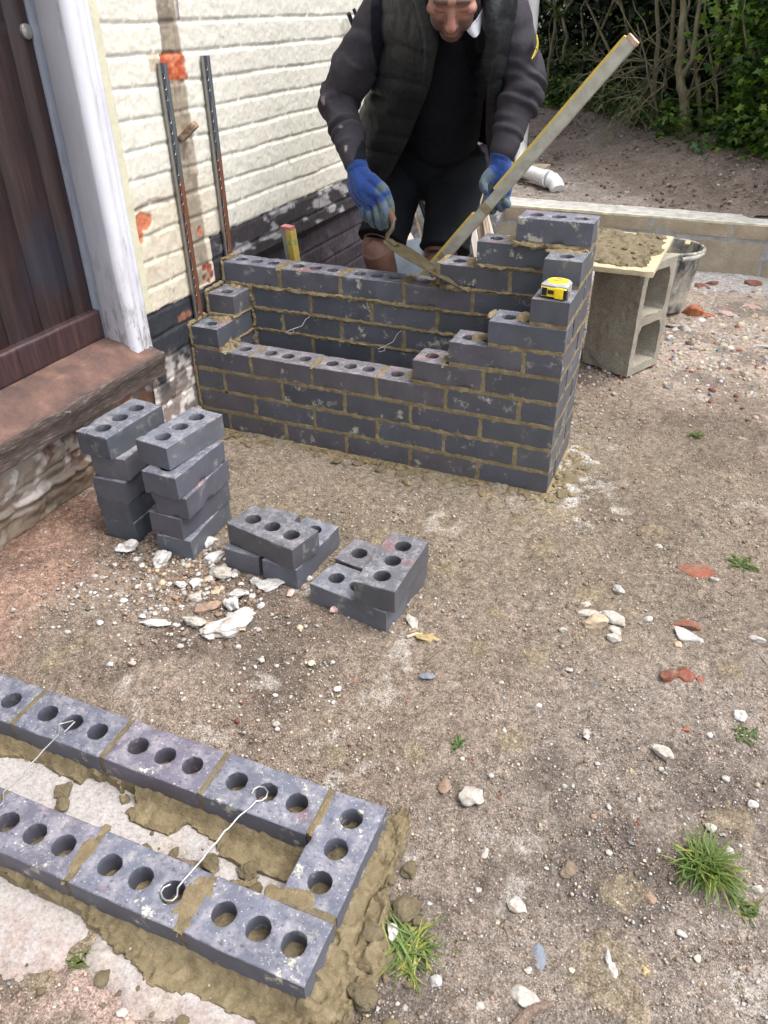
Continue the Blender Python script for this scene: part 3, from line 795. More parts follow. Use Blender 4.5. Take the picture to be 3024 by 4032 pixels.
def brick(seed, x0=0.0, x1=BL, nseg=48, nz=6, chip=1.0, ends=(True, True)):
    """perforated brick, local x 0..BL, y 0..BW, z 0..BH; optionally cut to x0..x1"""
    rs = np.random.RandomState(seed)
    cells = []; cw = BL / 3
    V = []; F = []; M = []
    def addv(P): V.append(P); return sum(len(p) for p in V[:-1])
    bv = 0.0016
    hc = [0.5 * BL - 0.0635, 0.5 * BL, 0.5 * BL + 0.0635]
    bounds = [0, BL / 2 - 0.0635 / 2, BL / 2 + 0.0635 / 2, BL]
    for ci in range(3):
        a0, a1 = bounds[ci], bounds[ci + 1]; cx, cy = hc[ci], BW / 2
        r = 0.0205
        th = np.linspace(0, 2 * np.pi, nseg, endpoint=False) + np.pi / nseg * 0
        # outer points on the cell rectangle, corners snapped
        c, s = np.cos(th), np.sin(th)
        tx = np.where(c > 0, (a1 - cx) / np.maximum(c, 1e-9), (a0 - cx) / np.minimum(c, -1e-9))
        ty = np.where(s > 0, (BW - cy) / np.maximum(s, 1e-9), (0 - cy) / np.minimum(s, -1e-9))
        t = np.minimum(tx, ty); ox, oy = cx + c * t, cy + s * t
        for gx_, gy_ in ((a0, 0), (a1, 0), (a1, BW), (a0, BW)):
            i = np.argmin(np.hypot(ox - gx_, oy - gy_)); ox[i], oy[i] = gx_, gy_
        hx, hy = cx + c * r, cy + s * r
        def shrink(x, y, d):
            x2, y2 = x.copy(), y.copy()
            if ci == 0: x2 = np.maximum(x2, d)
            if ci == 2: x2 = np.minimum(x2, BL - d)
            return x2, np.clip(y2, d, BW - d)
        rings = []
        def ring(x, y, z): rings.append(np.stack([x, y, np.full(nseg, z)], 1))
        # inside of hole bottom -> top, top face, outer side down, bottom
        mats = []
        for k in range(5): ring(hx, hy, 0.0 + (BH - 0.001) * k / 4); mats.append(0)
        mats[-1] = 1
        ring(cx + (hx - cx) * 1.04, cy + (hy - cy) * 1.04, BH); mats.append(1)
        for q in (0.33, 0.66):
            ring(hx + (ox - hx) * q, hy + (oy - hy) * q, BH); mats.append(1)
        sx, sy = shrink(ox, oy, bv); ring(sx, sy, BH); mats.append(1)
        ring(ox, oy, BH - bv); mats.append(0)
        n_side = len(rings)
        for k in range(1, nz + 1): ring(ox, oy, bv + (BH - 2 * bv) * (1 - k / nz)); mats.append(0)
        ring(sx, sy, 0.0); mats.append(1)
        base = addv(np.concatenate(rings))
        nr = len(rings); outer = (np.abs(ox - a0) < 1e-9) & (ci > 0) | (np.abs(ox - a1) < 1e-9) & (ci < 2)
        for k in range(nr):
            kk = (k + 1) % nr
            for i in range(nseg):
                j = (i + 1) % nseg
                if n_side - 2 <= k < nr - 1 and k >= 8 and outer[i] and outer[j]: continue   # no walls between cells
                F.append((base + k * nseg + i, base + k * nseg + j, base + kk * nseg + j, base + kk * nseg + i)); M.append(mats[k])
    V = np.concatenate(V); F = np.array(F)[:, ::-1]; M = np.array(M)
    # surface noise and chipped arrises
    off = np.array([seed * 1.37, seed * 0.71, seed * 0.33])
    P = V + off
    V2 = V + 0.0005 * np.stack([vn(P, 60, 1), vn(P, 60, 2), vn(P, 60, 3)], 1) + 0.0009 * np.stack([vn(P, 14, 4), vn(P, 14, 5), vn(P, 14, 6)], 1)
    dx = np.minimum(V[:, 0], BL - V[:, 0]); dy = np.minimum(V[:, 1], BW - V[:, 1]); dz = np.minimum(V[:, 2], BH - V[:, 2])
    d3 = np.sort(np.stack([dx, dy, dz], 1), axis=1); e = d3[:, 1]     # distance to nearest arris
    onside = d3[:, 0] < 0.003
    ch = ss(0.15, 0.6, fbm(P, 34, 7, 3)) * ss(0.007, 0.0, e) * onside * chip
    cen = np.array([BL / 2, BW / 2, BH / 2]); 
    dirv = -np.sign(V - cen) * np.stack([dx < .006, dy < .006, dz < .006], 1)
    V2 += dirv * ch[:, None] * 0.0034
    hr = np.hypot(V[:, 0] - np.array(hc)[np.clip(((V[:, 0] - bounds[1]) > 0).astype(int) + ((V[:, 0] - bounds[2]) > 0), 0, 2)], V[:, 1] - BW / 2)
    rg = ss(0.024, 0.0205, hr) * (V[:, 2] > BH - .003)
    V2[:, 2] -= rg * 0.0012 * (1 + vn(P, 150, 8)); V2[:, 0] += rg * 0.0008 * vn(P, 200, 9); V2[:, 1] += rg * 0.0008 * vn(P, 200, 10)
    if x0 > 0 or x1 < BL:      # a cut brick: shorten by squeezing the far cells
        V2[:, 0] = x0 + (V2[:, 0]) * (x1 - x0) / BL
    return V2, F, M
def tint(rs, warm=0.2):
    t = np.array([0.104, 0.112, 0.134]) * rs.uniform(0.82, 1.14)
    if rs.rand() < warm: t = t * np.array([1.06, 0.98, 0.96])
    return t * np.array([rs.uniform(.97, 1.05), 1, rs.uniform(.95, 1.05)])
def box_brick(seed, L, side_res=0.012):
    """cheap closed brick without holes, for courses buried in the work"""
    V, F = gbox((0, 0, 0), (L, BW, BH), side_res, 0.002)
    P = V + seed * 1.37
    V = V + 0.0006 * np.stack([vn(P, 60, 1), vn(P, 60, 2), vn(P, 60, 3)], 1) + 0.001 * np.stack([vn(P, 13, 4), vn(P, 13, 5), vn(P, 13, 6)], 1)
    return V, F
def place(V, x, y, z, along='x'):
    if along == 'x': return V + (x, y, z)
    W = np.stack([BW - V[:, 1], V[:, 0], V[:, 2]], 1)     # long axis to +y
    return W + (x, y, z)

# mortar
m, n, b = nodes('wet_mortar'); v = _vec(n)
c = _mix(n, _ramp(n, _noise(n, 40, 8, 0.7, v), [(0.3, (0.112, 0.088, 0.050)), (0.55, (0.175, 0.142, 0.085)), (0.75, (0.245, 0.203, 0.132))]), _col(n), 1.0, 'MULTIPLY')
n.links.new(c, b.inputs['Base Color']); b.inputs['Roughness'].default_value = 0.85; b.inputs['Specular IOR Level'].default_value = 0.3
_bump(n, b, _math(n, 'ADD', _noise(n, 210, 7, 0.75, v), _math(n, 'MULTIPLY', _noise(n, 60, 5, 0.65, v), 1.3)), 1.0, 0.006)
MORTM = m
def mbox(mb, a, b_, seed, amp=0.0016, res=0.006, m=0):
    V, F = gbox(a, b_, res, 0.0015); P = V + seed * .77
    V = V + amp * np.stack([fbm(P, 55, 1, 3), fbm(P, 55, 2, 3), fbm(P, 55, 3, 3)], 1) * 1.6
    mb.add(V, F, (1.5, 1.45, 1.36), m)
def lumpy(mb, pts, rad, seed, n=10, amp=0.5, col=(1.4, 1.36, 1.3)):
    """rope of squeezed-out mortar"""
    V, F4, F3 = tube(pts, rad, n, True)
    c = np.array([tuple(p) for p in pts], float)
    r0 = np.mean(rad) if not np.isscalar(rad) else rad
    P = V + seed
    V = V + r0 * amp * np.stack([fbm(P, 110, 1, 3), fbm(P, 110, 2, 3), fbm(P, 110, 3, 3)], 1) * 1.8
    o = mb.n; mb.add(V, F4, col)
    if len(F3): mb.F[3].append(F3 + o); mb.M[3].append(np.zeros(len(F3), int))
def dollop(mb, p, size, seed, sub=3, flat=0.6, col=(1, 1, 1)):
    V, F = rock(size, seed, sub, 0.42, flat, 0.2)
    V = V @ rotm(0, 0, seed * 1.9).T
    mb.add(V + np.array(tuple(p)), F, col)

# ============================================================ far planter (12 cm proud of nothing: origin is its left front foot)
rs = np.random.RandomState(11)
FP = empty('brick_planter', (0.6, 0.16, 0.0), 'half built dark brick planter against the cream wall, stepped up to one tall corner', 'planter')
FO = np.array([0.6, 0.16, 0.0])
leaf = {k: MB() for k in ('front_wall', 'rear_wall', 'left_return', 'right_return')}
mo = MB()
CO = 0.075
def lay(lf, course, x, y, along='x', L=BL, exposed=False, seed=None):
    s = rs.randint(1, 9999) if seed is None else seed
    z = (course - 1) * CO
    if L > 0.2 and exposed: V, F, M = brick(s, nseg=36, nz=5)
    elif L > 0.2: V, F, M = brick(s, nseg=24, nz=5) if False else (*box_brick(s, L), None)
    else: V, F = box_brick(s, L); M = None
    V = V + np.array([0, 0, rs.uniform(-.0008, .0008)])
    W = place(V, x, y, z, along) - FO
    t = tint(rs, 0.2) * .9
    if along == 'x' and (course, round(x, 3)) in WARM: t = np.array([0.112, 0.106, 0.120])
    if M is None: leaf[lf].add(W, F, t, 0)
    else:
        for mi in (0, 1): pass
        o = leaf[lf].n; leaf[lf].V.append(W); leaf[lf].F[4].append(F + o); leaf[lf].M[4].append(M); leaf[lf].n += len(W); leaf[lf].C.append(np.tile(t, (len(W), 1)))
WARM = {(1, 0.788), (4, 0.225), (4, 0.45), (4, 0.675), (5, 0.788), (5, 1.013), (1, 0.113), (2, 0.0), (3, 0.113)}
HB_ = 0.1025
def beds(y, x0, x1, course, seed):
    z = (course - 1) * CO
    if x1 < 1.12: x1 = 1.128
    mbox(mo, np.array([x0 + .001, y + 0.0001, z - 0.0128]) - FO, np.array([x1 - .001, y + HB_ - 0.0001, z + 0.0028]) - FO, seed, .0021, .005)
def perp(y, x, course, seed):
    z = (course - 1) * CO
    mbox(mo, np.array([x - 0.0126, y + .0002, z - .002]) - FO, np.array([x + 0.0026, y + HB_ - .0002, z + BH - 0.001]) - FO, seed, .0021, .005)
def bedy(x, y0, y1, course, seed):
    z = (course - 1) * CO
    mbox(mo, np.array([x + .0001, y0 + .001, z - 0.0125]) - FO, np.array([x + HB_ - .0001, y1 - .001, z + 0.0025]) - FO, seed, .0019, .005)
sd = 0
for cidx in range(1, 9):
    odd = cidx % 2 == 1
    # front wall
    if odd: xs = [(0.1125 + .225 * k, BL) for k in range(5)]
    else: xs = [(.225 * k, BL) for k in range(5)]
    if cidx == 5: xs = xs[3:]
    if cidx == 6: xs = [(0.90, BL)]
    if cidx == 7: xs = [(1.0125, BL)]
    if cidx == 8: xs = []
    for x, L in xs:
        top = (cidx == 4 and x < .8) or (cidx >= 5 and x == xs[0][0])
        lay('front_wall', cidx, x, 0, 'x', L, top); sd += 1
        if x > 0.01 and not (cidx > 4 and x == xs[0][0]): perp(0, x, cidx, sd)
    if xs: beds(0, xs[0][0], xs[-1][0] + BL, cidx, 50 + cidx)
    if not odd and cidx <= 6: perp(0, 1.125, cidx, 70 + cidx)
    # right return
    if odd:
        if cidx <= 9: lay('right_return', cidx, 1.125, .1125, 'y', BL, False); bedy(1.125, .1025, .3275, cidx, 90 + cidx)
    else: lay('right_return', cidx, 1.125, 0, 'y', BL, cidx == 8); bedy(1.125, 0, .225, cidx, 90 + cidx)
    # left return
    if cidx <= 6:
        if odd: lay('left_return', cidx, 0, 0, 'y', BL, cidx == 5); bedy(0, 0, .225, cidx, 110 + cidx)
        else: lay('left_return', cidx, 0, .1125, 'y', BL, cidx == 6); bedy(0, .1025, .3275, cidx, 110 + cidx)
    # rear wall
    ry = .225
    if odd: rx = [.225 * k for k in range(5)]
    else: rx = [0.1125 + .225 * k for k in range(5)]
    if cidx == 8: rx = rx[3:]
    for x in rx:
        lay('rear_wall', cidx, x, ry, 'x', BL, cidx == 7 and x < .7 or cidx == 8 and x < .8); sd += 1
        if x > 0.01: perp(ry, x, cidx, sd + 300)
    beds(ry, rx[0], rx[-1] + BL, cidx, 130 + cidx)
    if odd: perp(ry, 1.125, cidx, 150 + cidx)
lay('right_return', 9, 1.125, .1125, 'y', BL, True); bedy(1.125, .1125, .3275, 9, 201)
lay('rear_wall', 9, .90, ry, 'x', BL, True); beds(ry, .90, 1.115, 9, 202); perp(ry, 1.125, 9, 203)
lay('rear_wall', 10, 1.0125, ry, 'x', BL, True); beds(ry, 1.0125, 1.2275, 10, 204)
# bedding under the lowest course and the joint against the house
mbox(mo, np.array([-.012, -.012, -.04]) - FO, np.array([1.237, .34, .001]) - FO, 222, 0.003, 0.008)
for (y0, z1) in ((0.001, .29), (0.001, .372), (.1135, .448), (.226, .522)):
    mbox(mo, np.array([-.016, y0, 0.0]) - FO, np.array([.0008, y0 + .10, z1 - .008]) - FO, int(y0 * 900) + 5, 0.003)
def P3(x, y, z): return np.array([x, y, z]) - FO
# squeezed ropes: outside left edge, inside face of the rear wall, under the top brick
def rope(p0, p1, r, seed, nn=None, sag=0.0, amp=.55, mb=None):
    p0 = np.array(p0, float); p1 = np.array(p1, float); L = np.linalg.norm(p1 - p0); k = nn or max(4, int(L / 0.007)); rr = np.random.RandomState(seed)
    t = np.linspace(0, 1, k + 1); pts = p0 + (p1 - p0) * t[:, None]
    pts[:, 2] += 0.0022 * vn(np.c_[t * L * 30, t * 0, t * 0 + seed], 1, seed) - sag * np.sin(np.pi * t)
    rad = r * (0.75 + 0.5 * np.abs(vn(np.c_[t * L * 24, t * 0, t * 0 + seed], 1, seed + 3))); rad[0] *= .5; rad[-1] *= .5
    lumpy(mb or mo, pts, rad, seed, 8, amp)
rope(P3(-.004, -.001, .075), P3(-.004, -.003, .292), .0055, 1)
rope(P3(-.003, -.002, .295), P3(-.004, -.001, .374), .0065, 2); rope(P3(-.004, 0, .372), P3(-.003, .10, .374), .0075, 3)
rope(P3(.0, .110, .375), P3(-.001, .111, .450), .006, 4); rope(P3(-.001, .112, .448), P3(.0, .21, .450), .007, 5)
rope(P3(.0, .222, .452), P3(-.001, .222, .520), .006, 6); rope(P3(-.002, .225, .520), P3(.01, .31, .523), .009, 7)
for (z, a, b_, r) in ((.070, .11, 1.11, .005), (.145, .11, 1.11, .005), (.2205, .11, 1.11, .0055), (.2955, .11, 1.11, .0065), (.3705, .11, 1.11, .0070), (.4455, .02, 1.11, .0085), (.5205, .79, 1.12, .006), (.5955, .90, 1.12, .006)):
    rope(P3(a, .2235, z), P3(b_, .2235, z), r * .72, int(z * 1000), amp=.7)
for z in (.0705, .1455, .2205, .2955, .3705): rope(P3(.104, .10, z), P3(.104, .225, z), .0035, int(z * 999) + 5)
for z in (.0, .075, .15, .225, .30, .375): rope(P3(.106, .2225, z), P3(.106, .2225, z + .07), .0075, int(z * 998) + 9, amp=.9)
rope(P3(1.008, .220, .668), P3(1.222, .218, .666), .0085, 60, amp=.7); rope(P3(1.12, .216, .670), P3(1.20, .212, .667), .0075, 61, amp=.6)
rope(P3(.792, .221, .5195), P3(.89, .220, .5205), .007, 62, amp=.7); rope(P3(.905, .221, .5955), P3(1.0, .220, .5955), .006, 63, amp=.7)
# left-over mortar on ledges
def patch(x, y, z, rx_, ry_, h_, seed, mb=None, along=0.0):
    V, F = grid(np.linspace(-1.3, 1.3, 34), np.linspace(-1.3, 1.3, 34), lambda a, b_: np.stack([a, b_, a * 0], 1))
    Q = V.copy(); Q[:, 0] *= rx_ * 40; Q[:, 1] *= ry_ * 40
    d = np.hypot(V[:, 0], V[:, 1]) + 0.55 * fbm(Q, 1.0, seed, 3)
    V[:, 2] = np.where(d < 1.05, h_ * ss(1.0, 0.6, d) * (0.7 + 0.9 * fbm(Q, 1.9, seed + 2, 4)), -0.004)
    V[:, 2] -= 0.0015 * ss(.95, 1.05, d)
    V[:, 0] *= rx_; V[:, 1] *= ry_; ca, sa = math.cos(along), math.sin(along)
    W = np.stack([V[:, 0] * ca - V[:, 1] * sa, V[:, 0] * sa + V[:, 1] * ca, V[:, 2]], 1)
    keep = d < 1.12
    F = F[keep[F].all(1)]
    (mb or mo).add(W + np.array((x, y, z)), F, (1.35, 1.3, 1.25))
T4 = .2905; 
patch(*P3(.118, .050, T4), .030, .045, .016, 1); patch(*P3(.062, .088, .3655), .040, .020, .010, 2); dollop(mo, P3(.125, .055, .300), .015, 3); dollop(mo, P3(.118, .085, .303), .014, 5)
dollop(mo, P3(.108, .03, .297), .012, 15)
patch(*P3(.220, .051, T4), .008, .05, .004, 4); patch(*P3(.445, .051, T4), .009, .05, .004, 5); patch(*P3(.67, .051, T4), .010, .05, .005, 6)
patch(*P3(.765, .06, T4), .018, .04, .006, 7)
patch(*P3(.885, .03, .3655), .012, .035, .008, 8); dollop(mo, P3(.886, .06, .385), .013, 9); dollop(mo, P3(.888, .03, .377), .012, 10); dollop(mo, P3(.89, .012, .372), .010, 11)
patch(*P3(.975, .055, .4405), .025, .035, .007, 12); dollop(mo, P3(.995, .04, .4435), .010, 13)
patch(*P3(1.095, .055, .5155), .022, .04, .005, 14); patch(*P3(1.005, .055, .5155), .010, .03, .004, 14)
for k, x in enumerate((.220, .445, .670)): patch(*P3(x, .276, .5155), .017, .055, .0035, 20 + k)
patch(*P3(.765, .27, .5155), .025, .05, .007, 24); dollop(mo, P3(.775, .255, .522), .009, 25, 3, .4)
patch(*P3(.883, .276, .5905), .022, .045, .008, 26); patch(*P3(.995, .28, .6655), .020, .04, .004, 27); patch(*P3(1.16, .205, .6655), .05, .02, .005, 28)
patch(*P3(.12, .25, .446), .03, .025, .008, 29); patch(*P3(.05, .215, .441), .03, .02, .008, 30)
# droppings along the foot
rr = np.random.RandomState(3)
for k in range(900):
    t = rr.rand(); x = -0.0 + 1.26 * t
    if rr.rand() < .80: px_, py_ = x, -0.006 - abs(rr.normal()) * (0.016 + .018 * rr.rand() + .012 * math.sin(x * 9))
    else: px_, py_ = 1.235 + abs(rr.normal()) * 0.035, rr.uniform(-.03, .35)
    s = rr.choice([.004, .006, .009, .012, .016], p=[.3, .3, .22, .12, .06])
    z = float(gz(px_, py_)) + s * .25
    dollop(mo, P3(px_, py_, z), s * rr.uniform(.8, 1.3), k + 40, 2, .6, tuple(np.array([1.45, 1.38, 1.3]) * rr.uniform(.75, 1.05)))
for k, (a, b_, s) in enumerate(((.12, -.06, .022), (.16, -.04, .018), (.09, -.035, .02), (.2, -.065, .018), (.47, -.05, .02), (.55, -.06, .022), (.62, -.05, .02), (.7, -.06, .02), (.78, -.055, .026), (.86, -.055, .024), (.95, -.04, .022), (1.28, .12, .03), (1.27, .02, .026), (1.31, .2, .022))):
    dollop(mo, P3(a, b_, float(gz(a, b_)) + s * .2), s, 900 + k, 3, .5)
for k in ('front_wall', 'rear_wall', 'left_return', 'right_return'):
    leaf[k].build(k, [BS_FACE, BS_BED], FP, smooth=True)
mo.build('mortar', MORTM, FP)

# ============================================================ near planter: one course on its concrete
NP = empty('brick_planter', (NP0[0], NP0[1], 0.0346 - BH), 'first course of a second dark brick planter laid in fresh mortar on pale concrete', 'planter', rz=NPT)
mf, mr, me_ = MB(), MB(), MB()
def lay2(mb, x, y, along, seed, t):
    V, F, M = brick(seed, nseg=76, nz=9, chip=.85)
    W = place(V, x, y, 0, along); o = mb.n
    mb.V.append(W); mb.F[4].append(F + o); mb.M[4].append(M); mb.n += len(W); mb.C.append(np.tile(t, (len(W), 1)))
blue = np.array([0.102, 0.108, 0.140])
for k in range(6): lay2(mf, -BL - .225 * k + (0 if k == 0 else .0), 0, 'x', 500 + k, blue * (1 - .03 * k) * ([1.06, .98, .98] if k == 2 else [1, 1, 1]))
for k in range(6): lay2(mr, -.1125 - BL - .225 * k, .225, 'x', 520 + k, blue * (.98 - .03 * k) * ([1.12, .97, .98] if k == 1 else [1, 1, 1]))
lay2(me_, -BW, .1125, 'y', 540, blue * 1.03)
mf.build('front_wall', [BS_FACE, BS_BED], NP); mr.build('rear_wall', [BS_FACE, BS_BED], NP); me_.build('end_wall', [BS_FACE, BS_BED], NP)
mo = MB()
def vj(x, y0, y1, seed):
    V, F = gbox((x - .0112, y0, -.01), (x + .0012, y1, BH - .0005), .0035, .001); P = V + seed
    t = V[:, 2] > BH - .004
    V[:, 2] += np.where(t, 0.0022 * fbm(P, 70, 1, 4) + .0005, 0); V[:, 0] += 0.0012 * fbm(P, 50, 2, 3); V[:, 1] += 0.0025 * fbm(P, 50, 3, 3)
    mo.add(V, F)
for k in range(6): vj(-.225 * (k + 1) + .01, .001, BW - .001, 600 + k)
for k in range(1, 7): vj(-.1125 - .225 * k + .01, .226, .3265, 620 + k)
vj(-.1025 - .0003, .229, .3265, 640)
V, F = gbox((-BW + .001, BW - .001, -.01), (-.001, .1137, BH + .0005), .0035, .001); V[:, 2] += np.where(V[:, 2] > BH - .004, .0025 * fbm(V, 70, 5, 4), 0); V[:, 1] += .001 * fbm(V, 60, 6, 3); mo.add(V, F)
patch(-.235 + .01, .05, BH - .0003, .022, .062, .003, 71); patch(-.075, .118, BH - .0003, .04, .016, .003, 72); patch(-.105, .28, BH - .0003, .010, .05, .0025, 73)
patch(-.45, .06, BH - .0003, .013, .05, .002, 74); patch(-.11, .112, BH, .02, .012, .004, 75)
# plugs inside the holes
hc = [BL / 2 - .0635, BL / 2, BL / 2 + .0635]
rr = np.random.RandomState(9)
for wall, (ox, oy, al, full) in {'f0': (-BL, 0, 'x', 1), 'f1': (-BL - .225, 0, 'x', .3), 'f2': (-BL - .45, 0, 'x', .8), 'f3': (-BL - .675, 0, 'x', .6), 'r0': (-.1125 - BL, .225, 'x', .85), 'r1': (-.3375 - BL, .225, 'x', .5), 'r2': (-.5625 - BL, .225, 'x', .45), 'r3': (-.7875 - BL, .225, 'x', .3), 'e': (-BW, .1125, 'y', 1)}.items():
    for q, hx in enumerate(hc):
        cx, cy = (ox + hx, oy + BW / 2) if al == 'x' else (ox + BW / 2, oy + hx)
        V, F = grid(np.linspace(-1, 1, 22), np.linspace(-1, 1, 22), lambda a, b_: np.stack([a, b_, a * 0], 1))
        V[:, :2] *= .0225; s = rr.randint(1, 999)
        top = .040 * full if full > .7 else .012 * full + .004
        V[:, 2] = top * (.72 + .3 * rr.rand()) + .010 * fbm(V, 60, s, 3) + V[:, 0] * rr.uniform(-.25, .25) - V[:, 1] * rr.uniform(0.1, .5)
        mo.add(V + (cx, cy, 0), F)
# bed and spread around the bricks: heightfield
def bedh(x, y):
    P = np.stack([x, y], 1)
    dl = np.minimum(np.minimum(seg_d(x, y, -1.5, 0, 0, BW), seg_d(x, y, -1.5, .225, 0, .3275)), seg_d(x, y, -BW, 0, 0, .3275))
    n1 = fbm(P, 7, 51, 4); n2 = fbm(P, 26, 52, 4); n3 = fbm(P, 70, 53, 3)
    inside = (y > BW) & (y < .225) & (x < -BW)
    # spread width differs by side
    out_front = .018 + .044 * ss(-.50, -.20, x); out_end = .046 + .030 * ss(.3, .0, y) + .03 * fbm(P, 12, 59, 3); out_back = .014
    wdt = np.where(y < 0, out_front, np.where(x > 0, out_end, np.where(y > .3275, out_back, .040)))
    wdt = np.where(inside, np.where(y > .165, .030 + .052 * ss(-.65, -.40, x), 0.010 + .03 * ss(-.35, -.2, x)) - .045 * ss(.05, .40, fbm(P, 10, 58, 3)) * (x > -.6), wdt)
    wdt = wdt + .035 * n1 * np.where(y > .33, .3, 1)
    cover = ss(1.05, .93, (dl + .012 * n2 + .004 * n3) / np.maximum(wdt, .006))
    slope = .018 * ss(.02, 0, dl)
    clod = np.where(x > -.02, 0.8, np.where(y < -.01, .62, .30))
    smooth_front = ss(-.30, -.26, x) * ss(-.02, -.06, x) * (y < 0) * (y > -.09)
    clod = clod * (1 - .75 * smooth_front)
    h_ = .012 + slope + clod * (.016 * (1 - 2 * np.abs(fbm(P, 20, 54, 4))) + .010 * ss(-.05, .25, vn(P, 50, 55)) + .009 * n3 - .010 * ss(.06, .0, np.abs(vn(P, 17, 60)))) + .0035 * n3 + .0026 * fbm(P, 170, 56, 2)
    z = -.0075 + cover * (h_ + .003) - (1 - cover) * .03
    under = seg_d(x, y, -1.5, 0, 0, BW) < 1e-4
    return z, cover
def bed_fn(x, y):
    z, c = bedh(x, y); return np.stack([x, y, z - .012], 1)
V, F = grid(np.arange(-1.38, .17, .0038), np.arange(-.17, .40, .0038), bed_fn)
z, cv = bedh(V[:, 0], V[:, 1]); keep = cv > .02; F = F[keep[F].any(1)]
used = np.unique(F); rem = np.zeros(len(V), int); rem[used] = np.arange(len(used)); V = V[used]; F = rem[F]
P = V[:, :2]; cc = np.tile([1.36, 1.33, 1.28], (len(V), 1)) * (1 + .10 * fbm(P, 9, 57, 4))[:, None]
mo.add(V, F, cc)
for k in range(60):
    side = rr.rand()
    if side < .45: x, y = rr.uniform(.03, .14), rr.uniform(-.12, .33)
    elif side < .75: x, y = rr.uniform(-.7, .05), rr.uniform(-.14, -.06)
    else: x, y = rr.uniform(-.5, -.12), rr.uniform(.12, .2)
    s = rr.choice([.005, .008, .012, .016], p=[.4, .3, .2, .1]); dollop(mo, (x, y, -.012 + s * .2), s, 1200 + k, 3, .6)
for k, (x, y, s) in enumerate(((.035, -.07, .026), (.06, -.02, .024), (.07, .05, .026), (.05, .14, .024), (.085, .20, .026), (.02, -.10, .024), (-.04, -.115, .026), (-.10, -.125, .022), (.065, .27, .018), (.03, .30, .016), (-.20, .165, .020), (-.17, .135, .016), (-.27, .15, .022), (-.62, .17, .024), (-.60, .145, .018), (-.62, -.09, .022), (-.74, -.075, .024), (-.80, -.10, .022))):
    dollop(mo, (x, y, -.002), s, 1400 + k, 4, .62)
mo.build('mortar', MORTM, NP)

# ============================================================ loose bricks, each its own thing
def loose(seed, fx, fy, z, yaw, along, label, group, warm=0.0, tilt=0.0):
    """fx, fy: ground position of the brick's left front corner; along: long axis"""
    V, F, M = brick(seed, nseg=56, nz=7, chip=1.1)
    W = place(V, 0, 0, 0, along)
    r_ = np.random.RandomState(seed); t = tint(r_, .25) * 1.02
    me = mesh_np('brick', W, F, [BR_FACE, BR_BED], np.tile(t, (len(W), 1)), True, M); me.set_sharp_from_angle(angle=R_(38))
    o = obj('brick', me, None, (fx, fy, z), (0, tilt, R_(yaw)))
    tag(o, label, 'brick', group); return o
GA, GB, GC, GD = 'bricks in the stack nearest the door sill', 'bricks in the taller front stack', 'three bricks piled in the middle', 'three bricks piled at the right'
ZB = .011
order = ['bottom', 'second from bottom', 'middle', 'second from top', 'topmost']
for k, (x, y, a) in enumerate(((.150, -.700, 4), (.146, -.700, 2.5), (.148, -.700, 2), (.157, -.695, 6), (.130, -.697, -2.5))):
    loose(700 + k, x, y, ZB + k * (BH + .0004), a, 'y', '%s brick of five in the left stack beside the door sill' % order[k], GA)
for k, (x, y, a) in enumerate(((.338, -.712, 5), (.320, -.703, -2), (.345, -.706, 4), (.334, -.712, 0), (.302, -.676, -6.5))):
    lab = '%s brick of five in the right stack beside the rubble' % order[k]
    loose(720 + k, x, y, ZB + k * (BH + .0004), a, 'y', lab, GB)
loose(740, .538, -.694, ZB - .001, -1.5, 'y', 'lower left dark brick of the middle pile, half under the crosswise one', GC)
loose(741, .654, -.699, ZB - .001, -3.5, 'y', 'lower right dark brick of the middle pile with crumbs of mortar on its end', GC)
c_, s_ = math.cos(R_(-10.6)), math.sin(R_(-10.6))
loose(742, .657 - (c_ * BL / 2 - s_ * BW / 2), -.641 - (s_ * BL / 2 + c_ * BW / 2), ZB + BH - .0005, -10.6, 'x', 'three hole dark brick lying crosswise on top of the middle pile', GC)
loose(750, .810, -.735, ZB - .004, -7.5, 'x', 'lower front dark brick of the right hand pile with one and a half holes showing', GD)
loose(751, .818, -.620, ZB - .004, -8.0, 'x', 'lower back dark brick of the right hand pile, mostly hidden by the top one', GD)
loose(752, .941, -.758, ZB + BH - .0035, -1.0, 'y', 'dark brick lying front to back on top of the right hand pile', GD)
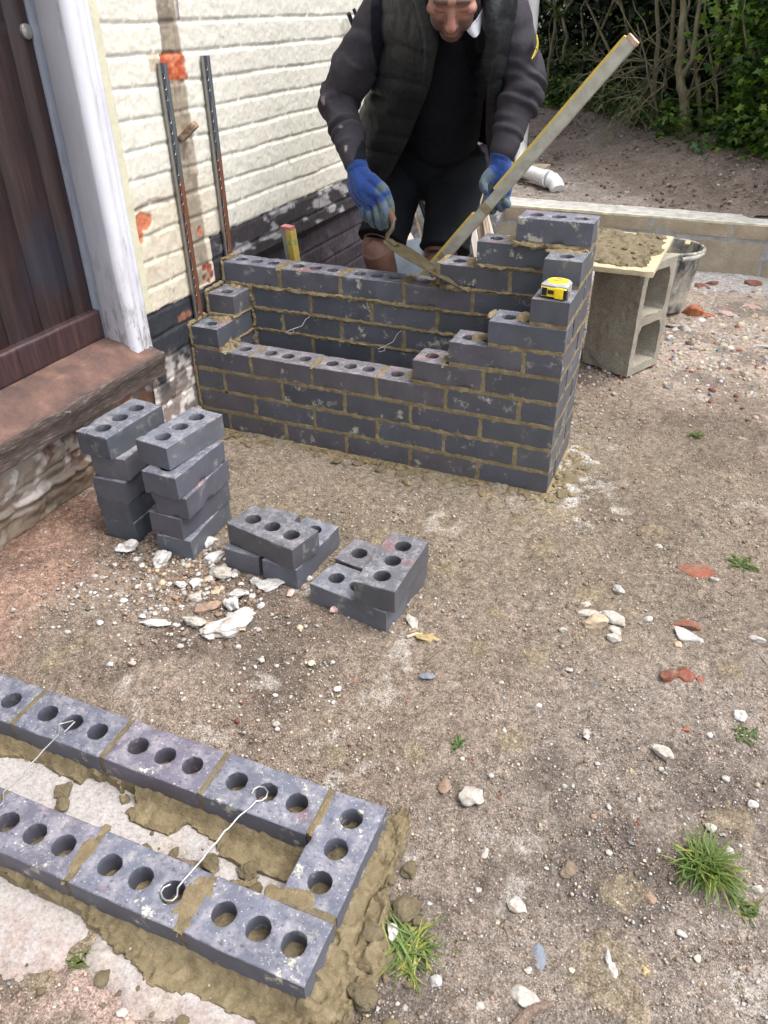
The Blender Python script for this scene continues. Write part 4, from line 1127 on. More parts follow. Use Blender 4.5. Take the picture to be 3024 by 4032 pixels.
# ============================================================ site things
# hollow block on end
hb0 = at(2468, 1482, z=.008); hb1 = at(2582, 1428, z=.008); hbl = at(2285, 1440, z=.008)
ang = math.atan2(hb1.y - hb0.y, hb1.x - hb0.x)
def hollow_block(L, W, H):
    """standing on end: local x depth W (open faces), y width, z height L"""
    bm = bmesh.new()
    # outline in (u = 0..H width, w = 0..L height), holes two
    us = [0, .032, .040, H - .040, H - .032, H]
    def prism(pts, x0, x1):
        vs0 = [bm.verts.new((x0, a, b_)) for a, b_ in pts]; vs1 = [bm.verts.new((x1, a, b_)) for a, b_ in pts]
        return vs0, vs1
    return bm
bw_, bl_, bh_ = 0.215, 0.215, 0.435
mb = MB()
def hb_fn():
    res = .0055
    V, F = [], []
    # solid made from boxes: two side shells, three webs, with chamfered cores
    def hole(z0, z1, u):   # half width of the opening as function of height
        t = np.clip((u - z0) / (z1 - z0), 0, 1)
        return .077 * (1 - .20 * ss(.80, 1.0, t) - .10 * ss(.12, 0, t))
    zz = np.linspace(0, bh_, 90); H1 = (.034, .196); H2 = (.234, .404)
    for face in (0, 1):
        xf_ = 0 if face == 0 else bw_
        for s in (-1, 1):
            us = np.linspace(0, 1, 14)
            def fn(a, b_):
                hw = np.where((b_ > H1[0]) & (b_ < H1[1]), hole(*H1, b_), np.where((b_ > H2[0]) & (b_ < H2[1]), hole(*H2, b_), 0.0))
                return np.stack([a * 0 + xf_, s * (hw + (bl_ / 2 - hw) * a), b_], 1)
            zz2 = np.sort(np.concatenate([zz, [H1[0] - 1e-4, H1[0] + 1e-4, H1[1] - 1e-4, H1[1] + 1e-4, H2[0] - 1e-4, H2[0] + 1e-4, H2[1] - 1e-4, H2[1] + 1e-4]]))
            v, f = grid(us, zz2, fn); mb.add(v, f)
    for hz in (H1, H2):
        for s in (-1, 1):
            def fn(a, b_):
                hw = hole(*hz, b_) * (1 - .10 * np.sin(np.pi * a / bw_)); return np.stack([a, s * hw, b_], 1)
            v, f = grid(np.linspace(0, bw_, 14), np.linspace(hz[0] + 1e-4, hz[1] - 1e-4, 26), fn); mb.add(v, f)
        for z in hz:
            hw = float(hole(*hz, np.array([z]))[0])
            v, f = grid(np.linspace(0, bw_, 12), np.linspace(-hw, hw, 12), lambda a, b_: np.stack([a, b_, a * 0 + z], 1)); mb.add(v, f)
    for s in (-1, 1):
        v, f = grid(np.linspace(0, bw_, 36), np.linspace(0, bh_, 72), lambda a, b_: np.stack([a, a * 0 + s * bl_ / 2, b_], 1)); mb.add(v, f)
    for z in (0, bh_):
        v, f = grid(np.linspace(0, bw_, 30), np.linspace(-bl_ / 2, bl_ / 2, 30), lambda a, b_: np.stack([a, b_, a * 0 + z], 1)); mb.add(v, f)
hb_fn()
def hbj(V):
    V = V + .0016 * np.stack([fbm(V, 30, 1, 3), fbm(V, 30, 2, 3), fbm(V, 30, 3, 3)], 1)
    pit = ss(.45, .7, vn(V, 38, 9)); V[:, 1] -= np.sign(V[:, 1]) * pit * .004 * (np.abs(V[:, 1]) > .105); return V
# local x = into the open face; face normal of the open side looks along +x of the block -> rotate
hbx = hb0.x; hby = hb0.y
mb.C = [c_ * np.array([.84, .90, .98]) for c_ in mb.C]
blk = mb.build('hollow_block', BLOCK, None, smooth=False, jitter=hbj)
# open face (x=0 side) looks towards +X-ish of the world: hb0->hb1 runs along the open face
d_ = np.array([hb1.x - hb0.x, hb1.y - hb0.y]); d_ /= np.linalg.norm(d_); nrm = np.array([d_[1], -d_[0]])   # outward
th = math.atan2(-nrm[1], -nrm[0])
ctr = np.array([hb0.x, hb0.y]) + d_ * bl_ / 2
blk.location = (ctr[0], ctr[1], .004); blk.rotation_euler = (0, 0, th)
tag(blk, 'hollow grey concrete block stood on end under the mortar board', 'concrete block')
# mortar board
PLY = simple('plywood', (0.48, 0.41, 0.28), (0.35, 0.285, 0.18), 0.75, 7, 0.3, 0.002, stretch=(1, 9, 9))
pb = [at(2573, 1082, z=.455), at(2653, 938, z=.455)]
mbd = empty('mortar_board', (1.16, 1.06, .445), 'splintered plywood board loaded with wet mortar on the hollow block', 'mortar board')
a = np.array([pb[0].x, pb[0].y]); c2 = np.array([pb[1].x, pb[1].y]); yd = (c2 - a); Ly = np.linalg.norm(yd); yd /= Ly; xd = np.array([-yd[1], yd[0]])
def bmap(V):  # local (s from right edge 0..-.46, t along edge) -> world - origin
    W = a - xd[None] * 0 + V[:, :1] * (-xd[None]) * -1 + V[:, 1:2] * yd[None]
    return np.c_[W, V[:, 2] + .445] - np.array([1.16, 1.06, .445])
V, F = gbox((0, 0, 0), (.45, Ly, .018), .009, .001); V[:, 0] = V[:, 0]
V[:, 1] += .004 * vn(V, 30, 3) * (V[:, 1] > Ly - .01) - .003 * vn(V, 60, 4) * (V[:, 1] < .01); V[:, 2] += .001 * vn(V, 30, 5)
mb = MB(); mb.add(bmap(V), F[:, ::-1]); mb.build('board', PLY, mbd)
def bd_fn(x, y):
    P = np.stack([x, y], 1)
    ed = np.minimum(x - .03, np.minimum(y - .05, Ly - .02 - y)) + .045 * fbm(P, 7, 71, 4) + .02 * fbm(P, 30, 73, 3)
    hh = .0205 + .004 * fbm(P, 20, 72, 3) + .010 * ss(.05, .35, fbm(P, 26, 74, 4)) + .008 * ss(.1, .3, x)
    return np.stack([x, y, np.where(ed > 0, hh, .010)], 1)
V, F = grid(np.arange(0.005, .445, .005), np.arange(.01, Ly - .01, .005), bd_fn); keep = V[:, 2] > .012; F = F[keep[F].any(1)]
mb = MB(); mb.add(bmap(V), F[:, ::-1], (1.12, 1.12, 1.15)); 
rr = np.random.RandomState(8)
for k in range(46):
    q = np.array([[rr.uniform(.03, .4), rr.uniform(.08, Ly - .04), .026]]); w_ = bmap(q)[0]; dollop(mb, w_, rr.uniform(.006, .016), 2100 + k, 2, .5)
dollop(mb, bmap(np.array([[.045, Ly - .06, .024]]))[0], .022, 2190, 3, .35); dollop(mb, bmap(np.array([[.06, Ly - .03, .022]]))[0], .014, 2191, 3, .4)
mb.build('mortar', MORTM, mbd)

# builder's bucket behind
m, n, b = nodes('black_plastic_limed'); v = _vec(n, (1, 1, .5))
c = _mix(n, (0.045, 0.05, 0.055), _ramp(n, _noise(n, 30, 5), [(.3, (.34, .31, .25)), (.7, (.55, .52, .44))]), _map(n, _noise(n, 14, 8, 0.7, v, .6), 0.40, 0.60, .0, .92))
n.links.new(c, b.inputs['Base Color']); b.inputs['Roughness'].default_value = 0.6; _bump(n, b, _noise(n, 60, 5), .4, .002)
BUCK = m
bk = empty('bucket', (1.352, 1.84, 0.012), 'mortar splashed black bucket behind the hollow block', 'bucket')
prof = [(0, 0), (.088, 0), (.100, .008), (.105, .03), (.138, .27), (.148, .272), (.150, .290), (.143, .296), (.136, .292), (.132, .27), (.098, .03), (0, .02)]
V, F = lathe(prof, 44); V += .0012 * np.stack([fbm(V, 16, 1), fbm(V, 16, 2), fbm(V, 16, 3)], 1)
mb = MB(); mb.add(V, F); mb.build('body', BUCK, bk)
V, F = lathe([(0, .235), (.10, .233), (.131, .237)], 32); V[:, 2] += .008 * fbm(V, 18, 4, 4); mb = MB(); mb.add(V, F); mb.build('mortar', MORTM, bk)
mb = MB(); t = np.linspace(0, np.pi, 15)
add_tube(mb, [(.152 * math.cos(q), -.152 * math.sin(q) * .96, .280 - .012 * math.sin(q)) for q in t], .0028, 8); mb.build('handle', STEEL, bk)
mb = MB(); add_tube(mb, [(.06, -.139, .270), (.115, -.100, .274), (.140, -.045, .279)], .0105, 12); mb.build('grip', simple('worn_grey_tube', (.22, .22, .21), (.38, .37, .33), .6, 30), bk)
V, F = gbox((.05, .05, .288), (.075, .115, .296), .006, .002); mb = MB(); mb.add(V, F); mb.build('wood_scrap', PLY, None, loc=(1.352, 1.84, .012)).name = 'wood_scrap'
tag(bpy.data.objects['wood_scrap'], 'thin wood scrap on the bucket rim', 'wood scrap')

# tape measure
YEL = simple('yellow_plastic', (0.86, 0.62, 0.02), (0.78, 0.54, 0.015), 0.35, 20, 0.05, 0.001); YDIRT = simple('dusty_yellow', (0.58, 0.42, 0.07), (0.46, 0.35, 0.10), 0.5, 40, 0.1, 0.001)
GRY = simple('grey_rubber', (0.30, 0.31, 0.32), (0.22, 0.225, 0.235), 0.55, 50, 0.1, 0.001); BLK = simple('black_plastic', (0.012, 0.012, 0.014), (0.03, 0.03, 0.032), 0.4, 50, 0.05, .001)
tp = empty('tape_measure', (1.181, .043, .5925), 'yellow and grey tape measure lying on the stepped corner', 'tape measure', rz=R_(-8))
def rr_prism(pts, z0, z1, bev=.003):
    p = np.array(pts); k = len(p); cc = p.mean(0); V = []
    for z, s in ((z0, 1 - bev / .03), (z0 + bev, 1), (z1 - bev, 1), (z1, 1 - bev / .03)): V.append(np.c_[cc + (p - cc) * s, np.full(k, z)])
    V = np.concatenate(V + [np.array([[cc[0], cc[1], z0], [cc[0], cc[1], z1]])]); F = []
    for i in range(3):
        for j in range(k): F.append((i * k + j, i * k + (j + 1) % k, (i + 1) * k + (j + 1) % k, (i + 1) * k + j))
    F3 = [(4 * k, (j + 1) % k, j) for j in range(k)] + [(4 * k + 1, 3 * k + j, 3 * k + (j + 1) % k) for j in range(k)]
    return V, np.array(F), np.array(F3)
def addp(mb, r, col=None):
    V, F, F3 = r; o = mb.n; mb.add(V, F, col); mb.F[3].append(F3 + o); mb.M[3].append(np.zeros(len(F3), int))
# plan outline: flat front (y-), round back
def outl(s=1.0, n=30):
    q = []
    for t in np.linspace(0, np.pi, n): q.append((.036 * s * np.sign(math.cos(t)) * abs(math.cos(t)) ** .7, .004 + .034 * s * math.sin(t) ** .85))
    q += [(-.037 * s, -.012), (-.036 * s, -.026 * s), (-.030 * s, -.030 * s), (.030 * s, -.030 * s), (.036 * s, -.026 * s), (.037 * s, -.012)]
    return q
mb = MB(); addp(mb, rr_prism(outl(), .0, .036, .004)); mb.build('case', GRY, tp)
mb = MB(); t = np.linspace(0, 2 * np.pi, 36, endpoint=False); addp(mb, rr_prism(np.c_[.029 * np.cos(t), .004 + .026 * np.sin(t)], .034, .0385, .002)); mb.build('face_disc', YEL, tp)
mb = MB(); V, F = gbox((-.034, -.0335, .003), (.037, -.024, .027), .004, .002); mb.add(V, F); V, F = gbox((.006, -.036, .001), (.030, -.024, .029), .004, .002); mb.add(V, F); mb.build('front_shell', YEL, tp)
mb = MB(); V, F = gbox((-.013, -.0365, .011), (.004, -.033, .022), .004, .001); mb.add(V, F); mb.build('lock_button', BLK, tp); mb = MB(); V, F = gbox((.0295, -.034, .004), (.038, -.020, .026), .004, .001); mb.add(V, F); mb.build('tape_slot', BLK, tp)
lab_ = MB(); V, F = gbox((-.0335, -.0345, .005), (-.015, -.032, .026), .01, .0005); lab_.add(V, F); lb = lab_.build('label', BLK, tp)
mb = MB(); V, F = gbox((.036, -.028, .002), (.0415, -.012, .0225), .005, .0008); mb.add(V, F); mb.build('hook', STEEL, tp)
mb = MB(); add_tube(mb, [(-.012, -.010, .039), (-.008, .004, .0425), (.004, .008, .042), (.014, -.002, .0425), (.004, -.006, .0415), (-.008, -.004, .040)], .0013, 6); mb.build('belt_clip', STEEL, tp)
def text(s, size, loc, rot, mat, parent, name='lettering', depth=.0002, fit=None):
    cu = bpy.data.curves.new(name, 'FONT'); cu.body = s; cu.size = size; cu.extrude = depth; cu.align_x = 'CENTER'; cu.align_y = 'CENTER'; cu.resolution_u = 2
    o = bpy.data.objects.new(name, cu); COL.objects.link(o)
    bpy.context.view_layer.update(); me = bpy.data.meshes.new_from_object(o.evaluated_get(bpy.context.evaluated_depsgraph_get()))
    bpy.data.objects.remove(o); bpy.data.curves.remove(cu); me.materials.clear(); me.materials.append(mat)
    o = bpy.data.objects.new(name, me); COL.objects.link(o); o.parent = parent; o.location = loc; o.rotation_euler = rot
    return o
LETW = simple('grey_lettering', (.55, .55, .55), rough=.5, bump=0)
text('STANLEY', .0052, (-.0305, -.0348, .0155), (R_(90), R_(-90), 0), LETW, lb)

# box levels
ALU = simple('scuffed_aluminium', (0.46, 0.45, 0.39), (0.32, 0.31, 0.26), 0.5, 26, 0.15, 0.001, metal=0.35)
PINK = simple('red_end_cap', (.50, .17, .17), (.36, .16, .15), .6, 40, .1, .001); WOODEND = simple('mortar_caked_end', (.52, .36, .28), (.35, .24, .18), .85, 60, .4, .002)
VIAL = simple('green_vial', (0.30, 0.40, 0.16), (.22, .32, .12), .2, 20, 0)
def level(name, p0, p1, width_dir, W, T, label, end_mat, plate, vials):
    """box section from p0 to p1; W across the broad face, T thick (yellow web between is narrow)"""
    p0, p1 = Vector(p0), Vector(p1); d = p1 - p0; L = d.length; d.normalize()
    w_ = Vector(width_dir); w_ = (w_ - d * w_.dot(d)).normalized(); t_ = d.cross(w_)
    M = Matrix((w_, t_, d)).transposed().to_4x4(); M.translation = p0
    e = bpy.data.objects.new(name, None); COL.objects.link(e); e.matrix_world = M; tag(e, label, 'spirit level')
    mb = MB(); V, F = gbox((0, 0, .012), (W, T, L - .012), .02, .0012); mb.add(V, F); mb.build('body', ALU, e)
    for z0 in (0, L - .012):
        mb = MB(); V, F = gbox((-.0008, -.0008, z0), (W + .0008, T + .0008, z0 + .012), .006, .0015); mb.add(V + .0008 * np.stack([vn(V, 90, 1), vn(V, 90, 2), vn(V, 90, 3)], 1), F); mb.build('end_cap', end_mat, e)
    mb = MB()
    for (u0, u1, s0, s1, z0, z1) in plate: V, F = gbox((u0, s0, z0), (u1, s1, z1), .02, .0006); mb.add(V, F)
    mb.build('yellow_band', YDIRT, e)
    for (u, s, z, ln, r) in vials:
        mb = MB(); V, F = lathe([(0, -ln / 2), (r * .6, -ln / 2), (r, -ln / 2 + r * .4), (r, ln / 2 - r * .4), (r * .6, ln / 2), (0, ln / 2)], 16)
        mb.add(V + (u, s, z), F); mb.build('vial', VIAL, e)
    return e, L
# long one gripped in the left hand: mostly in the plane y = .43
lp0 = at(1575, 1180, y=.445); lp1 = at(2478, 130, y=.40)
e, L = level('spirit_level', lp0, lp1, (.75, -.1, -.65), .033, .022, 'long yellow edged box level leaning up from the wall in his left hand', WOODEND,
      [(-.0075, .0005, .0, .022, .02, .40), (-.0075, .0005, .0, .022, .50, (lp1 - lp0).length - .012)], [])
TAN = simple('worn_tan_plate', (.28, .23, .12), (.20, .17, .10), .6, 30)
for z0 in (.415 * L, .205 * L):
    mb = MB(); V, F = gbox((.0, -.0012, z0), (.0333, .0232, z0 + .026), .02, .0008); mb.add(V, F); mb.build('window', TAN, e)
# small one stood in the corner
sp0 = at(1150, 1170, y=.50); sp1 = at(1108, 890, y=.47)
sp1 = Vector((sp1.x - .004, sp1.y, sp1.z))
e, L = level('spirit_level', sp0, sp1, (1, -.25, .15), .046, .024, 'short level with yellow face and green vial standing behind the wall', PINK,
      [(.022, .0475, -.0025, .0265, .012, (sp1 - sp0).length - .012)], [])
Ls = L
for z in (L - .055, L - .150):
    mb = MB(); V, F = gbox((.0475, .004, z - (.026 if z < L - .1 else .010)), (.0490, .020, z + (.026 if z < L - .1 else .010)), .01, .0005); mb.add(V, F, (1, 1, 1)); mb.build('vial', VIAL, e)
    mb = MB(); V, F = gbox((.030, -.0040, z - (.026 if z < L - .1 else .008)), (.042, -.0020, z + (.026 if z < L - .1 else .008)), .01, .0005); mb.add(V, F, (1, 1, 1)); mb.build('vial', VIAL, e)

# trowel
TRW = simple('mortared_steel', (0.10, 0.08, 0.045), (0.045, 0.038, 0.022), 0.42, 26, 0.5, 0.002, spec=.6, metal=.2)
tr = empty('trowel', at(1525, 950, y=.315), 'muddy pointed trowel held in his right glove over the wall', 'trowel')
T0 = tr.location.copy(); tip = at(1815, 1143, y=.170) - T0; heel = Vector((0, 0, 0)); dv = tip.normalized(); LT = tip.length
vw = (T0 - CAM).normalized(); pw = dv.cross(vw).normalized()
if pw.z < 0: pw = -pw
wd = (vw * .97 + pw * .25); wd = (wd - dv * wd.dot(dv)).normalized(); nb = dv.cross(wd).normalized()
mb = MB(); V = []; F = []
prof = [(.00, .012), (.03, .030), (.10, .050), (.20, .058), (.34, .057), (.6, .040), (.85, .017), (.97, .004), (1.0, .001)]
ts = np.linspace(0, 1, 40); hw = np.interp(ts, [p[0] for p in prof], [p[1] for p in prof])
for i, t in enumerate(ts):
    for s in np.linspace(-1, 1, 9):
        for sg in (1, -1):
            bend = nb * (.004 * s * s)
            V.append(dv * (t * LT) + wd * (s * hw[i]) + bend + nb * (sg * .0009))
V = np.array([tuple(q) for q in V]).reshape(40, 9, 2, 3); idx = np.arange(720).reshape(40, 9, 2)
for sg in (0, 1):
    a_ = idx[:, :, sg]; f = np.stack([a_[:-1, :-1].ravel(), a_[1:, :-1].ravel(), a_[1:, 1:].ravel(), a_[:-1, 1:].ravel()], 1); F.append(f if sg else f[:, ::-1])
for j in (0, 8): F.append(np.stack([idx[:-1, j, 0], idx[1:, j, 0], idx[1:, j, 1], idx[:-1, j, 1]], 1))
mb.add(V.reshape(-1, 3), np.concatenate(F)); mb.build('blade', TRW, tr)
mb = MB(); pts = [dv * .045 - nb * 0, dv * .012 + pw * .004, Vector((0, 0, .004)), at(1526, 925, y=.318) - T0, at(1545, 900, y=.322) - T0, at(1549, 868, y=.330) - T0, at(1537, 840, y=.34) - T0]
add_tube(mb, pts, [.012, .011, .0085, .0075, .0075, .0075, .006], 10); mb.build('neck', TRW, tr)
mb = MB(); add_tube(mb, [at(1549, 872, y=.334) - T0, at(1528, 825, y=.345) - T0, at(1475, 775, y=.365) - T0, at(1440, 740, y=.385) - T0], [.0125, .015, .016, .014], 14); mb.build('handle', simple('dark_wood', (.12, .06, .03)), tr)
sc = MB(); 
for k, (a_, b_, s) in enumerate(((1700, 1085, .012), (1720, 1100, .014), (1745, 1120, .012), (1690, 1070, .010), (1760, 1100, .010), (1735, 1078, .009))): dollop(sc, at(a_, b_, y=.275) - T0 + Vector((0, .012, -.004)), s, 3100 + k, 3, .7)
sc.build('mortar', MORTM, tr)

# wall starter strips
m, n, b = nodes('galvanised'); v = _vec(n)
c = _mix(n, _col(n), _ramp(n, _noise(n, 40, 4), [(.3, (.8, .8, .8)), (.7, (1.1, 1.1, 1.1))]), 1.0, 'MULTIPLY')
n.links.new(c, b.inputs['Base Color']); b.inputs['Metallic'].default_value = .75; b.inputs['Roughness'].default_value = .36; GALV = m
SLOT = simple('slot_shadow_steel', (.020, .022, .024), rough=.6, bump=0); LIP = simple('bright_edge', (.70, .70, .70), rough=.3, bump=0, metal=.8)
for (yc, zb, zt, lab) in ((.050, .372, 1.112, 'perforated steel strip on the wall above the front left corner'), (.2655, .522, 1.120, 'perforated steel strip on the wall above the rear wall end')):
    st = empty('starter_strip', (XW + .006, yc, zb), lab, 'metal strip', 'perforated wall strips')
    P = [(0, -.019), (.010, -.0175), (.011, -.0165), (.0025, -.0150), (.0025, -.009), (.0045, -.006), (.0045, .006), (.0025, .009), (.0025, .0150), (.011, .0165), (.010, .0175), (0, .019)]
    V, F = vprof([(x + .003, y_) for x, y_ in P][::1], 0, zt - zb, 60)
    zz = V[:, 2] + zb
    split = .80 if yc < .1 else .84
    w1 = ss(split + .03, split - .03, zz); w2 = ss(-.004, .004, V[:, 1])
    c = lerp(np.tile([.16, .175, .19], (len(V), 1)), [.30, .135, .08], w1 * (.25 + .75 * w2))
    c = lerp(c, [.36, .34, .31], (V[:, 1] < -.013) * .8)
    mb = MB(); mb.add(V, F[:, ::-1], c)
    k = len(P); mb.build('channel', GALV, st, smooth=False)
    z = .02; q = 0
    while z < zt - zb - .03:
        h_ = (.034, .014, .014, .014)[q % 4]; sl_, lp_ = MB(), MB()
        t = np.linspace(0, 2 * np.pi, 18, endpoint=False); r = .0045
        pts = [((r * math.cos(u)), (h_ / 2 - r) * (1 if math.sin(u) > 0 else -1) + r * math.sin(u)) for u in t]
        V = np.array([[.0078, p[0], p[1] + z + h_ / 2] for p in pts] + [[.0078, 0, z + h_ / 2]]); F3 = np.array([(18, i, (i + 1) % 18) for i in range(18)])
        o = sl_.n; sl_.add(V, np.array([[0, 1, 2, 3]])); sl_.F[4].pop(); sl_.M[4].pop(); sl_.F[3].append(F3 + o); sl_.M[3].append(np.zeros(len(F3), int))
        add_tube(lp_, [(.0082, r * math.cos(u), z + h_ / 2 + (h_ / 2 - r) * (1 if math.sin(u) > 0 else -1) + r * math.sin(u)) for u in np.linspace(-1.9, .6, 9)], .0007, 5)
        z += h_ + (.014 if q % 4 else .024); q += 1
        so = sl_.build('slot', SLOT, st, smooth=False); lp_.build('lip', LIP, so)

# wire wall ties
WIRE = simple('galvanised_wire', (.34, .345, .345), (.22, .22, .22), .42, 60, .3, .0004, metal=.7)
def tie(pts, r, label, group, z=None):
    o = Vector(pts[0]); mb = MB(); add_tube(mb, [Vector(p) - o for p in pts], r, 8); t = mb.build('wall_tie', WIRE, None, loc=o); tag(t, label, 'wall tie', group); return t
zt = .0346 + .0022
def zp(px_, py_, dz=0.0): p = at(px_, py_, z=zt); p.z += dz; return p
loop1 = [(990, 3128), (1000, 3108), (1020, 3097), (1042, 3101), (1054, 3118), (1048, 3140), (1030, 3153), (1008, 3155)]
wavy = [(1008, 3155), (985, 3180), (940, 3215), (900, 3262), (885, 3272), (850, 3320), (820, 3350), (800, 3380), (760, 3425), (720, 3470), (700, 3495)]
loop2 = [(700, 3495), (698, 3515), (696, 3530), (680, 3546), (655, 3546), (640, 3535), (633, 3515), (645, 3495), (672, 3482)]
tie([zp(*p) for p in loop1] + [zp(*p) for p in wavy[1:]] + [zp(*p) for p in loop2[1:]], .00185, 'wire tie with round loops bridging the near planter\'s cavity', 'wire ties')
tie([zp(*p) for p in ((252, 2885), (275, 2862), (294, 2843), (288, 2838), (238, 2851), (232, 2856), (232, 2888), (225, 2900), (170, 2955), (145, 2985), (130, 3000), (108, 3018), (90, 3050), (60, 3080), (18, 3115), (12, 3125), (14, 3150), (10, 3165), (-10, 3180), (-40, 3170))], .0016, 'thin bent wire tie with a triangular hook across the cavity at left', 'wire ties')
for (a_, b_, lab) in (((1222, 1246), (1131, 1304), 'left of two wire ties poking from the inner wall'), ((1583, 1300), (1489, 1374), 'right of two wire ties poking from the inner wall')):
    p = at(*a_, y=.224); q = at(b_[0], b_[1], y=.135)
    mid = p.lerp(q, .45) + Vector((.006, 0, -.010))
    tie([p, p.lerp(q, .2), mid, q + Vector((.012, .012, .004)), q, q + Vector((.004, -.003, -.008)), q + Vector((.022, .004, -.004)), q + Vector((.016, .012, .002))], .0014, lab, 'wire ties')

# things leaning behind
ROD = simple('black_rod', (.012, .012, .014), rough=.5)
for (x0, x1, lab) in (((1372, 52), (1480, 330), 'nearer of two black rods leaning on the cream wall'), ((1393, 35), (1470, 260), 'farther of two black rods leaning on the cream wall')):
    k = 1.386 if x0[0] < 1385 else 1.44
    p = at(*x0, x=.02); q = at(*x1, x=.06); d = (q - p).normalized(); q = p + d * ((p.z - .0) / -d.z)
    mb = MB(); add_tube(mb, [p - q, Vector((0, 0, 0))], .0085 if x0[0] < 1385 else .007, 10); o = mb.build('rod', ROD, None, loc=q); tag(o, lab, 'rod', 'black rods')
TIM = simple('rough_timber', (.42, .34, .26), (.22, .16, .12), .8, 9, .4, .002, stretch=(8, 8, 1)); TIML = simple('pale_timber', (.66, .61, .55), (.48, .42, .36), .7, 9, .3, .002, stretch=(8, 8, 1)); SLATE = simple('blue_slate', (.20, .245, .30), (.14, .17, .21), .55, 14, .4, .002)
def plank(pa, pb_, wdir, W, T, mat, lab, name='plank', group=None):
    pa, pb_ = Vector(pa), Vector(pb_); d = (pb_ - pa); L = d.length; d.normalize(); w_ = Vector(wdir); w_ = (w_ - d * w_.dot(d)).normalized(); t_ = d.cross(w_)
    M = Matrix((w_, t_, d)).transposed().to_4x4(); M.translation = pa
    V, F = gbox((-W / 2, -T / 2, 0), (W / 2, T / 2, L), .015, .001); V += .0012 * np.stack([fbm(V, 12, 1), fbm(V, 12, 2), fbm(V, 12, 3)], 1)
    mb = MB(); mb.add(V, F); o = mb.build(name, mat); o.matrix_world = M; tag(o, lab, name.replace('_', ' '), group); return o
GP = 'timber offcuts leaning behind the man'
plank(at(1945, 1120, y=1.55), at(1893, 835, y=1.72), (1, 0, 0), .060, .02, TIM, 'broad brown board leaning just right of the man\'s legs', group=GP)
plank(at(1985, 1100, y=1.60), at(1905, 800, y=1.75), (1, .1, 0), .016, .03, TIML, 'narrow pale batten leaning outermost, right of the man\'s legs', group=GP)
plank(at(1900, 1130, y=1.50), at(1862, 900, y=1.62), (1, 0, 0), .030, .02, TIML, 'pale batten leaning closest to the man\'s left leg', group=GP)
plank(at(1945, 1100, y=1.52), at(1885, 700, y=1.80), (1, 0, 0), .018, .03, TIM, 'tallest thin brown batten rising to the left glove', group=GP)
plank(at(1680, 1080, y=1.05), at(1605, 925, y=1.18), (1, 0, 0), .034, .012, TIML, 'orange tipped white stick seen between the man\'s legs', group=GP)
plank(at(1665, 960, y=1.28), at(1632, 830, y=1.36), (1, 0, 0), .008, .008, RUST, 'thin rusty bar between the man\'s legs', name='iron_bar')
plank(at(1615, 1130, y=.98), at(1600, 950, y=1.12), (1, 0, 0), .125, .012, SLATE, 'blue grey slate sheet leaning between the man\'s legs', name='slate_sheet')
TARP = simple('black_sheeting', (.035, .035, .038), (.10, .10, .10), .35, 16, .5, .01)
V, F = grid(np.linspace(.0, .52, 60), np.linspace(0, 1, 60), lambda a, t: np.stack([a, 1.95 - .55 * (1 - t) + .05 * fbm(np.stack([a, t], 1), 5, 5, 3), .01 + .40 * t ** 1.5 + .04 * fbm(np.stack([a, t], 1), 7, 6, 4)], 1))
mb = MB(); mb.add(V, F); tag(mb.build('plastic_sheet', TARP), 'crumpled black plastic sheet heaped behind the man\'s legs', 'plastic sheet')

# weathered block that carries the drainpipe elbow
pbx = at(2110, 775, z=.262)
V, F = gbox((-.30, 0, -.06), (0, .22, .105), .01, .004); V += .006 * np.stack([fbm(V, 12, 1, 4), fbm(V, 12, 2, 4), fbm(V, 12, 3, 4)], 1)
mb = MB(); mb.add(V, F); o = mb.build('concrete_block', BLOCK, None, loc=(.40, 3.32, .235)); tag(o, 'broken old concrete block below the white drainpipe elbow', 'concrete block')
# ============================================================ the bricklayer
def Pt(px_, py_, y): return np.array(at(px_, py_, y=y))
def remesh(mb, name, mat, voxel, smooth_it=6, parent=None, disp=None, colf=None, origin=None, keep=None):
    me = mb.mesh(name + '_raw', mat, False); o = obj(name + '_raw', me)
    r = o.modifiers.new('r', 'REMESH'); r.mode = 'VOXEL'; r.voxel_size = voxel
    s = o.modifiers.new('s', 'SMOOTH'); s.factor = .5; s.iterations = smooth_it
    bpy.context.view_layer.update()
    m2 = bpy.data.meshes.new_from_object(o.evaluated_get(bpy.context.evaluated_depsgraph_get()))
    bpy.data.objects.remove(o); bpy.data.meshes.remove(me)
    n = len(m2.vertices); V = np.empty(n * 3); m2.vertices.foreach_get('co', V); V = V.reshape(-1, 3)
    Nn = np.empty(n * 3); m2.vertices.foreach_get('normal', Nn); Nn = Nn.reshape(-1, 3)
    if keep is not None:
        bm = bmesh.new(); bm.from_mesh(m2); bm.verts.ensure_lookup_table(); kk = keep(V)
        bmesh.ops.delete(bm, geom=[v for v, k in zip(bm.verts, kk) if not k], context='VERTS'); bm.to_mesh(m2); bm.free()
        n = len(m2.vertices); V = np.empty(n * 3); m2.vertices.foreach_get('co', V); V = V.reshape(-1, 3); Nn = np.empty(n * 3); m2.vertices.foreach_get('normal', Nn); Nn = Nn.reshape(-1, 3)
    P0 = V.copy()
    if disp is not None: V = disp(V, Nn)
    c = colf(P0, Nn) if colf is not None else None
    og = np.array(origin) if origin is not None else np.zeros(3)
    m2.vertices.foreach_set('co', (V - og).ravel()); m2.name = name
    m2.polygons.foreach_set('use_smooth', np.ones(len(m2.polygons), bool)); m2.materials.clear()
    for q in (mat if isinstance(mat, (list, tuple)) else [mat]): m2.materials.append(q)
    a = m2.color_attributes.new('Col', 'FLOAT_COLOR', 'POINT'); cc = np.ones((n, 4), np.float32)
    if c is not None: cc[:, :3] = c
    a.data.foreach_set('color', cc.ravel()); m2.update()
    return obj(name, m2, parent, tuple(og) if parent is None else None)
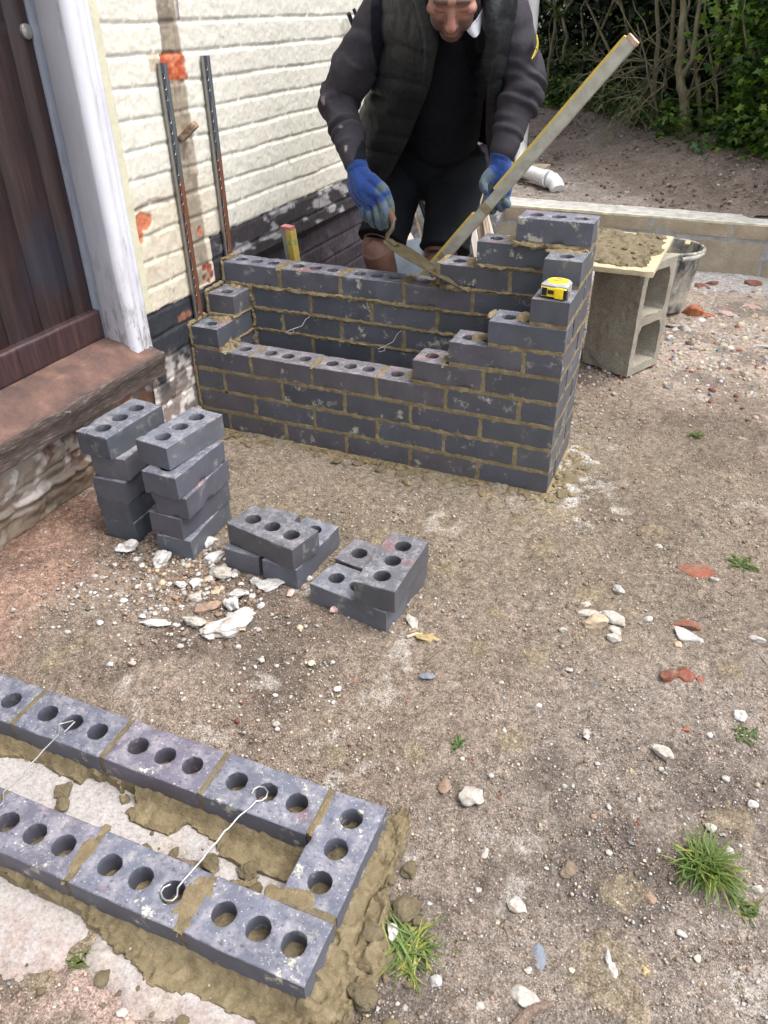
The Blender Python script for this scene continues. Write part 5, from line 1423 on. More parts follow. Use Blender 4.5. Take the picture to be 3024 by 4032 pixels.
def limb(mb, pts, rad, n=20):
    """closed tapered tube with ball ends"""
    P = [np.array(p, float) for p in pts]; R = list(rad)
    # catmull resample
    Q, rr_ = [], []
    for i in range(len(P) - 1):
        p0 = P[max(i - 1, 0)]; p1 = P[i]; p2 = P[i + 1]; p3 = P[min(i + 2, len(P) - 1)]
        for t in np.linspace(0, 1, 7)[:-1]:
            Q.append(.5 * ((2 * p1) + (-p0 + p2) * t + (2 * p0 - 5 * p1 + 4 * p2 - p3) * t * t + (-p0 + 3 * p1 - 3 * p2 + p3) * t ** 3)); rr_.append(R[i] + (R[i + 1] - R[i]) * (t * t * (3 - 2 * t)))
    Q.append(P[-1]); rr_.append(R[-1]); add_tube(mb, Q, rr_, n)
    for k, (q, r) in enumerate(((P[0], R[0]), (P[-1], R[-1]))): ball(mb, q, (r, r, r))
def limbf(mb, pts, rad, n=20):
    P = [np.array(p, float) for p in pts]; add_tube(mb, P, list(rad), n)
def ball(mb, c, r, R=None, sub=3):
    V, F = ico(sub); V = V * np.array(r)
    if R is not None: V = V @ np.array(R).T
    mb.add(V + np.array(c), F)

# joints
hipR, hipL = Pt(1590, 640, .95), Pt(1800, 660, .95)
kneR, kneL = Pt(1487, 985, .74), Pt(1728, 1035, .78)
ankR, ankL = np.array([kneR[0] - .02, .90, .10]), np.array([kneL[0] + .03, .93, .10])
shR, shL = Pt(1528, 20, .60), Pt(1988, 40, .60)
elR, elL = Pt(1332, 385, .56), Pt(2062, 345, .60)
wrR, wrL = Pt(1408, 668, .39), Pt(1972, 618, .50)
chest = Pt(1745, 120, .60); belly = Pt(1735, 430, .80); neck0 = Pt(1790, -60, .52)
HR = rotm(0, 0, R_(18)) @ rotm(R_(41), 0, 0)
# rotm(+x) tips the face (−y) downwards
fd = HR @ np.array([0, -1, 0.])
nose_l = np.array([0, -.118, -.030]); HC = Pt(1776, 126, .285) - HR @ nose_l
def hp(x, y, z): return HC + HR @ np.array([x, y, z], float)

# skin
m, n, b = nodes('skin'); v = _vec(n)
c = _mix(n, _col(n), _ramp(n, _noise(n, 40, 5, .6, v), [(.3, (.86, .80, .78)), (.7, (1.08, 1.05, 1.04))]), 1.0, 'MULTIPLY')
n.links.new(c, b.inputs['Base Color']); b.inputs['Roughness'].default_value = .66; b.inputs['Subsurface Weight'].default_value = .12; b.inputs['Subsurface Radius'].default_value = (.012, .005, .003); b.inputs['Subsurface Scale'].default_value = .5
_bump(n, b, _noise(n, 260, 4, .6, v), .12, .001); SKIN = m
mb = MB()
limb(mb, [hipR, (hipR + kneR) / 2, kneR + [0, .01, .02], kneR, (kneR * .62 + ankR * .38) + [0, .02, 0], ankR], [.085, .078, .062, .060, .058, .038])
limb(mb, [hipL, (hipL + kneL) / 2, kneL + [0, .01, .02], kneL, (kneL * .62 + ankL * .38) + [0, .02, 0], ankL], [.085, .078, .062, .060, .058, .038])
for a_ in (ankR, ankL): limb(mb, [a_, a_ + [0, -.02, -.05], a_ + [.01, -.15, -.065]], [.036, .034, .028])
ball(mb, kneR + [0, -.018, -.005], (.045, .035, .05)); ball(mb, kneL + [0, -.018, -.005], (.045, .035, .05))
limb(mb, [(hipR + hipL) / 2 + [0, .02, .03], belly + [0, .05, 0], chest + [0, .05, 0]], [.09, .11, .12])
for s_, e_, w_ in ((shR, elR, wrR), (shL, elL, wrL)): limb(mb, [chest * .5 + s_ * .5, s_, (s_ + e_) / 2, e_, (e_ + w_) / 2, w_], [.06, .055, .050, .042, .038, .027])
limb(mb, [chest + [0, 0, .10], neck0, hp(0, .03, -.04)], [.075, .060, .056])
# head
def hb(x, y, z, a_, b_, c_, sub=3): ball(mb, hp(x, y, z), (a_, b_, c_), HR, sub)
hb(0, .012, .030, .074, .094, .090, 4); hb(0, -.035, .010, .064, .060, .078, 4); hb(0, -.030, -.050, .055, .060, .050); hb(0, -.050, -.083, .035, .036, .028)
hb(.030, -.050, -.040, .030, .038, .038); hb(-.030, -.050, -.040, .030, .038, .038)
hb(0, -.086, .034, .050, .014, .012); hb(.028, -.083, .030, .024, .014, .010); hb(-.028, -.083, .030, .024, .014, .010)
hb(.050, -.066, -.004, .018, .020, .014); hb(-.050, -.066, -.004, .018, .020, .014)
limb(mb, [hp(0, -.088, .026), hp(0, -.100, .004), hp(0, -.114, -.022)], [.0085, .0100, .0125], 14)
hb(0, -.112, -.027, .0135, .013, .011); hb(.012, -.100, -.029, .009, .012, .008); hb(-.012, -.100, -.029, .009, .012, .008)
hb(.031, -.080, .010, .0165, .012, .0115); hb(-.031, -.080, .010, .0165, .012, .0115)
hb(0, -.092, -.050, .024, .012, .007); hb(0, -.091, -.062, .021, .012, .007); hb(0, -.088, -.044, .022, .012, .012)
for s in (-1, 1): hb(s * .074, .010, -.004, .010, .020, .032); hb(s * .080, .016, .008, .008, .016, .022)
# slim hands inside the gloves
def hand_chain(mb, w_, fingers, palm, fat=1.0, palm_r=.020):
    for q in palm: limb(mb, q[0], [r * fat for r in q[1]], 14)
    for pts, r in fingers: limb(mb, pts, [x * fat for x in r], 14)
# right hand: seen from its back, fingers down round the trowel handle
yR = .36
rk = [Pt(1500, 770, yR - .012), Pt(1480, 800, yR - .006), Pt(1452, 815, yR + .002), Pt(1425, 812, yR + .012)]
RH_palm = [([wrR, Pt(1440, 740, yR), rk[0]], [.030, .026, .014]), ([wrR, Pt(1430, 745, yR), rk[1]], [.030, .028, .0145]), ([wrR, Pt(1412, 740, yR + .01), rk[2]], [.030, .027, .014]), ([wrR, Pt(1398, 735, yR + .02), rk[3]], [.028, .024, .013]), ([wrR, Pt(1455, 715, yR + .01)], [.028, .022])]
RH_f = [([rk[0], Pt(1512, 820, yR - .030), Pt(1519, 862, yR - .026), Pt(1518, 890, yR - .006)], [.0135, .0125, .0115, .0095]),
        ([rk[1], Pt(1488, 845, yR - .024), Pt(1494, 882, yR - .016), Pt(1502, 896, yR + .008)], [.0135, .0130, .0115, .0095]),
        ([rk[2], Pt(1458, 855, yR - .012), Pt(1470, 882, yR + .004), Pt(1486, 884, yR + .026)], [.013, .0125, .0110, .0090]),
        ([rk[3], Pt(1432, 845, yR + .004), Pt(1446, 864, yR + .020), Pt(1462, 862, yR + .038)], [.012, .0112, .0100, .0082]),
        ([Pt(1460, 705, yR + .012), Pt(1508, 745, yR - .004), Pt(1532, 795, yR - .010), Pt(1540, 838, yR - .006)], [.020, .0160, .0140, .0115])]
# left hand: comes down behind the level, thumb over its near side, fingers round beneath
yL = .455
lk_ = [Pt(1925, 752, yL + .022), Pt(1950, 768, yL + .022), Pt(1972, 778, yL + .020), Pt(1990, 782, yL + .016)]
LH_palm = [([wrL, Pt(1950, 690, yL + .03), lk_[0]], [.029, .026, .014]), ([wrL, Pt(1962, 695, yL + .03), lk_[1]], [.029, .027, .0145]), ([wrL, Pt(1978, 700, yL + .03), lk_[2]], [.029, .026, .014]), ([wrL, Pt(1992, 705, yL + .028), lk_[3]], [.028, .023, .013])]
LH_f = [([lk_[0], Pt(1912, 800, yL + .010), Pt(1905, 826, yL + .004), Pt(1912, 806, yL - .002)], [.0135, .0125, .0115, .0095]),
        ([lk_[1], Pt(1945, 812, yL + .006), Pt(1940, 832, yL + .000), Pt(1936, 810, yL - .008)], [.0135, .0125, .0115, .0095]),
        ([lk_[2], Pt(1976, 812, yL + .006), Pt(1972, 822, yL - .006), Pt(1962, 802, yL - .012)], [.013, .012, .011, .009]),
        ([lk_[3], Pt(1998, 802, yL + .006), Pt(1996, 806, yL - .008), Pt(1986, 790, yL - .014)], [.012, .0112, .0100, .0082]),
        ([Pt(1945, 672, yL + .02), Pt(1920, 694, yL + .006), Pt(1904, 722, yL - .006), Pt(1907, 746, yL - .012)], [.019, .0160, .0140, .0115])]
hand_chain(mb, wrR, RH_f, RH_palm, .78); hand_chain(mb, wrL, LH_f, LH_palm, .78)
def skin_col(V, Nn):
    L = (V - HC) @ HR; c = np.tile([.30, .160, .118], (len(V), 1))
    hd_ = np.linalg.norm(L, axis=1) < .16
    nose = np.exp(-((L[:, 0] / .016) ** 2 + ((L[:, 1] + .11) / .02) ** 2 + ((L[:, 2] + .02) / .025) ** 2)); chk = np.exp(-(((np.abs(L[:, 0]) - .045) / .02) ** 2 + ((L[:, 2] + .02) / .022) ** 2)) * (L[:, 1] < -.03)
    c = lerp(c, [.46, .17, .13], np.clip((nose + chk * .6), 0, 1) * .6 * hd_)
    st = .25 * fbm(V, 120, 5, 3)
    beard = ss(-.016, -.030, L[:, 2] + .006 * st + .010 * ((np.abs(L[:, 0]) < .014) & (L[:, 1] < -.098))) * ss(.02, -.01, L[:, 1]) * hd_
    beard = np.maximum(beard, ss(.046, .060, np.abs(L[:, 0])) * ss(.010, -.015, L[:, 2]) * (L[:, 1] < .02) * hd_)
    lips = np.exp(-((L[:, 0] / .020) ** 2 + ((L[:, 2] + .056) / .006) ** 2)) * (L[:, 1] < -.085)
    c = lerp(c, [.045, .028, .022], np.clip(beard, 0, 1) * .85); c = lerp(c, [.33, .13, .11], np.clip(lips, 0, 1) * hd_ * .8)
    brow = np.exp(-(((L[:, 2] - .036 + .10 * (np.abs(L[:, 0]) - .03)) / .0075) ** 2)) * (np.abs(L[:, 0]) > .010) * (np.abs(L[:, 0]) < .050) * (L[:, 1] < -.06) * hd_
    c = lerp(c, [.05, .032, .024], np.clip(brow * (.95 + .3 * st), 0, 1))
    lash = np.exp(-(((L[:, 2] - .0035 - 2.2 * (np.abs(L[:, 0]) - .031) ** 2 * 8) / .0016) ** 2)) * (np.abs(np.abs(L[:, 0]) - .031) < .016) * (L[:, 1] < -.06) * hd_
    c = lerp(c, [.03, .02, .018], lash * .8)
    lid = np.exp(-(((L[:, 2] - .019) / .002) ** 2)) * (np.abs(np.abs(L[:, 0]) - .031) < .015) * (L[:, 1] < -.06) * hd_; c = lerp(c, [.22, .10, .08], lid * .5)
    leg = V[:, 2] < .60; c = np.where((leg & (V[:, 1] > .5))[:, None], c * [.72, .72, .74], c)
    dirtl = ss(.1, .4, fbm(V, 16, 6, 4)) * leg; c = lerp(c, c * .6, dirtl * .5)
    return c
person = remesh(mb, 'person', SKIN, .0042, 4, None, lambda V, N: V + N * (.0008 * fbm(V, 25, 3, 3))[:, None], skin_col, origin=((kneR[0] + kneL[0]) / 2, .85, 0))
tag(person, 'bricklayer in dark vest, sweatshirt, shorts and blue gloves bending over the wall', 'person')
PO = np.array(person.location)
def cloth(name, c1, c2, rough=.85, scale=30, weave=900, sheen=.0, vcol=True, bump=.3, bd=.002):
    m, n, b = nodes(name); v = _vec(n); c = _ramp(n, _noise(n, scale, 6, .6, v), [(.35, c2), (.65, c1)])
    if vcol: c = _mix(n, c, _col(n), 1.0, 'MULTIPLY')
    n.links.new(c, b.inputs['Base Color']); b.inputs['Roughness'].default_value = rough; b.inputs['Specular IOR Level'].default_value = .25; b.inputs['Sheen Weight'].default_value = sheen; b.inputs['Sheen Roughness'].default_value = .5
    _bump(n, b, _math(n, 'ADD', _noise(n, weave, 2, .5, v), _math(n, 'MULTIPLY', _noise(n, 45, 4, .6, v), 2.0)), bump, bd); return m
SWEAT = cloth('sweatshirt_cloth', (.040, .036, .044), (.026, .023, .029), .95, 12, sheen=.0); VEST = cloth('quilted_nylon', (.015, .0165, .0185), (.010, .011, .0125), .50, 8, 60, .0, bump=.35, bd=.006); SHORT = cloth('shorts_cloth', (.0050, .0062, .0092), (.0030, .0037, .0058), .9, 12, sheen=.0)
def rec(o):   # child geometry is built in world space
    o.data.transform(Matrix.Translation(-person.location)); return o
def along(V, A, B):
    d = B - A; L = np.linalg.norm(d); d = d / L; t = (V - A) @ d; return t / L, np.linalg.norm((V - A) - t[:, None] * d, axis=1), t
def folds(V, N, A, B, freq, amp, seed, w0=-.2, w1=1.2, tw=1.0):
    """creases across a limb"""
    t, r, s = along(V, A, B); q = np.stack([s * freq + tw * 1.1 * vn(V, 9, seed), V[:, 0] * 5, V[:, 2] * 3], 1)
    f = vn(q, 1.0, seed + 1); f = np.sign(f) * np.abs(f) ** .8
    return V + N * (amp * f * ss(w0, w0 + .15, t) * ss(w1, w1 - .15, t) * (r < .14))[:, None]
# sweatshirt: body + sleeves
mb = MB()
limb(mb, [Pt(1745, 500, .87), Pt(1745, 400, .80), Pt(1750, 280, .70), chest, Pt(1780, -20, .56)], [.135, .140, .138, .135, .080])
ball(mb, (hipR + hipL) / 2 + [0, .02, .12], (.165, .125, .09))
limb(mb, [chest + [-.07, 0, .02], shR + [.02, 0, 0], (shR + elR) / 2 + [.0, 0, 0], elR, (elR * .5 + wrR * .5), wrR + (elR - wrR) * .10], [.10, .078, .070, .062, .053, .040], 24)
limb(mb, [chest + [.07, 0, .02], shL + [-.02, 0, 0], (shL + elL) / 2, elL, (elL * .5 + wrL * .5), wrL + (elL - wrL) * .10], [.10, .078, .071, .062, .053, .042], 24)
def d_sweat(V, N):
    V = folds(V, N, elR, wrR, 62, .0085, 11, -.25, .80); V = folds(V, N, shR, elR, 26, .0105, 12, .2, 1.15, 2.2)
    V = folds(V, N, elL, wrL, 66, .0090, 13, -.25, .82); V = folds(V, N, shL, elL, 30, .0105, 14, .2, 1.15, 2.2)
    k = (V[:, 0] > elR[0] + .13) & (V[:, 0] < elL[0] - .13)
    V = V + N * (k * .006 * fbm(V * [1, 1, 2.2], 11, 15, 3))[:, None]
    return V + N * (.0022 * fbm(V, 22, 16, 3))[:, None]
def c_sweat(V, N):
    t1, r1, s1 = along(V, elR, wrR); c = np.ones((len(V), 3)) * (1 + .15 * fbm(V, 8, 17, 3))[:, None]
    sm = ss(.38, .5, fbm(V * [1, 1, 2], 24, 18, 4)) * (t1 > -.1) * (V[:, 0] < .4); c = lerp(c, [2.0, 1.9, 1.7], sm * .15)
    k = (V[:, 0] > elR[0] + .14) & (V[:, 0] < elL[0] - .14); c = np.where(k[:, None], c * [.16, .20, .30], c)
    for q, r_ in ((Pt(1283, 395, .50), .008), (Pt(1286, 408, .50), .006), (Pt(1356, 500, .45), .008), (Pt(1371, 588, .40), .007), (Pt(1366, 577, .40), .006)):
        c = lerp(c, [9, 8.4, 6.6], ss(1.2, .6, np.linalg.norm((V - q) * [1, .3, 1], axis=1) / r_ + .4 * vn(V, 200, 19)) * (N[:, 1] < 0))
    return c
rec(remesh(mb, 'sweatshirt', SWEAT, .0050, 3, person, d_sweat, c_sweat))
# cuffs' ribbing and the gloves
NIT = cloth('blue_knit', (.012, .046, .20), (.008, .032, .145), .8, 40, 700, .2)
def glove(nm, w_, e_, F_, Pm, seed, cuff_dir, tips):
    mb = MB(); hand_chain(mb, w_, F_, Pm, 1.06)
    u = (e_ - w_) / np.linalg.norm(e_ - w_); limbf(mb, [w_ - u * .01, w_ + u * .018, w_ + u * .034], [.034, .034, .037], 20)
    fin = [np.array(p) for pts, r in F_ for p in pts[1:]]
    def cf(V, N):
        d = np.min([np.linalg.norm(V - f, axis=1) for f in fin], axis=0)
        palm = ss(.030, .020, d + .010 * fbm(V, 40, seed, 3)); k = np.ones((len(V), 3)) * (1 + .2 * fbm(V, 30, seed + 1, 3))[:, None]
        k = lerp(k, np.array([12., 4.3, 1.0]) * .72, palm * (.65 + .35 * ss(-.2, .3, fbm(V, 60, seed + 2, 3))))
        if nm == 'L': k = lerp(k, [2.2, .9, .25], ss(.02, .06, wrL[2] - .12 - V[:, 2] + .01 * fbm(V, 30, 5, 3)) * .8)
        else:
            q = Pt(1437, 800, yR - .03); pr_ = np.exp(-(((V[:, 0] - q[0]) / .017) ** 2 + ((V[:, 2] - q[2]) / .019) ** 2)) * (N[:, 1] < -.2)
            k = lerp(k, [9, 4.0, 1.6], np.clip(pr_, 0, 1) * ss(.0, .15, vn(V * [1, 1, 2.2], 260, 77)) * .6)
        return k
    def dg(V, N): 
        V = V + N * (.0013 * fbm(V, 60, seed + 3, 3))[:, None]; t, r, s = along(V, w_, w_ + u * .04); return V + N * (.0014 * np.sin(s * 900) * ss(-.9, .2, t))[:, None]
    rec(remesh(mb, 'glove', NIT, .0024, 3, person, dg, cf))
glove('R', wrR, elR, RH_f, RH_palm, 31, None, None); glove('L', wrL, elL, LH_f, LH_palm, 41, None, None)
# shorts
mb = MB()
hemR, hemL = Pt(1503, 948, .755), Pt(1750, 985, .79)
limbf(mb, [hipR + [0, .0, .05], hipR, (hipR * .5 + hemR * .5), hemR * .92 + hipR * .08, hemR], [.10, .112, .098, .090, .094], 26)
limbf(mb, [hipL + [0, .0, .05], hipL, (hipL * .5 + hemL * .5), hemL * .92 + hipL * .08, hemL], [.10, .112, .098, .090, .096], 26)
ball(mb, (hipR + hipL) / 2 + [0, .0, .03], (.178, .138, .125)); ball(mb, (hipR + hipL) / 2 + [0, .0, -.07], (.06, .085, .06)); ball(mb, hipR + [0, .07, -.01], (.09, .08, .10)); ball(mb, hipL + [0, .07, -.01], (.09, .08, .10))
def d_sh(V, N):
    V = folds(V, N, hipR, hemR, 20, .006, 51, .1, .93, 3.0); V = folds(V, N, hipL, hemL, 22, .007, 52, .1, .93, 3.0)
    for A, B in ((hipR, hemR), (hipL, hemL)):
        t, r, s = along(V, A, B); V = V + N * (.0022 * ss(.865, .875, t) * (r < .13))[:, None]
    return V + N * (.0025 * fbm(V, 14, 53, 3))[:, None]
rec(remesh(mb, 'shorts', SHORT, .0046, 3, person, d_sh, lambda V, N: lerp(np.ones((len(V), 3)), [2.8, 2.5, 2.2], ss(.25, .55, fbm(V, 9, 54, 4)) * .3)))
# padded vest: two open fronts, back and collar, as thick quilted sheets
def sheet(rows, thick, mat, nm, par, quilt=.006, qf=16, nU=70, nV=90, seed=1, col=None):
    """rows: list of point lists, lofted smoothly; builds a padded sheet"""
    G = np.array([[np.array(p, float) for p in r] for r in rows])       # (a,b,3)
    def rs1(A, n_):                                                       # catmull along axis 0
        a = len(A); t = np.linspace(0, a - 1, n_); i = np.clip(t.astype(int), 0, a - 2); f = (t - i).reshape(-1, *([1] * (A.ndim - 1)))
        p0 = A[np.maximum(i - 1, 0)]; p1 = A[i]; p2 = A[i + 1]; p3 = A[np.minimum(i + 2, a - 1)]
        return .5 * ((2 * p1) + (-p0 + p2) * f + (2 * p0 - 5 * p1 + 4 * p2 - p3) * f ** 2 + (-p0 + 3 * p1 - 3 * p2 + p3) * f ** 3)
    G = rs1(G, nV); G = rs1(G.transpose(1, 0, 2), nU).transpose(1, 0, 2)
    du = np.gradient(G, axis=1); dv_ = np.gradient(G, axis=0); Nn = np.cross(du, dv_); Nn /= -np.maximum(np.linalg.norm(Nn, axis=2), 1e-9)[:, :, None]
    P = G.reshape(-1, 3); L = np.cumsum(np.r_[0, np.linalg.norm(np.diff(G[:, nU // 2], axis=0), axis=1)])
    s = np.repeat(L[:, None], nU, 1).reshape(-1); q = quilt * (np.abs(np.sin(s * math.pi * qf + .8 * vn(P, 7, seed))) ** .55) + .006 * fbm(P, 15, seed + 1, 4) * min(1, quilt * 200) + .003 * fbm(P * [1, 1, .6], 42, seed + 2, 3) * min(1, quilt * 200)
    u = np.tile(np.linspace(0, 1, nU), nV); v2 = np.repeat(np.linspace(0, 1, nV), nU); ed = np.minimum(np.minimum(u, 1 - u), np.minimum(v2, 1 - v2)); q = q * ss(0, .05, ed) + .002
    # piped edge
    q += .0035 * np.exp(-((ed - .022) / .010) ** 2)
    NF = Nn.reshape(-1, 3); A = P + NF * (thick / 2 + q)[:, None] * ss(-.01, .012, ed)[:, None]; B = P - NF * (thick / 2)
    i = np.arange(nU * nV).reshape(nV, nU); f = np.stack([i[:-1, :-1].ravel(), i[:-1, 1:].ravel(), i[1:, 1:].ravel(), i[1:, :-1].ravel()], 1); k = nU * nV
    F = [f, f[:, ::-1] + k]
    for e in (i[0], i[:, -1], i[-1][::-1], i[:, 0][::-1]): F.append(np.stack([e[1:], e[:-1], e[:-1] + k, e[1:] + k], 1))
    mb = MB(); mb.add(np.concatenate([A, B]), np.concatenate(F)); o = mb.build(nm, mat, par); return o
# rows run top -> bottom; each row from the outer side (armpit) to the open front edge
VR = [[Pt(1470, -60, .70), Pt(1520, -70, .55), Pt(1590, -70, .47), Pt(1650, -60, .44), Pt(1700, -40, .41)],
      [Pt(1500, 60, .66), Pt(1520, 60, .51), Pt(1590, 70, .435), Pt(1650, 80, .40), Pt(1705, 90, .385)],
      [Pt(1520, 180, .66), Pt(1530, 190, .52), Pt(1590, 200, .455), Pt(1650, 205, .43), Pt(1712, 215, .42)],
      [Pt(1490, 300, .72), Pt(1500, 310, .58), Pt(1570, 320, .51), Pt(1640, 330, .49), Pt(1692, 340, .49)],
      [Pt(1455, 400, .80), Pt(1450, 410, .66), Pt(1510, 430, .60), Pt(1580, 440, .58), Pt(1650, 445, .58)],
      [Pt(1440, 500, .86), Pt(1420, 510, .72), Pt(1470, 530, .65), Pt(1540, 540, .64), Pt(1610, 545, .65)],
      [Pt(1450, 580, .90), Pt(1418, 590, .76), Pt(1455, 610, .70), Pt(1510, 620, .69), Pt(1565, 635, .70)],
      [Pt(1470, 650, .92), Pt(1432, 660, .80), Pt(1450, 690, .75), Pt(1480, 700, .74), Pt(1512, 738, .74)]]
VL = [[Pt(2040, -60, .70), Pt(2010, -70, .55), Pt(1970, -70, .47), Pt(1930, -60, .44), Pt(1895, -40, .41)],
      [Pt(2030, 60, .66), Pt(2010, 60, .53), Pt(1975, 70, .46), Pt(1940, 80, .42), Pt(1905, 90, .39)],
      [Pt(2000, 180, .66), Pt(1995, 190, .56), Pt(1975, 200, .50), Pt(1950, 205, .46), Pt(1918, 215, .44)],
      [Pt(1990, 300, .72), Pt(1985, 310, .62), Pt(1970, 320, .57), Pt(1948, 330, .53), Pt(1915, 340, .52)],
      [Pt(1985, 400, .80), Pt(1990, 410, .70), Pt(1975, 430, .65), Pt(1950, 440, .61), Pt(1912, 445, .60)],
      [Pt(1980, 480, .86), Pt(1992, 500, .76), Pt(1978, 520, .70), Pt(1950, 530, .66), Pt(1912, 540, .65)],
      [Pt(1970, 560, .90), Pt(1985, 570, .80), Pt(1975, 590, .74), Pt(1950, 600, .70), Pt(1925, 610, .69)],
      [Pt(1960, 600, .92), Pt(1970, 620, .84), Pt(1965, 640, .78), Pt(1950, 650, .75), Pt(1935, 655, .74)]]
vest = sheet(VR, .012, VEST, 'vest', person, .007, 11, seed=3)
v2_ = sheet([r[::-1] for r in VL], .012, VEST, 'vest_front', vest, .007, 11, seed=5)
bk_ = [[np.array(VR[i][0]) * (1 - t) + np.array(VL[i][0]) * t + np.array([0, .11 * math.sin(math.pi * t) + .05, .10 * math.sin(math.pi * t) * (1 if i < 4 else .5)]) for t in (0, .25, .5, .75, 1)] for i in range(8)]
bkp = sheet([r[::-1] for r in bk_], .012, VEST, 'vest_back', vest, .005, 12, seed=7)
for o in (vest,): o.data.transform(Matrix.Translation(-person.location))
for o in (v2_, bkp): o.data.transform(Matrix.Translation(-person.location))
# stand collar, turned down at the fronts
for sgn, pts in ((1, [Pt(1650, -60, .40), Pt(1672, 20, .375), Pt(1688, 100, .372), Pt(1697, 170, .385), Pt(1690, 240, .42), Pt(1672, 320, .475)]), (-1, [Pt(1935, -60, .40), Pt(1942, 20, .375), Pt(1935, 100, .372), Pt(1945, 150, .385), Pt(1925, 230, .43), Pt(1922, 310, .49)])):
    mb = MB(); R0 = [.026, .027, .026, .023, .017, .010]
    limb(mb, pts, R0, 16); 
    o = rec(remesh(mb, 'collar', VEST, .0042, 3, person, lambda V, N: V + N * (.0045 * fbm(V, 30, 61, 4))[:, None], lambda V, N: np.ones((len(V), 3)) * 1.25)); o.parent = vest
# polo collar
WHT = cloth('white_cotton', (.62, .62, .66), (.52, .52, .56), .8, 30, 700, .1, False)
CR = [[Pt(1915, -30, .46), Pt(1908, 20, .44), Pt(1900, 70, .42)], [Pt(1905, 20, .40), Pt(1895, 70, .378), Pt(1885, 130, .365)], [Pt(1880, 70, .36), Pt(1862, 110, .35), Pt(1877, 145, .352)], [Pt(1850, 108, .355), Pt(1840, 122, .352), Pt(1868, 148, .352)]]
o = sheet(CR, .002, WHT, 'polo_collar', person, 0, 1, 20, 24, 9); o.data.transform(Matrix.Translation(-person.location))
CR2 = [[Pt(1690, 30, .43), Pt(1700, 70, .42), Pt(1706, 100, .42)], [Pt(1705, 60, .40), Pt(1712, 95, .395), Pt(1722, 115, .40)], [Pt(1722, 100, .385), Pt(1730, 115, .385), Pt(1738, 126, .39)]]
o = sheet([r[::-1] for r in CR2], .002, WHT, 'polo_collar', person, 0, 1, 16, 16, 10); o.data.transform(Matrix.Translation(-person.location))
# short hair
HAIR = simple('dark_hair', (.045, .030, .022), (.018, .012, .010), .7, 60, .5, .003, stretch=(1, 1, 1))
mb = MB(); ball(mb, hp(0, .022, .040), (.080, .098, .092), HR, 4); ball(mb, hp(0, .05, -.01), (.072, .072, .075), HR, 4)
def kp(V): L = (V - HC) @ HR; return (L[:, 1] > -.060 + .5 * np.maximum(.095 - L[:, 2], 0)) & (L[:, 2] > -.055)
rec(remesh(mb, 'hair', HAIR, .004, 2, person, lambda V, N: V + N * (.0025 * fbm(V, 70, 71, 3))[:, None], None, None, kp))
# patch on the upper arm
pt = Pt(2098, 175, .53); pd = Pt(2106, 130, .55); 
YPAT = simple('yellow_patch', (.42, .34, .03), rough=.7, bump=0)
PP = [[Pt(2111, 134, .60), Pt(2109, 140, .573)], [Pt(2116, 165, .600), Pt(2112, 172, .560)], [Pt(2113, 192, .58), Pt(2101, 206, .540)], [Pt(2103, 216, .555), Pt(2091, 230, .525)]]
PP = [[p + np.array([.010, -.030, 0]) for p in r] for r in PP]
o = sheet(PP, .002, YPAT, 'sleeve_patch', person, 0, 1, 8, 20, 11); o.data.transform(Matrix.Translation(-person.location))
mb = MB()
for (a_, b_) in ((2097, 222), (2101, 213), (2105, 203), (2109, 194)):
    q = Pt(a_, b_, .52) ; V, F = gbox((-.003, -.001, -.0028), (.003, .001, .0022), .01); mb.add(V + q, F)
o = mb.build('patch_lettering', BLK, person); o.data.transform(Matrix.Translation(-person.location))
# boots
BOOT = simple('dusty_boot', (.11, .075, .045), (.06, .04, .025), .7, 30, .3, .003)
for a_ in (ankR, ankL):
    mb = MB(); limb(mb, [a_ + [0, .01, .05], a_ + [0, .01, -.02], a_ + [0, -.02, -.055], a_ + [.005, -.10, -.062], a_ + [.01, -.155, -.066]], [.052, .050, .046, .040, .034])
    V, F = gbox(a_ + [-.046, -.19, -.108], a_ + [.05, .055, -.078], .02, .012); mb.add(V, F)
    rec(remesh(mb, 'boot', BOOT, .005, 4, person, lambda V, N: V + N * (.0012 * fbm(V, 40, 81, 3))[:, None]))
# ============================================================ stones
m, n, b = nodes('stone'); v = _vec(n)
c = _mix(n, _col(n), _ramp(n, _noise(n, 110, 7, 0.7, v), [(.3, (.62, .60, .58)), (.5, (1, 1, 1)), (.72, (1.2, 1.2, 1.2))]), 1.0, 'MULTIPLY')
n.links.new(c, b.inputs['Base Color']); b.inputs['Roughness'].default_value = 0.9; b.inputs['Specular IOR Level'].default_value = .25
_bump(n, b, _noise(n, 190, 6, .7, v), .6, .003); STONE = m
PAL = {'chalk': (.47, .455, .44), 'pale': (.37, .345, .31), 'grey': (.36, .345, .33), 'tan': (.38, .30, .21), 'brown': (.24, .165, .12), 'clod': (.165, .125, .09), 'red': (.21, .072, .045),
       'orange': (.34, .125, .065), 'slate': (.17, .19, .22), 'pink': (.45, .31, .27), 'dark': (.045, .045, .05), 'cream': (.46, .41, .31), 'buff': (.34, .26, .13)}
def gpos(px_, py_):
    z = 0.0
    for _ in range(4):
        p = at(px_, py_, z=z); z = float(gz(p.x, p.y))
    return p
def pxm(p): return (p - CAM).length / FPX
_bigst = []
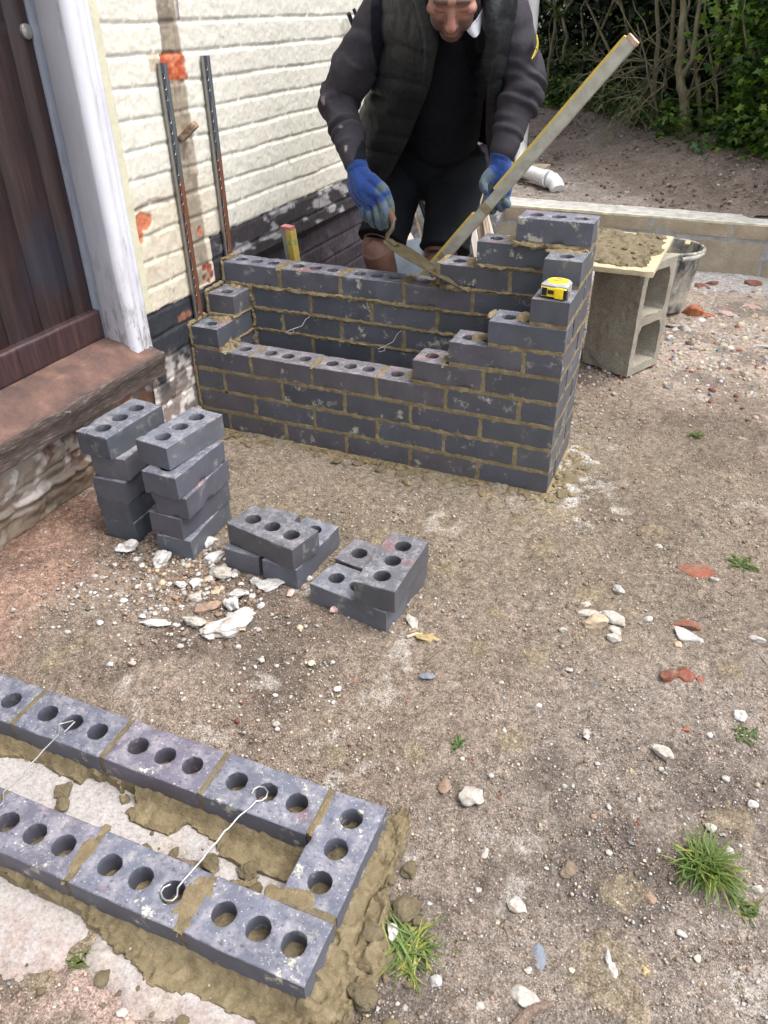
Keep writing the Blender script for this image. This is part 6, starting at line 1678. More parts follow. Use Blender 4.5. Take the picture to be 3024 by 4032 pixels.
def stone(px_, py_, spx, kind, label, elong=1.0, flat=.7, yaw=None, name='stone', cat=None, group=None, ang=.75, sink=.42, sub=4, seed=None, rough=.28):
    p = gpos(px_, py_); s = spx * .5 * pxm(p) * 1.08; sd_ = seed or int(px_ * 3 + py_)
    V, F = rock(s, sd_, sub, rough, flat, ang); V[:, 0] *= elong; V[:, 1] /= math.sqrt(elong)
    r_ = np.random.RandomState(sd_); V = V @ rotm(r_.uniform(-.2, .2), r_.uniform(-.2, .2), r_.uniform(0, 6) if yaw is None else yaw).T
    V[:, 2] -= V[:, 2].min() * (1 - sink)
    base = np.array(PAL[kind]) * r_.uniform(.93, 1.07)
    c = base * (1 + .14 * fbm(V / s, 1.6, sd_, 4))[:, None]
    if kind in ('chalk', 'pale'): c = lerp(c, np.array([.27, .22, .175]), ss(.0, .45, fbm(V / s, 1.5, sd_ + 5, 4)) * .8); c = lerp(c, np.array([.22, .18, .145]), ss(.25, .0, V[:, 2] / s) * .6)
    if kind in ('red',): c = lerp(c, np.array([.16, .12, .09]), ss(-.2, .3, fbm(V / s, 1.4, sd_ + 5, 3)) * .7)
    mb = MB(); mb.add(V, F, c); o = mb.build(name, STONE, None, loc=(p.x, p.y, p.z)); tag(o, label, cat or name.replace('_', ' '), group)
    _bigst.append((p.x, p.y, s)); return o
def lump(*a, **k): return stone(a[0], a[1], a[2] * 1.15, *a[3:], name='mortar_lump', ang=.35, rough=.75, **k)
def frag(*a, **k): return stone(*a, name='brick_fragment', ang=1.0, rough=.16, **k)
GR = 'pale rubble around the brick stacks'
lump(504, 2170, 70, 'chalk', 'grey white mortar lump at the foot of the left stack', group=GR)
lump(644, 2214, 66, 'chalk', 'white crumbly lump before the left corner of the right stack', group=GR)
lump(722, 2180, 50, 'clod', 'brown clod against the front of the right stack', group=GR)
lump(827, 2141, 58, 'chalk', 'white lump against the side of the right stack', group=GR)
lump(851, 2204, 60, 'chalk', 'tall white lump left of the middle pile', elong=1.3, yaw=1.4, group=GR)
lump(865, 2265, 66, 'pale', 'wide pale lump below the left end of the middle pile', elong=1.3, yaw=.1, group=GR)
lump(923, 2268, 36, 'chalk', 'small upright white lump touching the middle pile', group=GR)
lump(774, 2300, 50, 'chalk', 'rounded white lump under the right stack, above the brown stone', group=GR)
lump(716, 2308, 32, 'chalk', 'small white lump left of the rounded one', group=GR)
stone(769, 2358, 58, 'pale', 'angular white stone with a tan face beside the brown one', group=GR)
stone(817, 2402, 72, 'brown', 'largest angular brown stone among the white rubble', elong=1.35, yaw=.9, ang=1.0)
stone(860, 2329, 48, 'tan', 'flat tan stone with a pale rim in the rubble', flat=.45, group=GR)
lump(942, 2345, 56, 'chalk', 'white lump at the top of the long white slab', elong=1.2, yaw=.5, group=GR)
lump(1005, 2296, 46, 'chalk', 'white lump below the joint of the middle pile', group=GR)
lump(1078, 2308, 64, 'chalk', 'spread white lump below the right corner of the middle pile', flat=.45, elong=1.3, yaw=.6, group=GR)
stone(1142, 2340, 46, 'pink', 'rounded pinkish stone between the middle and right piles')
lump(914, 2390, 62, 'chalk', 'white lump joining the head of the long white slab', group=GR)
lump(894, 2472, 118, 'chalk', 'longest white mortar slab pointing down from the rubble', elong=1.55, yaw=1.0, flat=.6, group=GR)
lump(822, 2508, 50, 'chalk', 'white lump left of the foot of the long slab', group=GR)
lump(769, 2460, 58, 'pale', 'low grey white lump under the brown stone', elong=1.3, yaw=0, group=GR)
stone(834, 2462, 56, 'brown', 'flat brown stone touching the long white slab', flat=.5, elong=1.4, yaw=0)
lump(952, 2474, 38, 'tan', 'tan lump right of the long white slab', group=GR)
lump(620, 2455, 56, 'chalk', 'low scattered white lump at the left edge of the rubble', elong=1.5, yaw=.5, flat=.4, group=GR)
stone(1319, 2408, 52, 'pink', 'upright pinkish grey stone leaning at the right pile\'s front', elong=1.15, yaw=1.3, flat=.95)
lump(1622, 2450, 52, 'pale', 'flat chalky patch right of the right hand pile', flat=.25, elong=1.4)
lump(1680, 2518, 60, 'buff', 'olive crust of dried mortar right of the right hand pile', flat=.35, elong=1.3, yaw=0)
GC_ = 'pale stones clustered right of the brick piles'
stone(2321, 2424, 66, 'pale', 'flat long pale stone, leftmost of the right hand cluster', elong=1.5, yaw=.1, flat=.5, group=GC_)
stone(2377, 2424, 52, 'pale', 'blunt grey stone atop the cluster beside the long pale one', group=GC_)
stone(2343, 2463, 84, 'tan', 'largest brownish stone of the cluster, angular and stained', elong=1.15, yaw=.2, group=GC_)
stone(2416, 2446, 72, 'pale', 'wide pale stone at the right of the cluster', elong=1.4, yaw=-.3, group=GC_)
stone(2421, 2488, 48, 'pale', 'second lowest rounded stone of the cluster', group=GC_)
stone(2416, 2522, 54, 'pale', 'lowest rounded stone of the cluster', group=GC_)
stone(2308, 2385, 38, 'pale', 'small pale stone above the left of the cluster', group=GC_)
stone(2434, 2333, 50, 'grey', 'grey stone farthest up from the cluster', group=GC_)
frag(2740, 2248, 120, 'red', 'large brick fragment buried flush in the dirt', flat=.18, elong=1.25, yaw=.3, sink=.55)
frag(2698, 2472, 68, 'red', 'oblong red brick fragment above the grey slab', elong=1.4, yaw=0, flat=.55)
stone(2708, 2515, 84, 'grey', 'flat grey slab directly below the oblong red fragment', elong=1.5, yaw=.05, flat=.5, ang=1.0)
frag(2633, 2675, 86, 'red', 'biggest red brick fragment of the broken group at right', group='broken red brick')
frag(2692, 2663, 70, 'red', 'red fragment leaning right of the biggest one', group='broken red brick')
frag(2752, 2682, 46, 'red', 'smallest red fragment at the right of the broken group', group='broken red brick')
stone(2810, 2288, 34, 'pale', 'round white stone below the buried brick fragment')
stone(2975, 2524, 42, 'chalk', 'white stone by the metal pin at the right edge', elong=1.3, yaw=0)
stone(1856, 3143, 104, 'pale', 'largest white angular stone standing alone right of the near planter', ang=1.0, flat=.8)
stone(1748, 3099, 62, 'brown', 'brown grey stone sunk up left of the largest white one', sink=.5)
stone(1911, 3359, 50, 'pale', 'smooth pale stone below the largest white one')
stone(2031, 3566, 70, 'pale', 'knobbly pale stone right of the green tuft by the planter')
stone(2610, 2972, 66, 'pale', 'oblong pale stone above the large grass tuft', elong=1.4, yaw=-.6)
stone(2306, 2892, 40, 'pale', 'smooth oval pale stone in the middle right dirt')
stone(2390, 3770, 50, 'grey', 'tall grey stone above its squarish neighbour, low right', elong=1.4, yaw=1.9)
stone(2414, 3825, 50, 'chalk', 'squarish white stone below the tall grey one')
stone(2119, 3770, 66, 'slate', 'flat blue slate chip near the bottom edge', flat=.25, elong=1.3, yaw=1.9)
stone(2063, 3935, 82, 'pale', 'rounded white stone beside the dead root at the bottom edge', elong=1.25, yaw=-.3)
stone(2235, 3430, 60, 'clod', 'dark brown clod in the open dirt, lower right', elong=1.2)
stone(2542, 3822, 44, 'buff', 'square tan mortar crumb low right', flat=.4, ang=1.0)
stone(2558, 3534, 46, 'brown', 'reddish brown chip below left of the large grass tuft', flat=.4)
stone(2913, 2826, 56, 'chalk', 'rough white stone near the right edge above the tuft')
stone(1712, 3869, 46, 'grey', 'grey rounded stone at bottom centre beyond the grass')
stone(1331, 2715, 34, 'chalk', 'small white and grey stone in the middle of the dirt')
stone(1683, 2667, 48, 'slate', 'flat dark grey flint in the middle dirt', flat=.35, elong=1.3)
stone(1545, 3675, 62, 'grey', 'grey oval stone in the grass by the planter corner', elong=1.3, yaw=1.8)
frag(2721, 1243, 74, 'orange', 'largest orange brick chunk right of the bucket', flat=.8, group='brick rubble by the block wall')
frag(2784, 1248, 44, 'orange', 'thin orange shard touching the largest chunk', elong=1.4, yaw=0, flat=.5, group='brick rubble by the block wall')
frag(2863, 1247, 48, 'pink', 'dusky pink brick piece right of the orange chunks', elong=1.3, yaw=0, flat=.6, group='brick rubble by the block wall')
frag(2961, 1129, 52, 'red', 'oval red piece at the far right under the block wall', elong=1.3, yaw=0, group='brick rubble by the block wall')
frag(2762, 1140, 44, 'red', 'dark red piece right behind the bucket\'s side', elong=1.3, yaw=0, group='brick rubble by the block wall')
frag(2800, 1124, 38, 'red', 'small red piece nearest the block wall', elong=1.4, yaw=.1, group='brick rubble by the block wall')
frag(2696, 1143, 40, 'red', 'red piece tucked against the bucket', elong=1.2, group='brick rubble by the block wall')
frag(2964, 1213, 44, 'pink', 'flat pink shard at the right edge of the gravel', elong=1.6, yaw=-.5, flat=.4, group='brick rubble by the block wall')
stone(3000, 1371, 40, 'chalk', 'smooth white flint at the right edge of the gravel', elong=1.6, yaw=0, flat=.5)
stone(2125, 630, 24, 'tan', 'tan pebble on the soil above the drainpipe elbow') if False else None

# gravel and crumbs: thousands of little stones as one mass
GS = MB(); rs = np.random.RandomState(77)
V0, F0 = ico(1); Vs, Fs = ico(2)
def scatter(N, x0, x1, y0, y1, s0, s1, cols, zf, mask=None, pw=2.2, big=False):
    xs = rs.uniform(x0, x1, N); ys_ = rs.uniform(y0, y1, N)
    if mask is not None:
        k = rs.rand(N) < mask(xs, ys_); xs, ys_ = xs[k], ys_[k]
    lx, ly = near_local(xs, ys_)
    bad = (seg_d(lx, ly, -1.5, 0, 0, .3275) < .012) | (seg_d(xs, ys_, 0, 0, 1.2275, .3275) < .006)
    xs, ys_ = xs[~bad], ys_[~bad]; N = len(xs)
    if not N: return
    s = s0 + (s1 - s0) * rs.rand(N) ** pw
    z = zf(xs, ys_)
    vv, ff = (Vs, Fs) if big else (V0, F0)
    nv = len(vv)
    jit = 1 + .45 * (rs.rand(N, nv) - .5); sc = np.stack([np.ones(N), rs.uniform(.6, 1, N), rs.uniform(.4, .85, N)], 1)
    A = rs.uniform(0, 6.28, N); B = rs.uniform(-.5, .5, N)
    P = vv[None] * jit[:, :, None] * sc[:, None, :] * s[:, None, None]
    x2 = P[:, :, 0] * np.cos(B)[:, None] + P[:, :, 2] * np.sin(B)[:, None]; z2 = -P[:, :, 0] * np.sin(B)[:, None] + P[:, :, 2] * np.cos(B)[:, None]
    x3 = x2 * np.cos(A)[:, None] - P[:, :, 1] * np.sin(A)[:, None]; y3 = x2 * np.sin(A)[:, None] + P[:, :, 1] * np.cos(A)[:, None]
    W = np.stack([x3 + xs[:, None], y3 + ys_[:, None], z2 + (z + s * .12)[:, None]], 2).reshape(-1, 3)
    Fx = (ff[None] + (np.arange(N) * nv)[:, None, None]).reshape(-1, 3)
    ck = np.array([PAL[c_] for c_ in cols]); ci = rs.randint(0, len(ck), N); cc = ck[ci] * rs.uniform(.75, 1.15, (N, 1))
    GS.add(W, Fx, np.repeat(cc, nv, 0))
def zg(x, y): return gz(x, y) + .006 * vn(np.stack([x, y], 1), 3.1, 1) + .0035 * vn(np.stack([x, y], 1), 9, 2) + .001
soil = ['clod', 'brown', 'clod', 'brown', 'tan', 'grey', 'pale', 'clod', 'brown']
mixd = ['pale', 'grey', 'tan', 'brown', 'clod', 'pink', 'pale', 'cream', 'grey', 'clod', 'brown', 'clod']
def m_open(x, y):
    P = np.stack([x, y], 1); return np.clip(.55 + .9 * fbm(P, 3.5, 301, 4), .12, 1) * np.where((y > -.6) & (x < 1.3), .35, 1)
scatter(42000, -.1, 2.5, -1.95, .9, .0007, .0036, mixd, zg, m_open, 2.0)
scatter(24000, -.1, 2.4, -1.9, .6, .0010, .0040, soil, zg, lambda x, y: np.clip(.5 + 1.2 * fbm(np.stack([x, y], 1), 6, 302, 4), .05, 1), 1.6)
scatter(60000, .2, 2.3, -1.95, -.75, .0006, .0019, mixd + ['grey', 'pale', 'clod', 'tan'], zg, lambda x, y: np.clip(.6 + .8 * fbm(np.stack([x, y], 1), 9, 311, 3), .15, 1), 1.5)
scatter(24000, -.1, 2.3, -.85, .5, .0008, .0024, mixd + ['clod', 'tan', 'brown'], zg, lambda x, y: np.clip(.5 + .9 * fbm(np.stack([x, y], 1), 8, 312, 3), .1, 1), 1.5)
scatter(1000, -.05, 2.4, -1.9, .9, .0025, .0065, mixd + ['red', 'pale', 'grey', 'slate', 'chalk'], zg, m_open, 2.6, True)
def m_cl(x, y): return np.clip(1.6 * fbm(np.stack([x, y], 1), 4.5, 305, 4) + .12, .02, 1)
scatter(26000, -.1, 2.6, -1.95, 1.2, .0018, .0058, ['tan', 'grey', 'brown', 'clod', 'tan', 'brown', 'pale'], zg, m_cl, 1.8)
def near_rub(x, y): return np.exp(-(((x - .47) / .20) ** 2 + ((y + .78) / .13) ** 2))
scatter(11000, -.1, 1.1, -1.2, -.4, .0015, .0085, ['clod', 'brown', 'clod', 'grey', 'brown'], zg, near_rub, 1.8, True)
scatter(1100, .1, 1.0, -1.1, -.5, .002, .011, ['chalk', 'pale', 'tan', 'chalk'], zg, near_rub, 1.8, True)
scatter(500, .2, 1.0, -1.1, -.8, .002, .006, ['chalk', 'pale'], zg, lambda x, y: .3 + 0 * x, 2.5, True)
gravc = ['pale', 'cream', 'grey', 'tan', 'pink', 'pale', 'chalk', 'cream', 'brown', 'red', 'slate', 'clod', 'tan']
scatter(9000, 1.15, 2.9, .75, 2.5, .0035, .015, gravc, zg, lambda x, y: ss(.7, 1.5, y) * (x > 1.15) * .9, 1.8, False)
scatter(900, 1.3, 2.9, 1.4, 2.4, .008, .024, gravc, zg, lambda x, y: ss(1.2, 1.8, y), 2.0, True)
scatter(3000, -.0, 1.3, .4, 2.5, .002, .010, mixd, zg, None, 2)
scatter(5000, 1.2, 3.2, 2.2, 2.55, .003, .010, ['grey', 'pale', 'grey'], zg, lambda x, y: .8 + 0 * x, 2)
zb = lambda x, y: bankz(x, y) + .004
scatter(5000, -1.2, 3.3, 2.78, 5.5, .003, .014, mixd + ['chalk', 'pale'], zb, lambda x, y: .25 + .75 * ss(-.6, -1.2, hdist(x, y)), 2.4)
scatter(2600, -1.2, 3.3, 2.78, 5.5, .005, .014, ['clod', 'clod', 'brown'], zb, lambda x, y: ss(-1.2, -.7, hdist(x, y)), 1.5, True)
for (a_, b_, s_, k_) in ((670, 2300, 20, 'chalk'), (692, 2464, 28, 'chalk'), (562, 2430, 30, 'chalk'), (716, 2392, 26, 'chalk'), (489, 2368, 34, 'chalk'), (393, 2455, 30, 'chalk'), (267, 2493, 26, 'pale'), (711, 2546, 32, 'pale'), (52, 2405, 26, 'pale'),
    (435, 2620, 30, 'chalk'), (522, 2615, 34, 'pink'), (2213, 2485, 36, 'pale'), (2667, 2545, 36, 'tan'), (2550, 2446, 44, 'pale'), (2594, 2156, 34, 'pale'), (2602, 3031, 26, 'pale'), (2079, 3825, 34, 'pale'), (2682, 3682, 36, 'grey'), (2789, 2900, 32, 'pale'),
    (2961, 3171, 42, 'grey'), (2797, 3263, 42, 'pale'), (2869, 3351, 36, 'pale'), (2985, 3502, 42, 'pale'), (1895, 3965, 38, 'pale'), (2251, 3822, 24, 'cream'), (1884, 3506, 30, 'grey'), (2857, 3071, 32, 'pale'), (1089, 2856, 32, 'pale'), (1031, 2604, 30, 'pale'), (1226, 2615, 32, 'cream'),
    (1604, 2762, 18, 'orange'), (1399, 2683, 16, 'orange'), (1870, 1938, 22, 'orange'), (2636, 1340, 34, 'chalk'), (2150, 3420, 20, 'chalk'), (1960, 3640, 26, 'tan'), (2480, 3320, 20, 'slate'), (2700, 2880, 30, 'orange'), (1150, 2300, 30, 'pale'), (1690, 3560, 26, 'grey'),
    (2310, 2905, 24, 'chalk'), (2120, 2780, 26, 'chalk'), (1975, 2690, 24, 'pale'), (2240, 2640, 28, 'pale'), (1420, 2420, 20, 'chalk'), (1985, 2880, 24, 'pale'), (1820, 2990, 22, 'cream'), (2900, 2430, 24, 'grey'), (2350, 3010, 24, 'grey'), (250, 3600, 22, 'pale'), (380, 3560, 28, 'pink'), (420, 3740, 34, 'tan'), (60, 3690, 44, 'grey'), (480, 3990, 44, 'pale'), (600, 3950, 30, 'chalk'), (300, 3900, 24, 'pale')):
    p = gpos(a_, b_); s = s_ * .5 * pxm(p); V, F = rock(s, a_ + b_, 3, .35, .7, .7); V[:, 2] -= V[:, 2].min() * .75
    GS.add(V + np.array(p), F, np.array(PAL[k_]) * (1 + .1 * fbm(V / s, 1.6, a_, 3))[:, None])
g = GS.build('gravel', STONE, None, smooth=False); tag(g, 'loose pebbles and crumbs of soil covering the ground', 'gravel', kind='stuff')

# sticks
BARK = simple('dead_wood', (.20, .145, .11), (.09, .065, .05), .9, 30, .6, .003, stretch=(6, 6, 6))
def stick(pts, r, label, mat=BARK, name='stick'):
    P = [gpos(*p) + Vector((0, 0, r * .8)) for p in pts]; o = P[0].copy(); mb = MB(); add_tube(mb, [q - o for q in P], [r] * (len(P) - 1) + [r * .5], 8)
    t = mb.build(name, mat, None, loc=o, jitter=lambda V: V + r * .25 * np.stack([fbm(V, 60, 1), fbm(V, 60, 2), fbm(V, 60, 3)], 1)); tag(t, label, name.replace('_', ' '))
stick([(2010, 4075), (2060, 4010), (2105, 3975), (2140, 3972), (2172, 3962)], .008, 'forked dead root at the bottom edge beside the white stone', name='root')
stick([(1983, 3622), (1990, 3660), (2003, 3702)], .0035, 'short brown stick below the knobbly pale stone')
stick([(1728, 2560), (1700, 2585), (1670, 2612)], .0035, 'dark twig below the olive crust, right of the right pile')
stick([(1602, 2512), (1640, 2498), (1665, 2500)], .0035, 'pale splinter left of the olive mortar crust', PLY)
stick([(2965, 2545), (2990, 2580), (3030, 2630)], .0022, 'thin metal pin at the right edge of the dirt', STEEL, 'metal_pin')
stick([(2620, 1290), (2660, 1297), (2695, 1293)], .008, 'black scrap of hose lying before the bucket', BLK, 'hose_scrap')
stick([(2255, 645), (2200, 668)], .01, 'x') if False else None

# ============================================================ grass and weeds
def leaf_mat(name, c1, c2, tr=.25, rough=.55):
    m, n, b = nodes(name); c = _mix(n, _ramp(n, _noise(n, 25, 3), [(.35, c2), (.65, c1)]), _col(n), 1.0, 'MULTIPLY')
    n.links.new(c, b.inputs['Base Color']); b.inputs['Roughness'].default_value = rough; b.inputs['Specular IOR Level'].default_value = .35
    t = n.nodes.new('ShaderNodeBsdfTranslucent'); n.links.new(c, t.inputs['Color']); mx = n.nodes.new('ShaderNodeMixShader'); mx.inputs[0].default_value = tr
    n.links.new(b.outputs[0], mx.inputs[1]); n.links.new(t.outputs[0], mx.inputs[2]); n.links.new(mx.outputs[0], n.nodes['Material Output'].inputs['Surface']); return m
GRASS = leaf_mat('grass_blade', (.115, .17, .035), (.07, .12, .025))
def tuft(p, N, L, spread, label, seed, droop=.6, wdt=.0022, lean=(0, 0), yel=.2, name='grass_tuft', cat='grass', arc=None, flatn=0.0, group=None):
    rs = np.random.RandomState(seed); mb = MB()
    for i in range(N):
        a = rs.uniform(0, 6.28) if arc is None else rs.uniform(*arc); l = L * (.75 if name == 'weed' else 1) * rs.uniform(.45, 1.1); r0 = spread * math.sqrt(rs.rand()) * .6; a0 = rs.uniform(0, 6.28)
        bx_, by_ = r0 * math.cos(a0), r0 * math.sin(a0); el = rs.uniform(.25, 1.3) * (1 - flatn); dr = droop * rs.uniform(.5, 1.4)
        k = 7; pts = []; x, y, z = bx_, by_, 0.0; e = el; az = a
        for j in range(k):
            pts.append((x, y, max(z, .002))); st = l / (k - 1)
            x += math.cos(az) * math.cos(e) * st + lean[0] * st * j / k; y += math.sin(az) * math.cos(e) * st + lean[1] * st * j / k; z += math.sin(e) * st; e -= dr / k * 2; az += rs.uniform(-.15, .15)
        pts = np.array(pts); d = np.gradient(pts, axis=0); side = np.cross(d, [0, 0, 1]); side /= np.maximum(np.linalg.norm(side, axis=1), 1e-9)[:, None]
        w_ = wdt * rs.uniform(.7, 1.3) * np.sin(np.linspace(.5, 3.1, k)); V = np.concatenate([pts - side * w_[:, None], pts + side * w_[:, None]])
        F = [(j, j + 1, k + j + 1, k + j) for j in range(k - 1)]
        c = np.array([1, 1, 1]) * rs.uniform(.7, 1.25) * (.72 if name == 'weed' else 1)
        if rs.rand() < yel: c = c * np.array([2.3, 1.55, 1.6])
        cc = np.tile(c, (2 * k, 1)); cc[k - 2:k] *= [1.3, 1.1, 1]; mb.add(V, F, cc)
    o = mb.build(name, GRASS, None, loc=p); tag(o, label, cat, group); return o
p = gpos(2775, 3420); tuft(p, 260, .075, .040, 'largest bright green grass tuft growing in the dirt at right', 1, lean=(.25, -.1), yel=.22, wdt=.0016)
p = gpos(1600, 3740); tuft(p, 130, .070, .050, 'flattened yellow green grass beside the near planter corner', 2, flatn=.62, droop=.30, wdt=.0016, yel=.45)
p = gpos(2770, 2135); tuft(p, 80, .05, .045, 'dark flattened weed above the buried brick', 3, flatn=.7, wdt=.0028, yel=.02, name='weed', cat='weed', lean=(.4, 0))
p = gpos(2925, 2225); tuft(p, 70, .06, .03, 'small green weed near the right edge', 4, flatn=.5, wdt=.0022, yel=.05, name='weed', cat='weed')
p = gpos(2745, 1715); tuft(p, 30, .05, .03, 'faint weed in the dirt right of the tall corner', 14, flatn=.5, wdt=.002, yel=.1, name='weed', cat='weed')
p = gpos(1806, 2935); tuft(p, 22, .03, .02, 'tiny faint green seedling above the largest white stone', 5, flatn=.4, wdt=.0016, yel=.0, name='weed', cat='weed')
p = gpos(2935, 2890); tuft(p, 26, .04, .03, 'small weed above right of the large tuft', 6, flatn=.5, wdt=.002, yel=.05, name='weed', cat='weed')
p = gpos(2930, 3580); tuft(p, 40, .035, .03, 'short mossy weed under the large tuft', 7, flatn=.3, wdt=.0026, yel=.1, name='weed', cat='weed')
p = gpos(285, 3765); tuft(p, 34, .05, .03, 'straggly weed on the concrete edge below the near planter', 8, flatn=.6, wdt=.0016, yel=.1, name='weed', cat='weed', arc=(-.6, 1.2))
p = gpos(2660, 1185); tuft(p, 70, .03, .05, 'low moss and grass at the foot of the bucket', 9, flatn=.2, wdt=.003, yel=.3, name='weed', cat='weed')
p = at(2230, 900, y=2.50); tuft(Vector((p.x - .05, 2.50, .0)), 34, .36, .14, 'long thin grass rising in front of the block wall', 10, droop=.5, wdt=.0022, yel=.5)
# clover-like leaves in the big tuft
mb = MB()
for (a_, b_, s) in ((2700, 3450, .016), (2722, 3432, .012), (2745, 3455, .013), (2690, 3420, .010)):
    t = np.linspace(0, 2 * np.pi, 12, endpoint=False); q = gpos(a_, b_) - gpos(2775, 3420)
    V = np.array([(s * math.cos(u) * .7, s * math.sin(u), .014 + .004 * math.cos(2 * u)) for u in t] + [(0, 0, .010)]) + np.array((q.x, q.y, 0)); o = mb.n
    mb.add(V, np.array([[0, 1, 2, 3]])); mb.F[4].pop(); mb.M[4].pop(); mb.C[-1][:] = (.8, .9, 1.2); mb.F[3].append(np.array([(12, i, (i + 1) % 12) for i in range(12)]) + o); mb.M[3].append(np.zeros(12, int))
lo = mb.build('broad_leaf_weed', GRASS, None, loc=gpos(2775, 3420)); tag(lo, 'round dark weed leaves at the lower left of the largest tuft', 'weed')

# ============================================================ hedge at the back
TRUNK = simple('mossy_bark', (.22, .195, .12), (.11, .10, .058), .9, 20, .8, .01, stretch=(1, 1, .4))
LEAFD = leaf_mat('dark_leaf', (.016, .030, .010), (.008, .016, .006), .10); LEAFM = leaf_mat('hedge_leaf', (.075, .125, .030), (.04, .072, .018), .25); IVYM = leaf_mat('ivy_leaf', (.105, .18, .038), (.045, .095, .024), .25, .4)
def leaves(mb, C, size, rs, cols, up=.5, kind='quad'):
    """C (n,3) centres -> small bent leaves"""
    N = len(C); s = size * rs.uniform(.6, 1.3, N)
    nrm = rs.normal(size=(N, 3)); nrm[:, 2] = np.abs(nrm[:, 2]) + up; nrm /= np.linalg.norm(nrm, axis=1)[:, None]
    a = rs.normal(size=(N, 3)); a -= nrm * (a * nrm).sum(1)[:, None]; a /= np.linalg.norm(a, axis=1)[:, None]; b_ = np.cross(nrm, a)
    if kind == 'quad': sh = np.array([(0, -1, 0), (.55, -.1, .12), (0, 1.1, -.1), (-.55, -.1, .12)]); F0_ = np.array([[0, 1, 2], [0, 2, 3]])
    else: sh = np.array([(0, -.35, 0), (.45, -.75, .05), (.45, -.2, .1), (1.0, .05, 0), (.42, .32, .08), (0, 1.15, -.1), (-.42, .32, .08), (-1.0, .05, 0), (-.45, -.2, .1), (-.45, -.75, .05)]); F0_ = np.array([[0, i, i + 1] for i in range(1, 9)])
    P = C[:, None] + s[:, None, None] * (sh[None, :, :1] * a[:, None] + sh[None, :, 1:2] * b_[:, None] + sh[None, :, 2:] * nrm[:, None])
    k = len(sh); F = (F0_[None] + (np.arange(N) * k)[:, None, None]).reshape(-1, 3)
    cc = np.array(cols)[rs.randint(0, len(cols), N)] * rs.uniform(.6, 1.35, (N, 1)); mb.add(P.reshape(-1, 3), F, np.repeat(cc, k, 0))
HD = Vector((hd[0], hd[1], 0)); HN = Vector((hn[0], hn[1], 0))
def hpt(s, d, z): p = Vector((HA.x, HA.y, 0)) + HD * s + HN * d; return Vector((p.x, p.y, z))
# stems: pixel polylines at a depth behind the bank edge; radius in metres
def on_hedge(px_, py_, d):
    r = ray(px_, py_); q = (d - ((CAM.x - HA.x) * hn[0] + (CAM.y - HA.y) * hn[1])) / (r.x * hn[0] + r.y * hn[1]); return CAM + r * q
STEMS = [
 ([(2148, 430), (2160, 250), (2185, 120), (2180, -10)], .12, .014, 'slender stem nearest the man'),
 ([(2185, 425), (2210, 250), (2235, 150), (2215, 60), (2270, -20)], .35, .016, 'second stem from the man, forking thinly'),
 ([(2565, 470), (2562, 395), (2580, 300), (2592, 185), (2586, -10)], .05, .019, 'straight stem left of the forked trunk'),
 ([(2598, 515), (2611, 370), (2642, 185), (2654, -10)], .25, .017, 'stem leaning right, behind the forked trunk'),
 ([(2697, 600), (2694, 400), (2680, 310), (2680, 180), (2690, -10)], -.10, .030, 'thickest forked trunk with a bright bare foot'),
 ([(2768, 560), (2752, 400), (2735, 250), (2711, 145)], .05, .015, 'broken stem right of the forked trunk'),
 ([(2790, 475), (2778, 420), (2826, 250), (2826, -10)], .3, .019, 'stem bending right behind the broken one'),
 ([(2848, 460), (2820, 340), (2772, 90)], .1, .009, 'thin whip leaning left before the ivy'),
 ([(2880, 600), (2960, 375), (2985, 250), (2998, 120), (3010, -10)], -.05, .030, 'leaning trunk clad in ivy at the right edge'),
 ([(2420, 440), (2440, 330), (2400, 200), (2335, 60), (2300, -10)], .3, .012, 'curved stem behind the spirit level'),
 ([(2330, 430), (2310, 250), (2380, 90), (2420, -10)], .45, .013, 'crossing stem left behind the spirit level'),
 ([(2500, 460), (2470, 300), (2480, 150), (2440, -10)], .5, .012, 'stem half lost in shade mid hedge'),
 ([(2950, 480), (2900, 300), (2870, 150), (2905, -10)], .35, .016, 'stem in deep shade left of the ivy'),
 ([(2250, 430), (2265, 300), (2300, 180), (2290, 30), (2310, -10)], .6, .013, 'faint back stem between the first two'),
]
rs = np.random.RandomState(44)
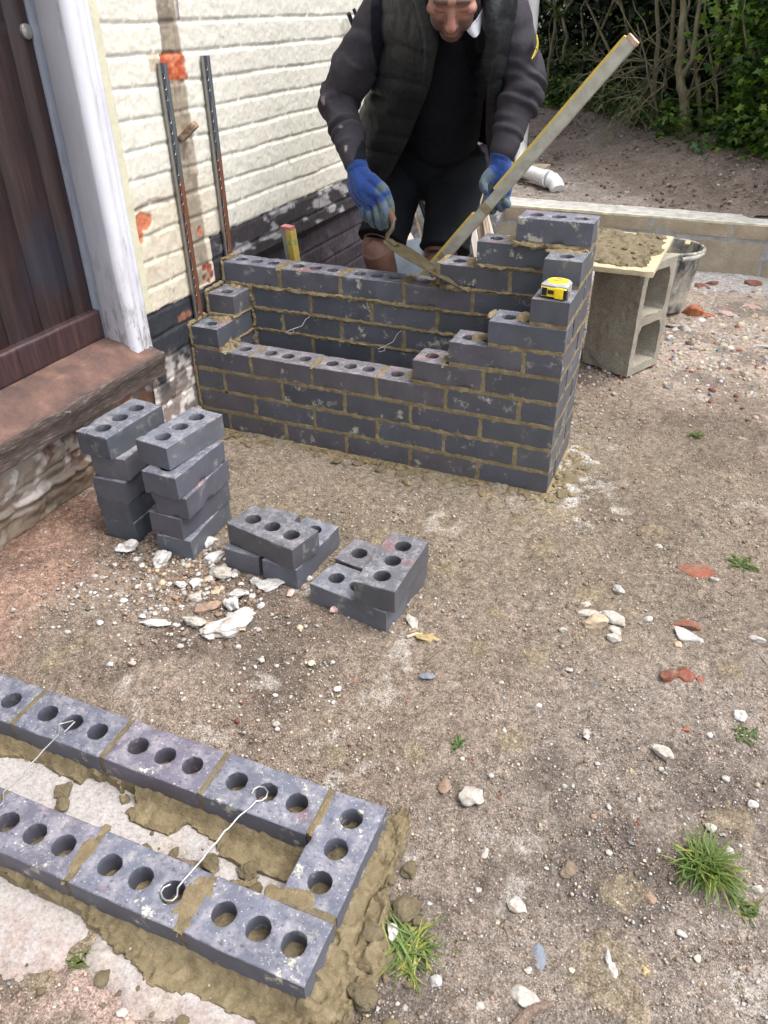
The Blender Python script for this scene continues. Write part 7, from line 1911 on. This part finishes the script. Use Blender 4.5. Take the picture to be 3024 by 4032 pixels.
for i, (pp, d, r, lab) in enumerate(STEMS):
    P = [on_hedge(a_, b_, d) for a_, b_ in pp]; g0 = P[0]; g0.z = float(bankz(g0.x, g0.y)) - .03
    # densify, wobble, continue above the frame
    top = P[-1]; dirn = (P[-1] - P[-2]).normalized(); P.append(top + dirn * .5 + Vector((rs.uniform(-.1, .1), 0, .25))); P.append(P[-1] + Vector((rs.uniform(-.15, .15), rs.uniform(-.1, .1), .6)))
    Q = [P[0]]
    for a_, b_ in zip(P[:-1], P[1:]):
        for t in (.33, .66, 1): Q.append(a_.lerp(b_, t) + Vector((rs.uniform(-1, 1), rs.uniform(-1, 1), 0)) * r * .45 * (t < 1))
    o = empty('hedge_tree', P[0], lab, 'tree', 'hedge stems behind the garden')
    rad = list(np.linspace(r * 1.25, r * .45, len(Q))); mb = MB(); add_tube(mb, [q - P[0] for q in Q], rad, 10)
    mb.build('trunk', TRUNK, o, jitter=lambda V: V + r * .18 * np.stack([fbm(V, 18, 1), fbm(V, 18, 2), fbm(V, 9, 3)], 1))
    mb = MB()
    if i == 4:   # the fork
        f = [on_hedge(2680, 315, -.10), on_hedge(2728, 235, -.08), on_hedge(2747, 60, -.05), on_hedge(2760, -20, -.03)]; add_tube(mb, [q - P[0] for q in f], [.022, .019, .015, .012], 10)
    for k in range(9):
        j = rs.randint(2, len(Q)); q = Q[j]; a_ = rs.uniform(0, 6.28); dd = Vector((math.cos(a_), math.sin(a_) * .7, rs.uniform(.1, .9))); L = rs.uniform(.2, .6); pts = [q]
        for t in range(5): dd = (dd + Vector((rs.uniform(-.3, .3), rs.uniform(-.3, .3), rs.uniform(-.2, .25)))).normalized(); pts.append(pts[-1] + dd * L / 5)
        add_tube(mb, [x - P[0] for x in pts], list(np.linspace(r * .32, r * .10, 6)), 6)
    mb.build('branches', TRUNK, o)
    mb = MB(); tp_ = Q[-1]; C = rs.normal(size=(1500, 3)) * [.42, .38, .36] + [tp_.x, tp_.y, tp_.z + .25]; C = C[C[:, 2] > 1.42]
    leaves(mb, C - np.array(P[0]), .026, rs, [(1, 1, 1), (1.3, 1.2, .9), (.7, .8, .8)]); mb.build('crown', LEAFM, o, smooth=False)
# dead twiggy shrub
p0 = on_hedge(2570, 480, -.08); p0.z = float(bankz(p0.x, p0.y)); o = empty('twiggy_shrub', p0, 'bare tangle of dead twigs left of the forked trunk', 'shrub'); mb = MB()
def twig(q, dd, L, r, lv):
    pts = [q]
    for t in range(6): dd = (dd + Vector((rs.uniform(-.28, .28), rs.uniform(-.28, .28), rs.uniform(-.22, .16)))).normalized(); pts.append(pts[-1] + dd * L / 6)
    add_tube(mb, [x - p0 for x in pts], list(np.linspace(r, r * .35, 7)), 5)
    if lv:
        for k in range(4 if lv > 1 else 3):
            j = rs.randint(2, 6); d2_ = (dd + Vector((rs.uniform(-1, 1), rs.uniform(-1, 1), rs.uniform(-.8, .6)))).normalized(); twig(pts[j], d2_, L * .6, r * .5, lv - 1)
for (a_, b_) in ((2500, 230), (2540, 260), (2560, 330), (2600, 240), (2580, 400), (2470, 300), (2620, 330)):
    q = on_hedge(a_, b_, -.08); 
    for k in range(2): twig(q, Vector((rs.uniform(-1, .3), rs.uniform(-.6, .2), rs.uniform(-.6, .1))).normalized(), .42, .006, 2)
q = on_hedge(2585, 420, -.06); twig(p0, (q - p0).normalized(), .5, .012, 2); twig(p0 + Vector((.03, 0, 0)), Vector((.1, 0, 1)), .7, .011, 2)
mb.build('twigs', simple('lichened_twig', (.21, .19, .12), (.12, .10, .06), .9, 40, .3), o)
# mass of foliage behind
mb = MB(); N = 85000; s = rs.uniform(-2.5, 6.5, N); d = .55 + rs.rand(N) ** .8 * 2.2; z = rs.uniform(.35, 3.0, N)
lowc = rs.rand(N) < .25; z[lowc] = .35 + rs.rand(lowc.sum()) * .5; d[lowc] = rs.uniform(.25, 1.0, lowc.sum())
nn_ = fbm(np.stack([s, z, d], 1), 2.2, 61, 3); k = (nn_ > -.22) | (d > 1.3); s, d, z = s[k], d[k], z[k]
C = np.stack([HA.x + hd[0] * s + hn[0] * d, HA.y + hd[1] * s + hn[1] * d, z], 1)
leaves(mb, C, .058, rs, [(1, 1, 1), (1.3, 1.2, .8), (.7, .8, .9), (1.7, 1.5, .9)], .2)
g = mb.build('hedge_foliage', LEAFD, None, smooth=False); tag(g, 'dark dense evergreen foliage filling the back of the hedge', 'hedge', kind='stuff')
# canopy above the frame that keeps the hedge bottom in shade
mb = MB(); N = 26000; s = rs.uniform(-2.5, 6.0, N); d = rs.uniform(.05, 1.6, N); z = 1.75 + rs.rand(N) * 1.3 + .25 * np.abs(d - .5)
C = np.stack([HA.x + hd[0] * s + hn[0] * d, HA.y + hd[1] * s + hn[1] * d, z], 1); leaves(mb, C, .045, rs, [(1, 1, 1), (1.2, 1.2, .9)], .4)
g = mb.build('hedge_top', LEAFM, None, smooth=False); tag(g, 'leafy top of the hedge closing over the stems', 'hedge', kind='stuff')
# leafy sprays hanging near the man and around the hedge foot
mb = MB()
for (a_, b_, r_, n_, dd) in ((2205, 55, .07, 60, .0), (2170, 30, .06, 30, .05), (2150, 250, .22, 500, .35), (2250, 290, .25, 500, .4), (2330, 240, .15, 160, .3), (2200, 380, .2, 420, .1), (2440, 400, .3, 700, .35), (2600, 430, .25, 420, .3), (2700, 60, .15, 60, .4), (2500, 120, .25, 120, .5)):
    c0 = on_hedge(a_, b_, dd); leaves(mb, rs.normal(size=(n_, 3)) * [r_, r_ * .5, r_ * .8] * .6 + np.array(c0), .020, rs, [(1, 1, 1), (1.5, 1.35, .8), (.7, .8, .7)], .3)
g = mb.build('hedge_sprays', LEAFM, None, smooth=False); tag(g, 'small leafy sprays growing among the hedge stems', 'hedge', kind='stuff')
# ground ivy along the foot
mb = MB(); N = 9000; s = rs.uniform(-1.5, 5.5, N); dd = -.12 + .55 * rs.rand(N) + .10 * vn(np.stack([s, s * 0], 1), 3, 8); dd -= .30 * ss(1.2, 2.2, s) * rs.rand(N)
k = (fbm(np.stack([s, dd], 1), 4, 62, 3) > -.25); s, dd = s[k], dd[k]
x = HA.x + hd[0] * s + hn[0] * dd; y = HA.y + hd[1] * s + hn[1] * dd; z = bankz(x, y) + .01 + rs.rand(len(x)) ** 1.5 * .20
leaves(mb, np.stack([x, y, z], 1), .026, rs, [(1, 1, 1), (1.4, 1.3, .9), (.45, .6, .5), (.5, .65, .6), (2.0, 1.7, 1.2)], .9, 'ivy')
g = mb.build('ground_ivy', IVYM, None, smooth=False); tag(g, 'green ivy spreading over the bank at the foot of the hedge', 'ivy', kind='stuff')
# ivy climbing the right hand trunk
mb = MB(); T_ = [on_hedge(a_, b_, -.10) for a_, b_ in ((2930, 640), (2960, 500), (2985, 400), (2995, 300), (2960, 170), (3000, 100), (3010, 0), (3020, -120))]
for i in range(len(T_) - 1):
    for k in range(7):
        c0 = T_[i].lerp(T_[i + 1], rs.rand()); w_ = .16 if i < 3 else .24
        leaves(mb, rs.normal(size=(26, 3)) * [w_, w_ * .4, .10] * .6 + np.array(c0), .030, rs, [(.5, .65, .6), (.45, .6, .55), (1.2, 1.2, .8), (1.8, 1.6, .8)], .5, 'ivy')
for (a_, b_, n_) in ((3000, 60, 90), (2960, 130, 60), (2890, 230, 24), (2830, 145, 18), (2950, 330, 50), (2900, 430, 40), (3010, 500, 60), (2880, 540, 40), (2840, 580, 40), (3010, 600, 60)):
    leaves(mb, rs.normal(size=(n_, 3)) * [.12, .06, .10] * .7 + np.array(on_hedge(a_, b_, -.15)), .030, rs, [(1.5, 1.45, .8), (.6, .7, .6), (1.1, 1.1, .7)], .5, 'ivy')
g = mb.build('climbing_ivy', IVYM, None, smooth=False); tag(g, 'ivy climbing thickly over the leaning trunk at the right edge', 'ivy')
# debris on the bank
for (pts, r, lab) in (([(2300, 648), (2345, 645), (2385, 640)], .007, 'pale straight stick lying on the soil behind the wall'), ([(2425, 640), (2460, 632), (2490, 615)], .006, 'curved twig right of the pale stick on the soil')):
    P = [at(a_, b_, z=.262) + Vector((0, 0, r)) for a_, b_ in pts]; mb = MB(); add_tube(mb, [q - P[0] for q in P], [r, r, r * .5], 7); t = mb.build('stick', TIM, None, loc=P[0]); tag(t, lab, 'stick')
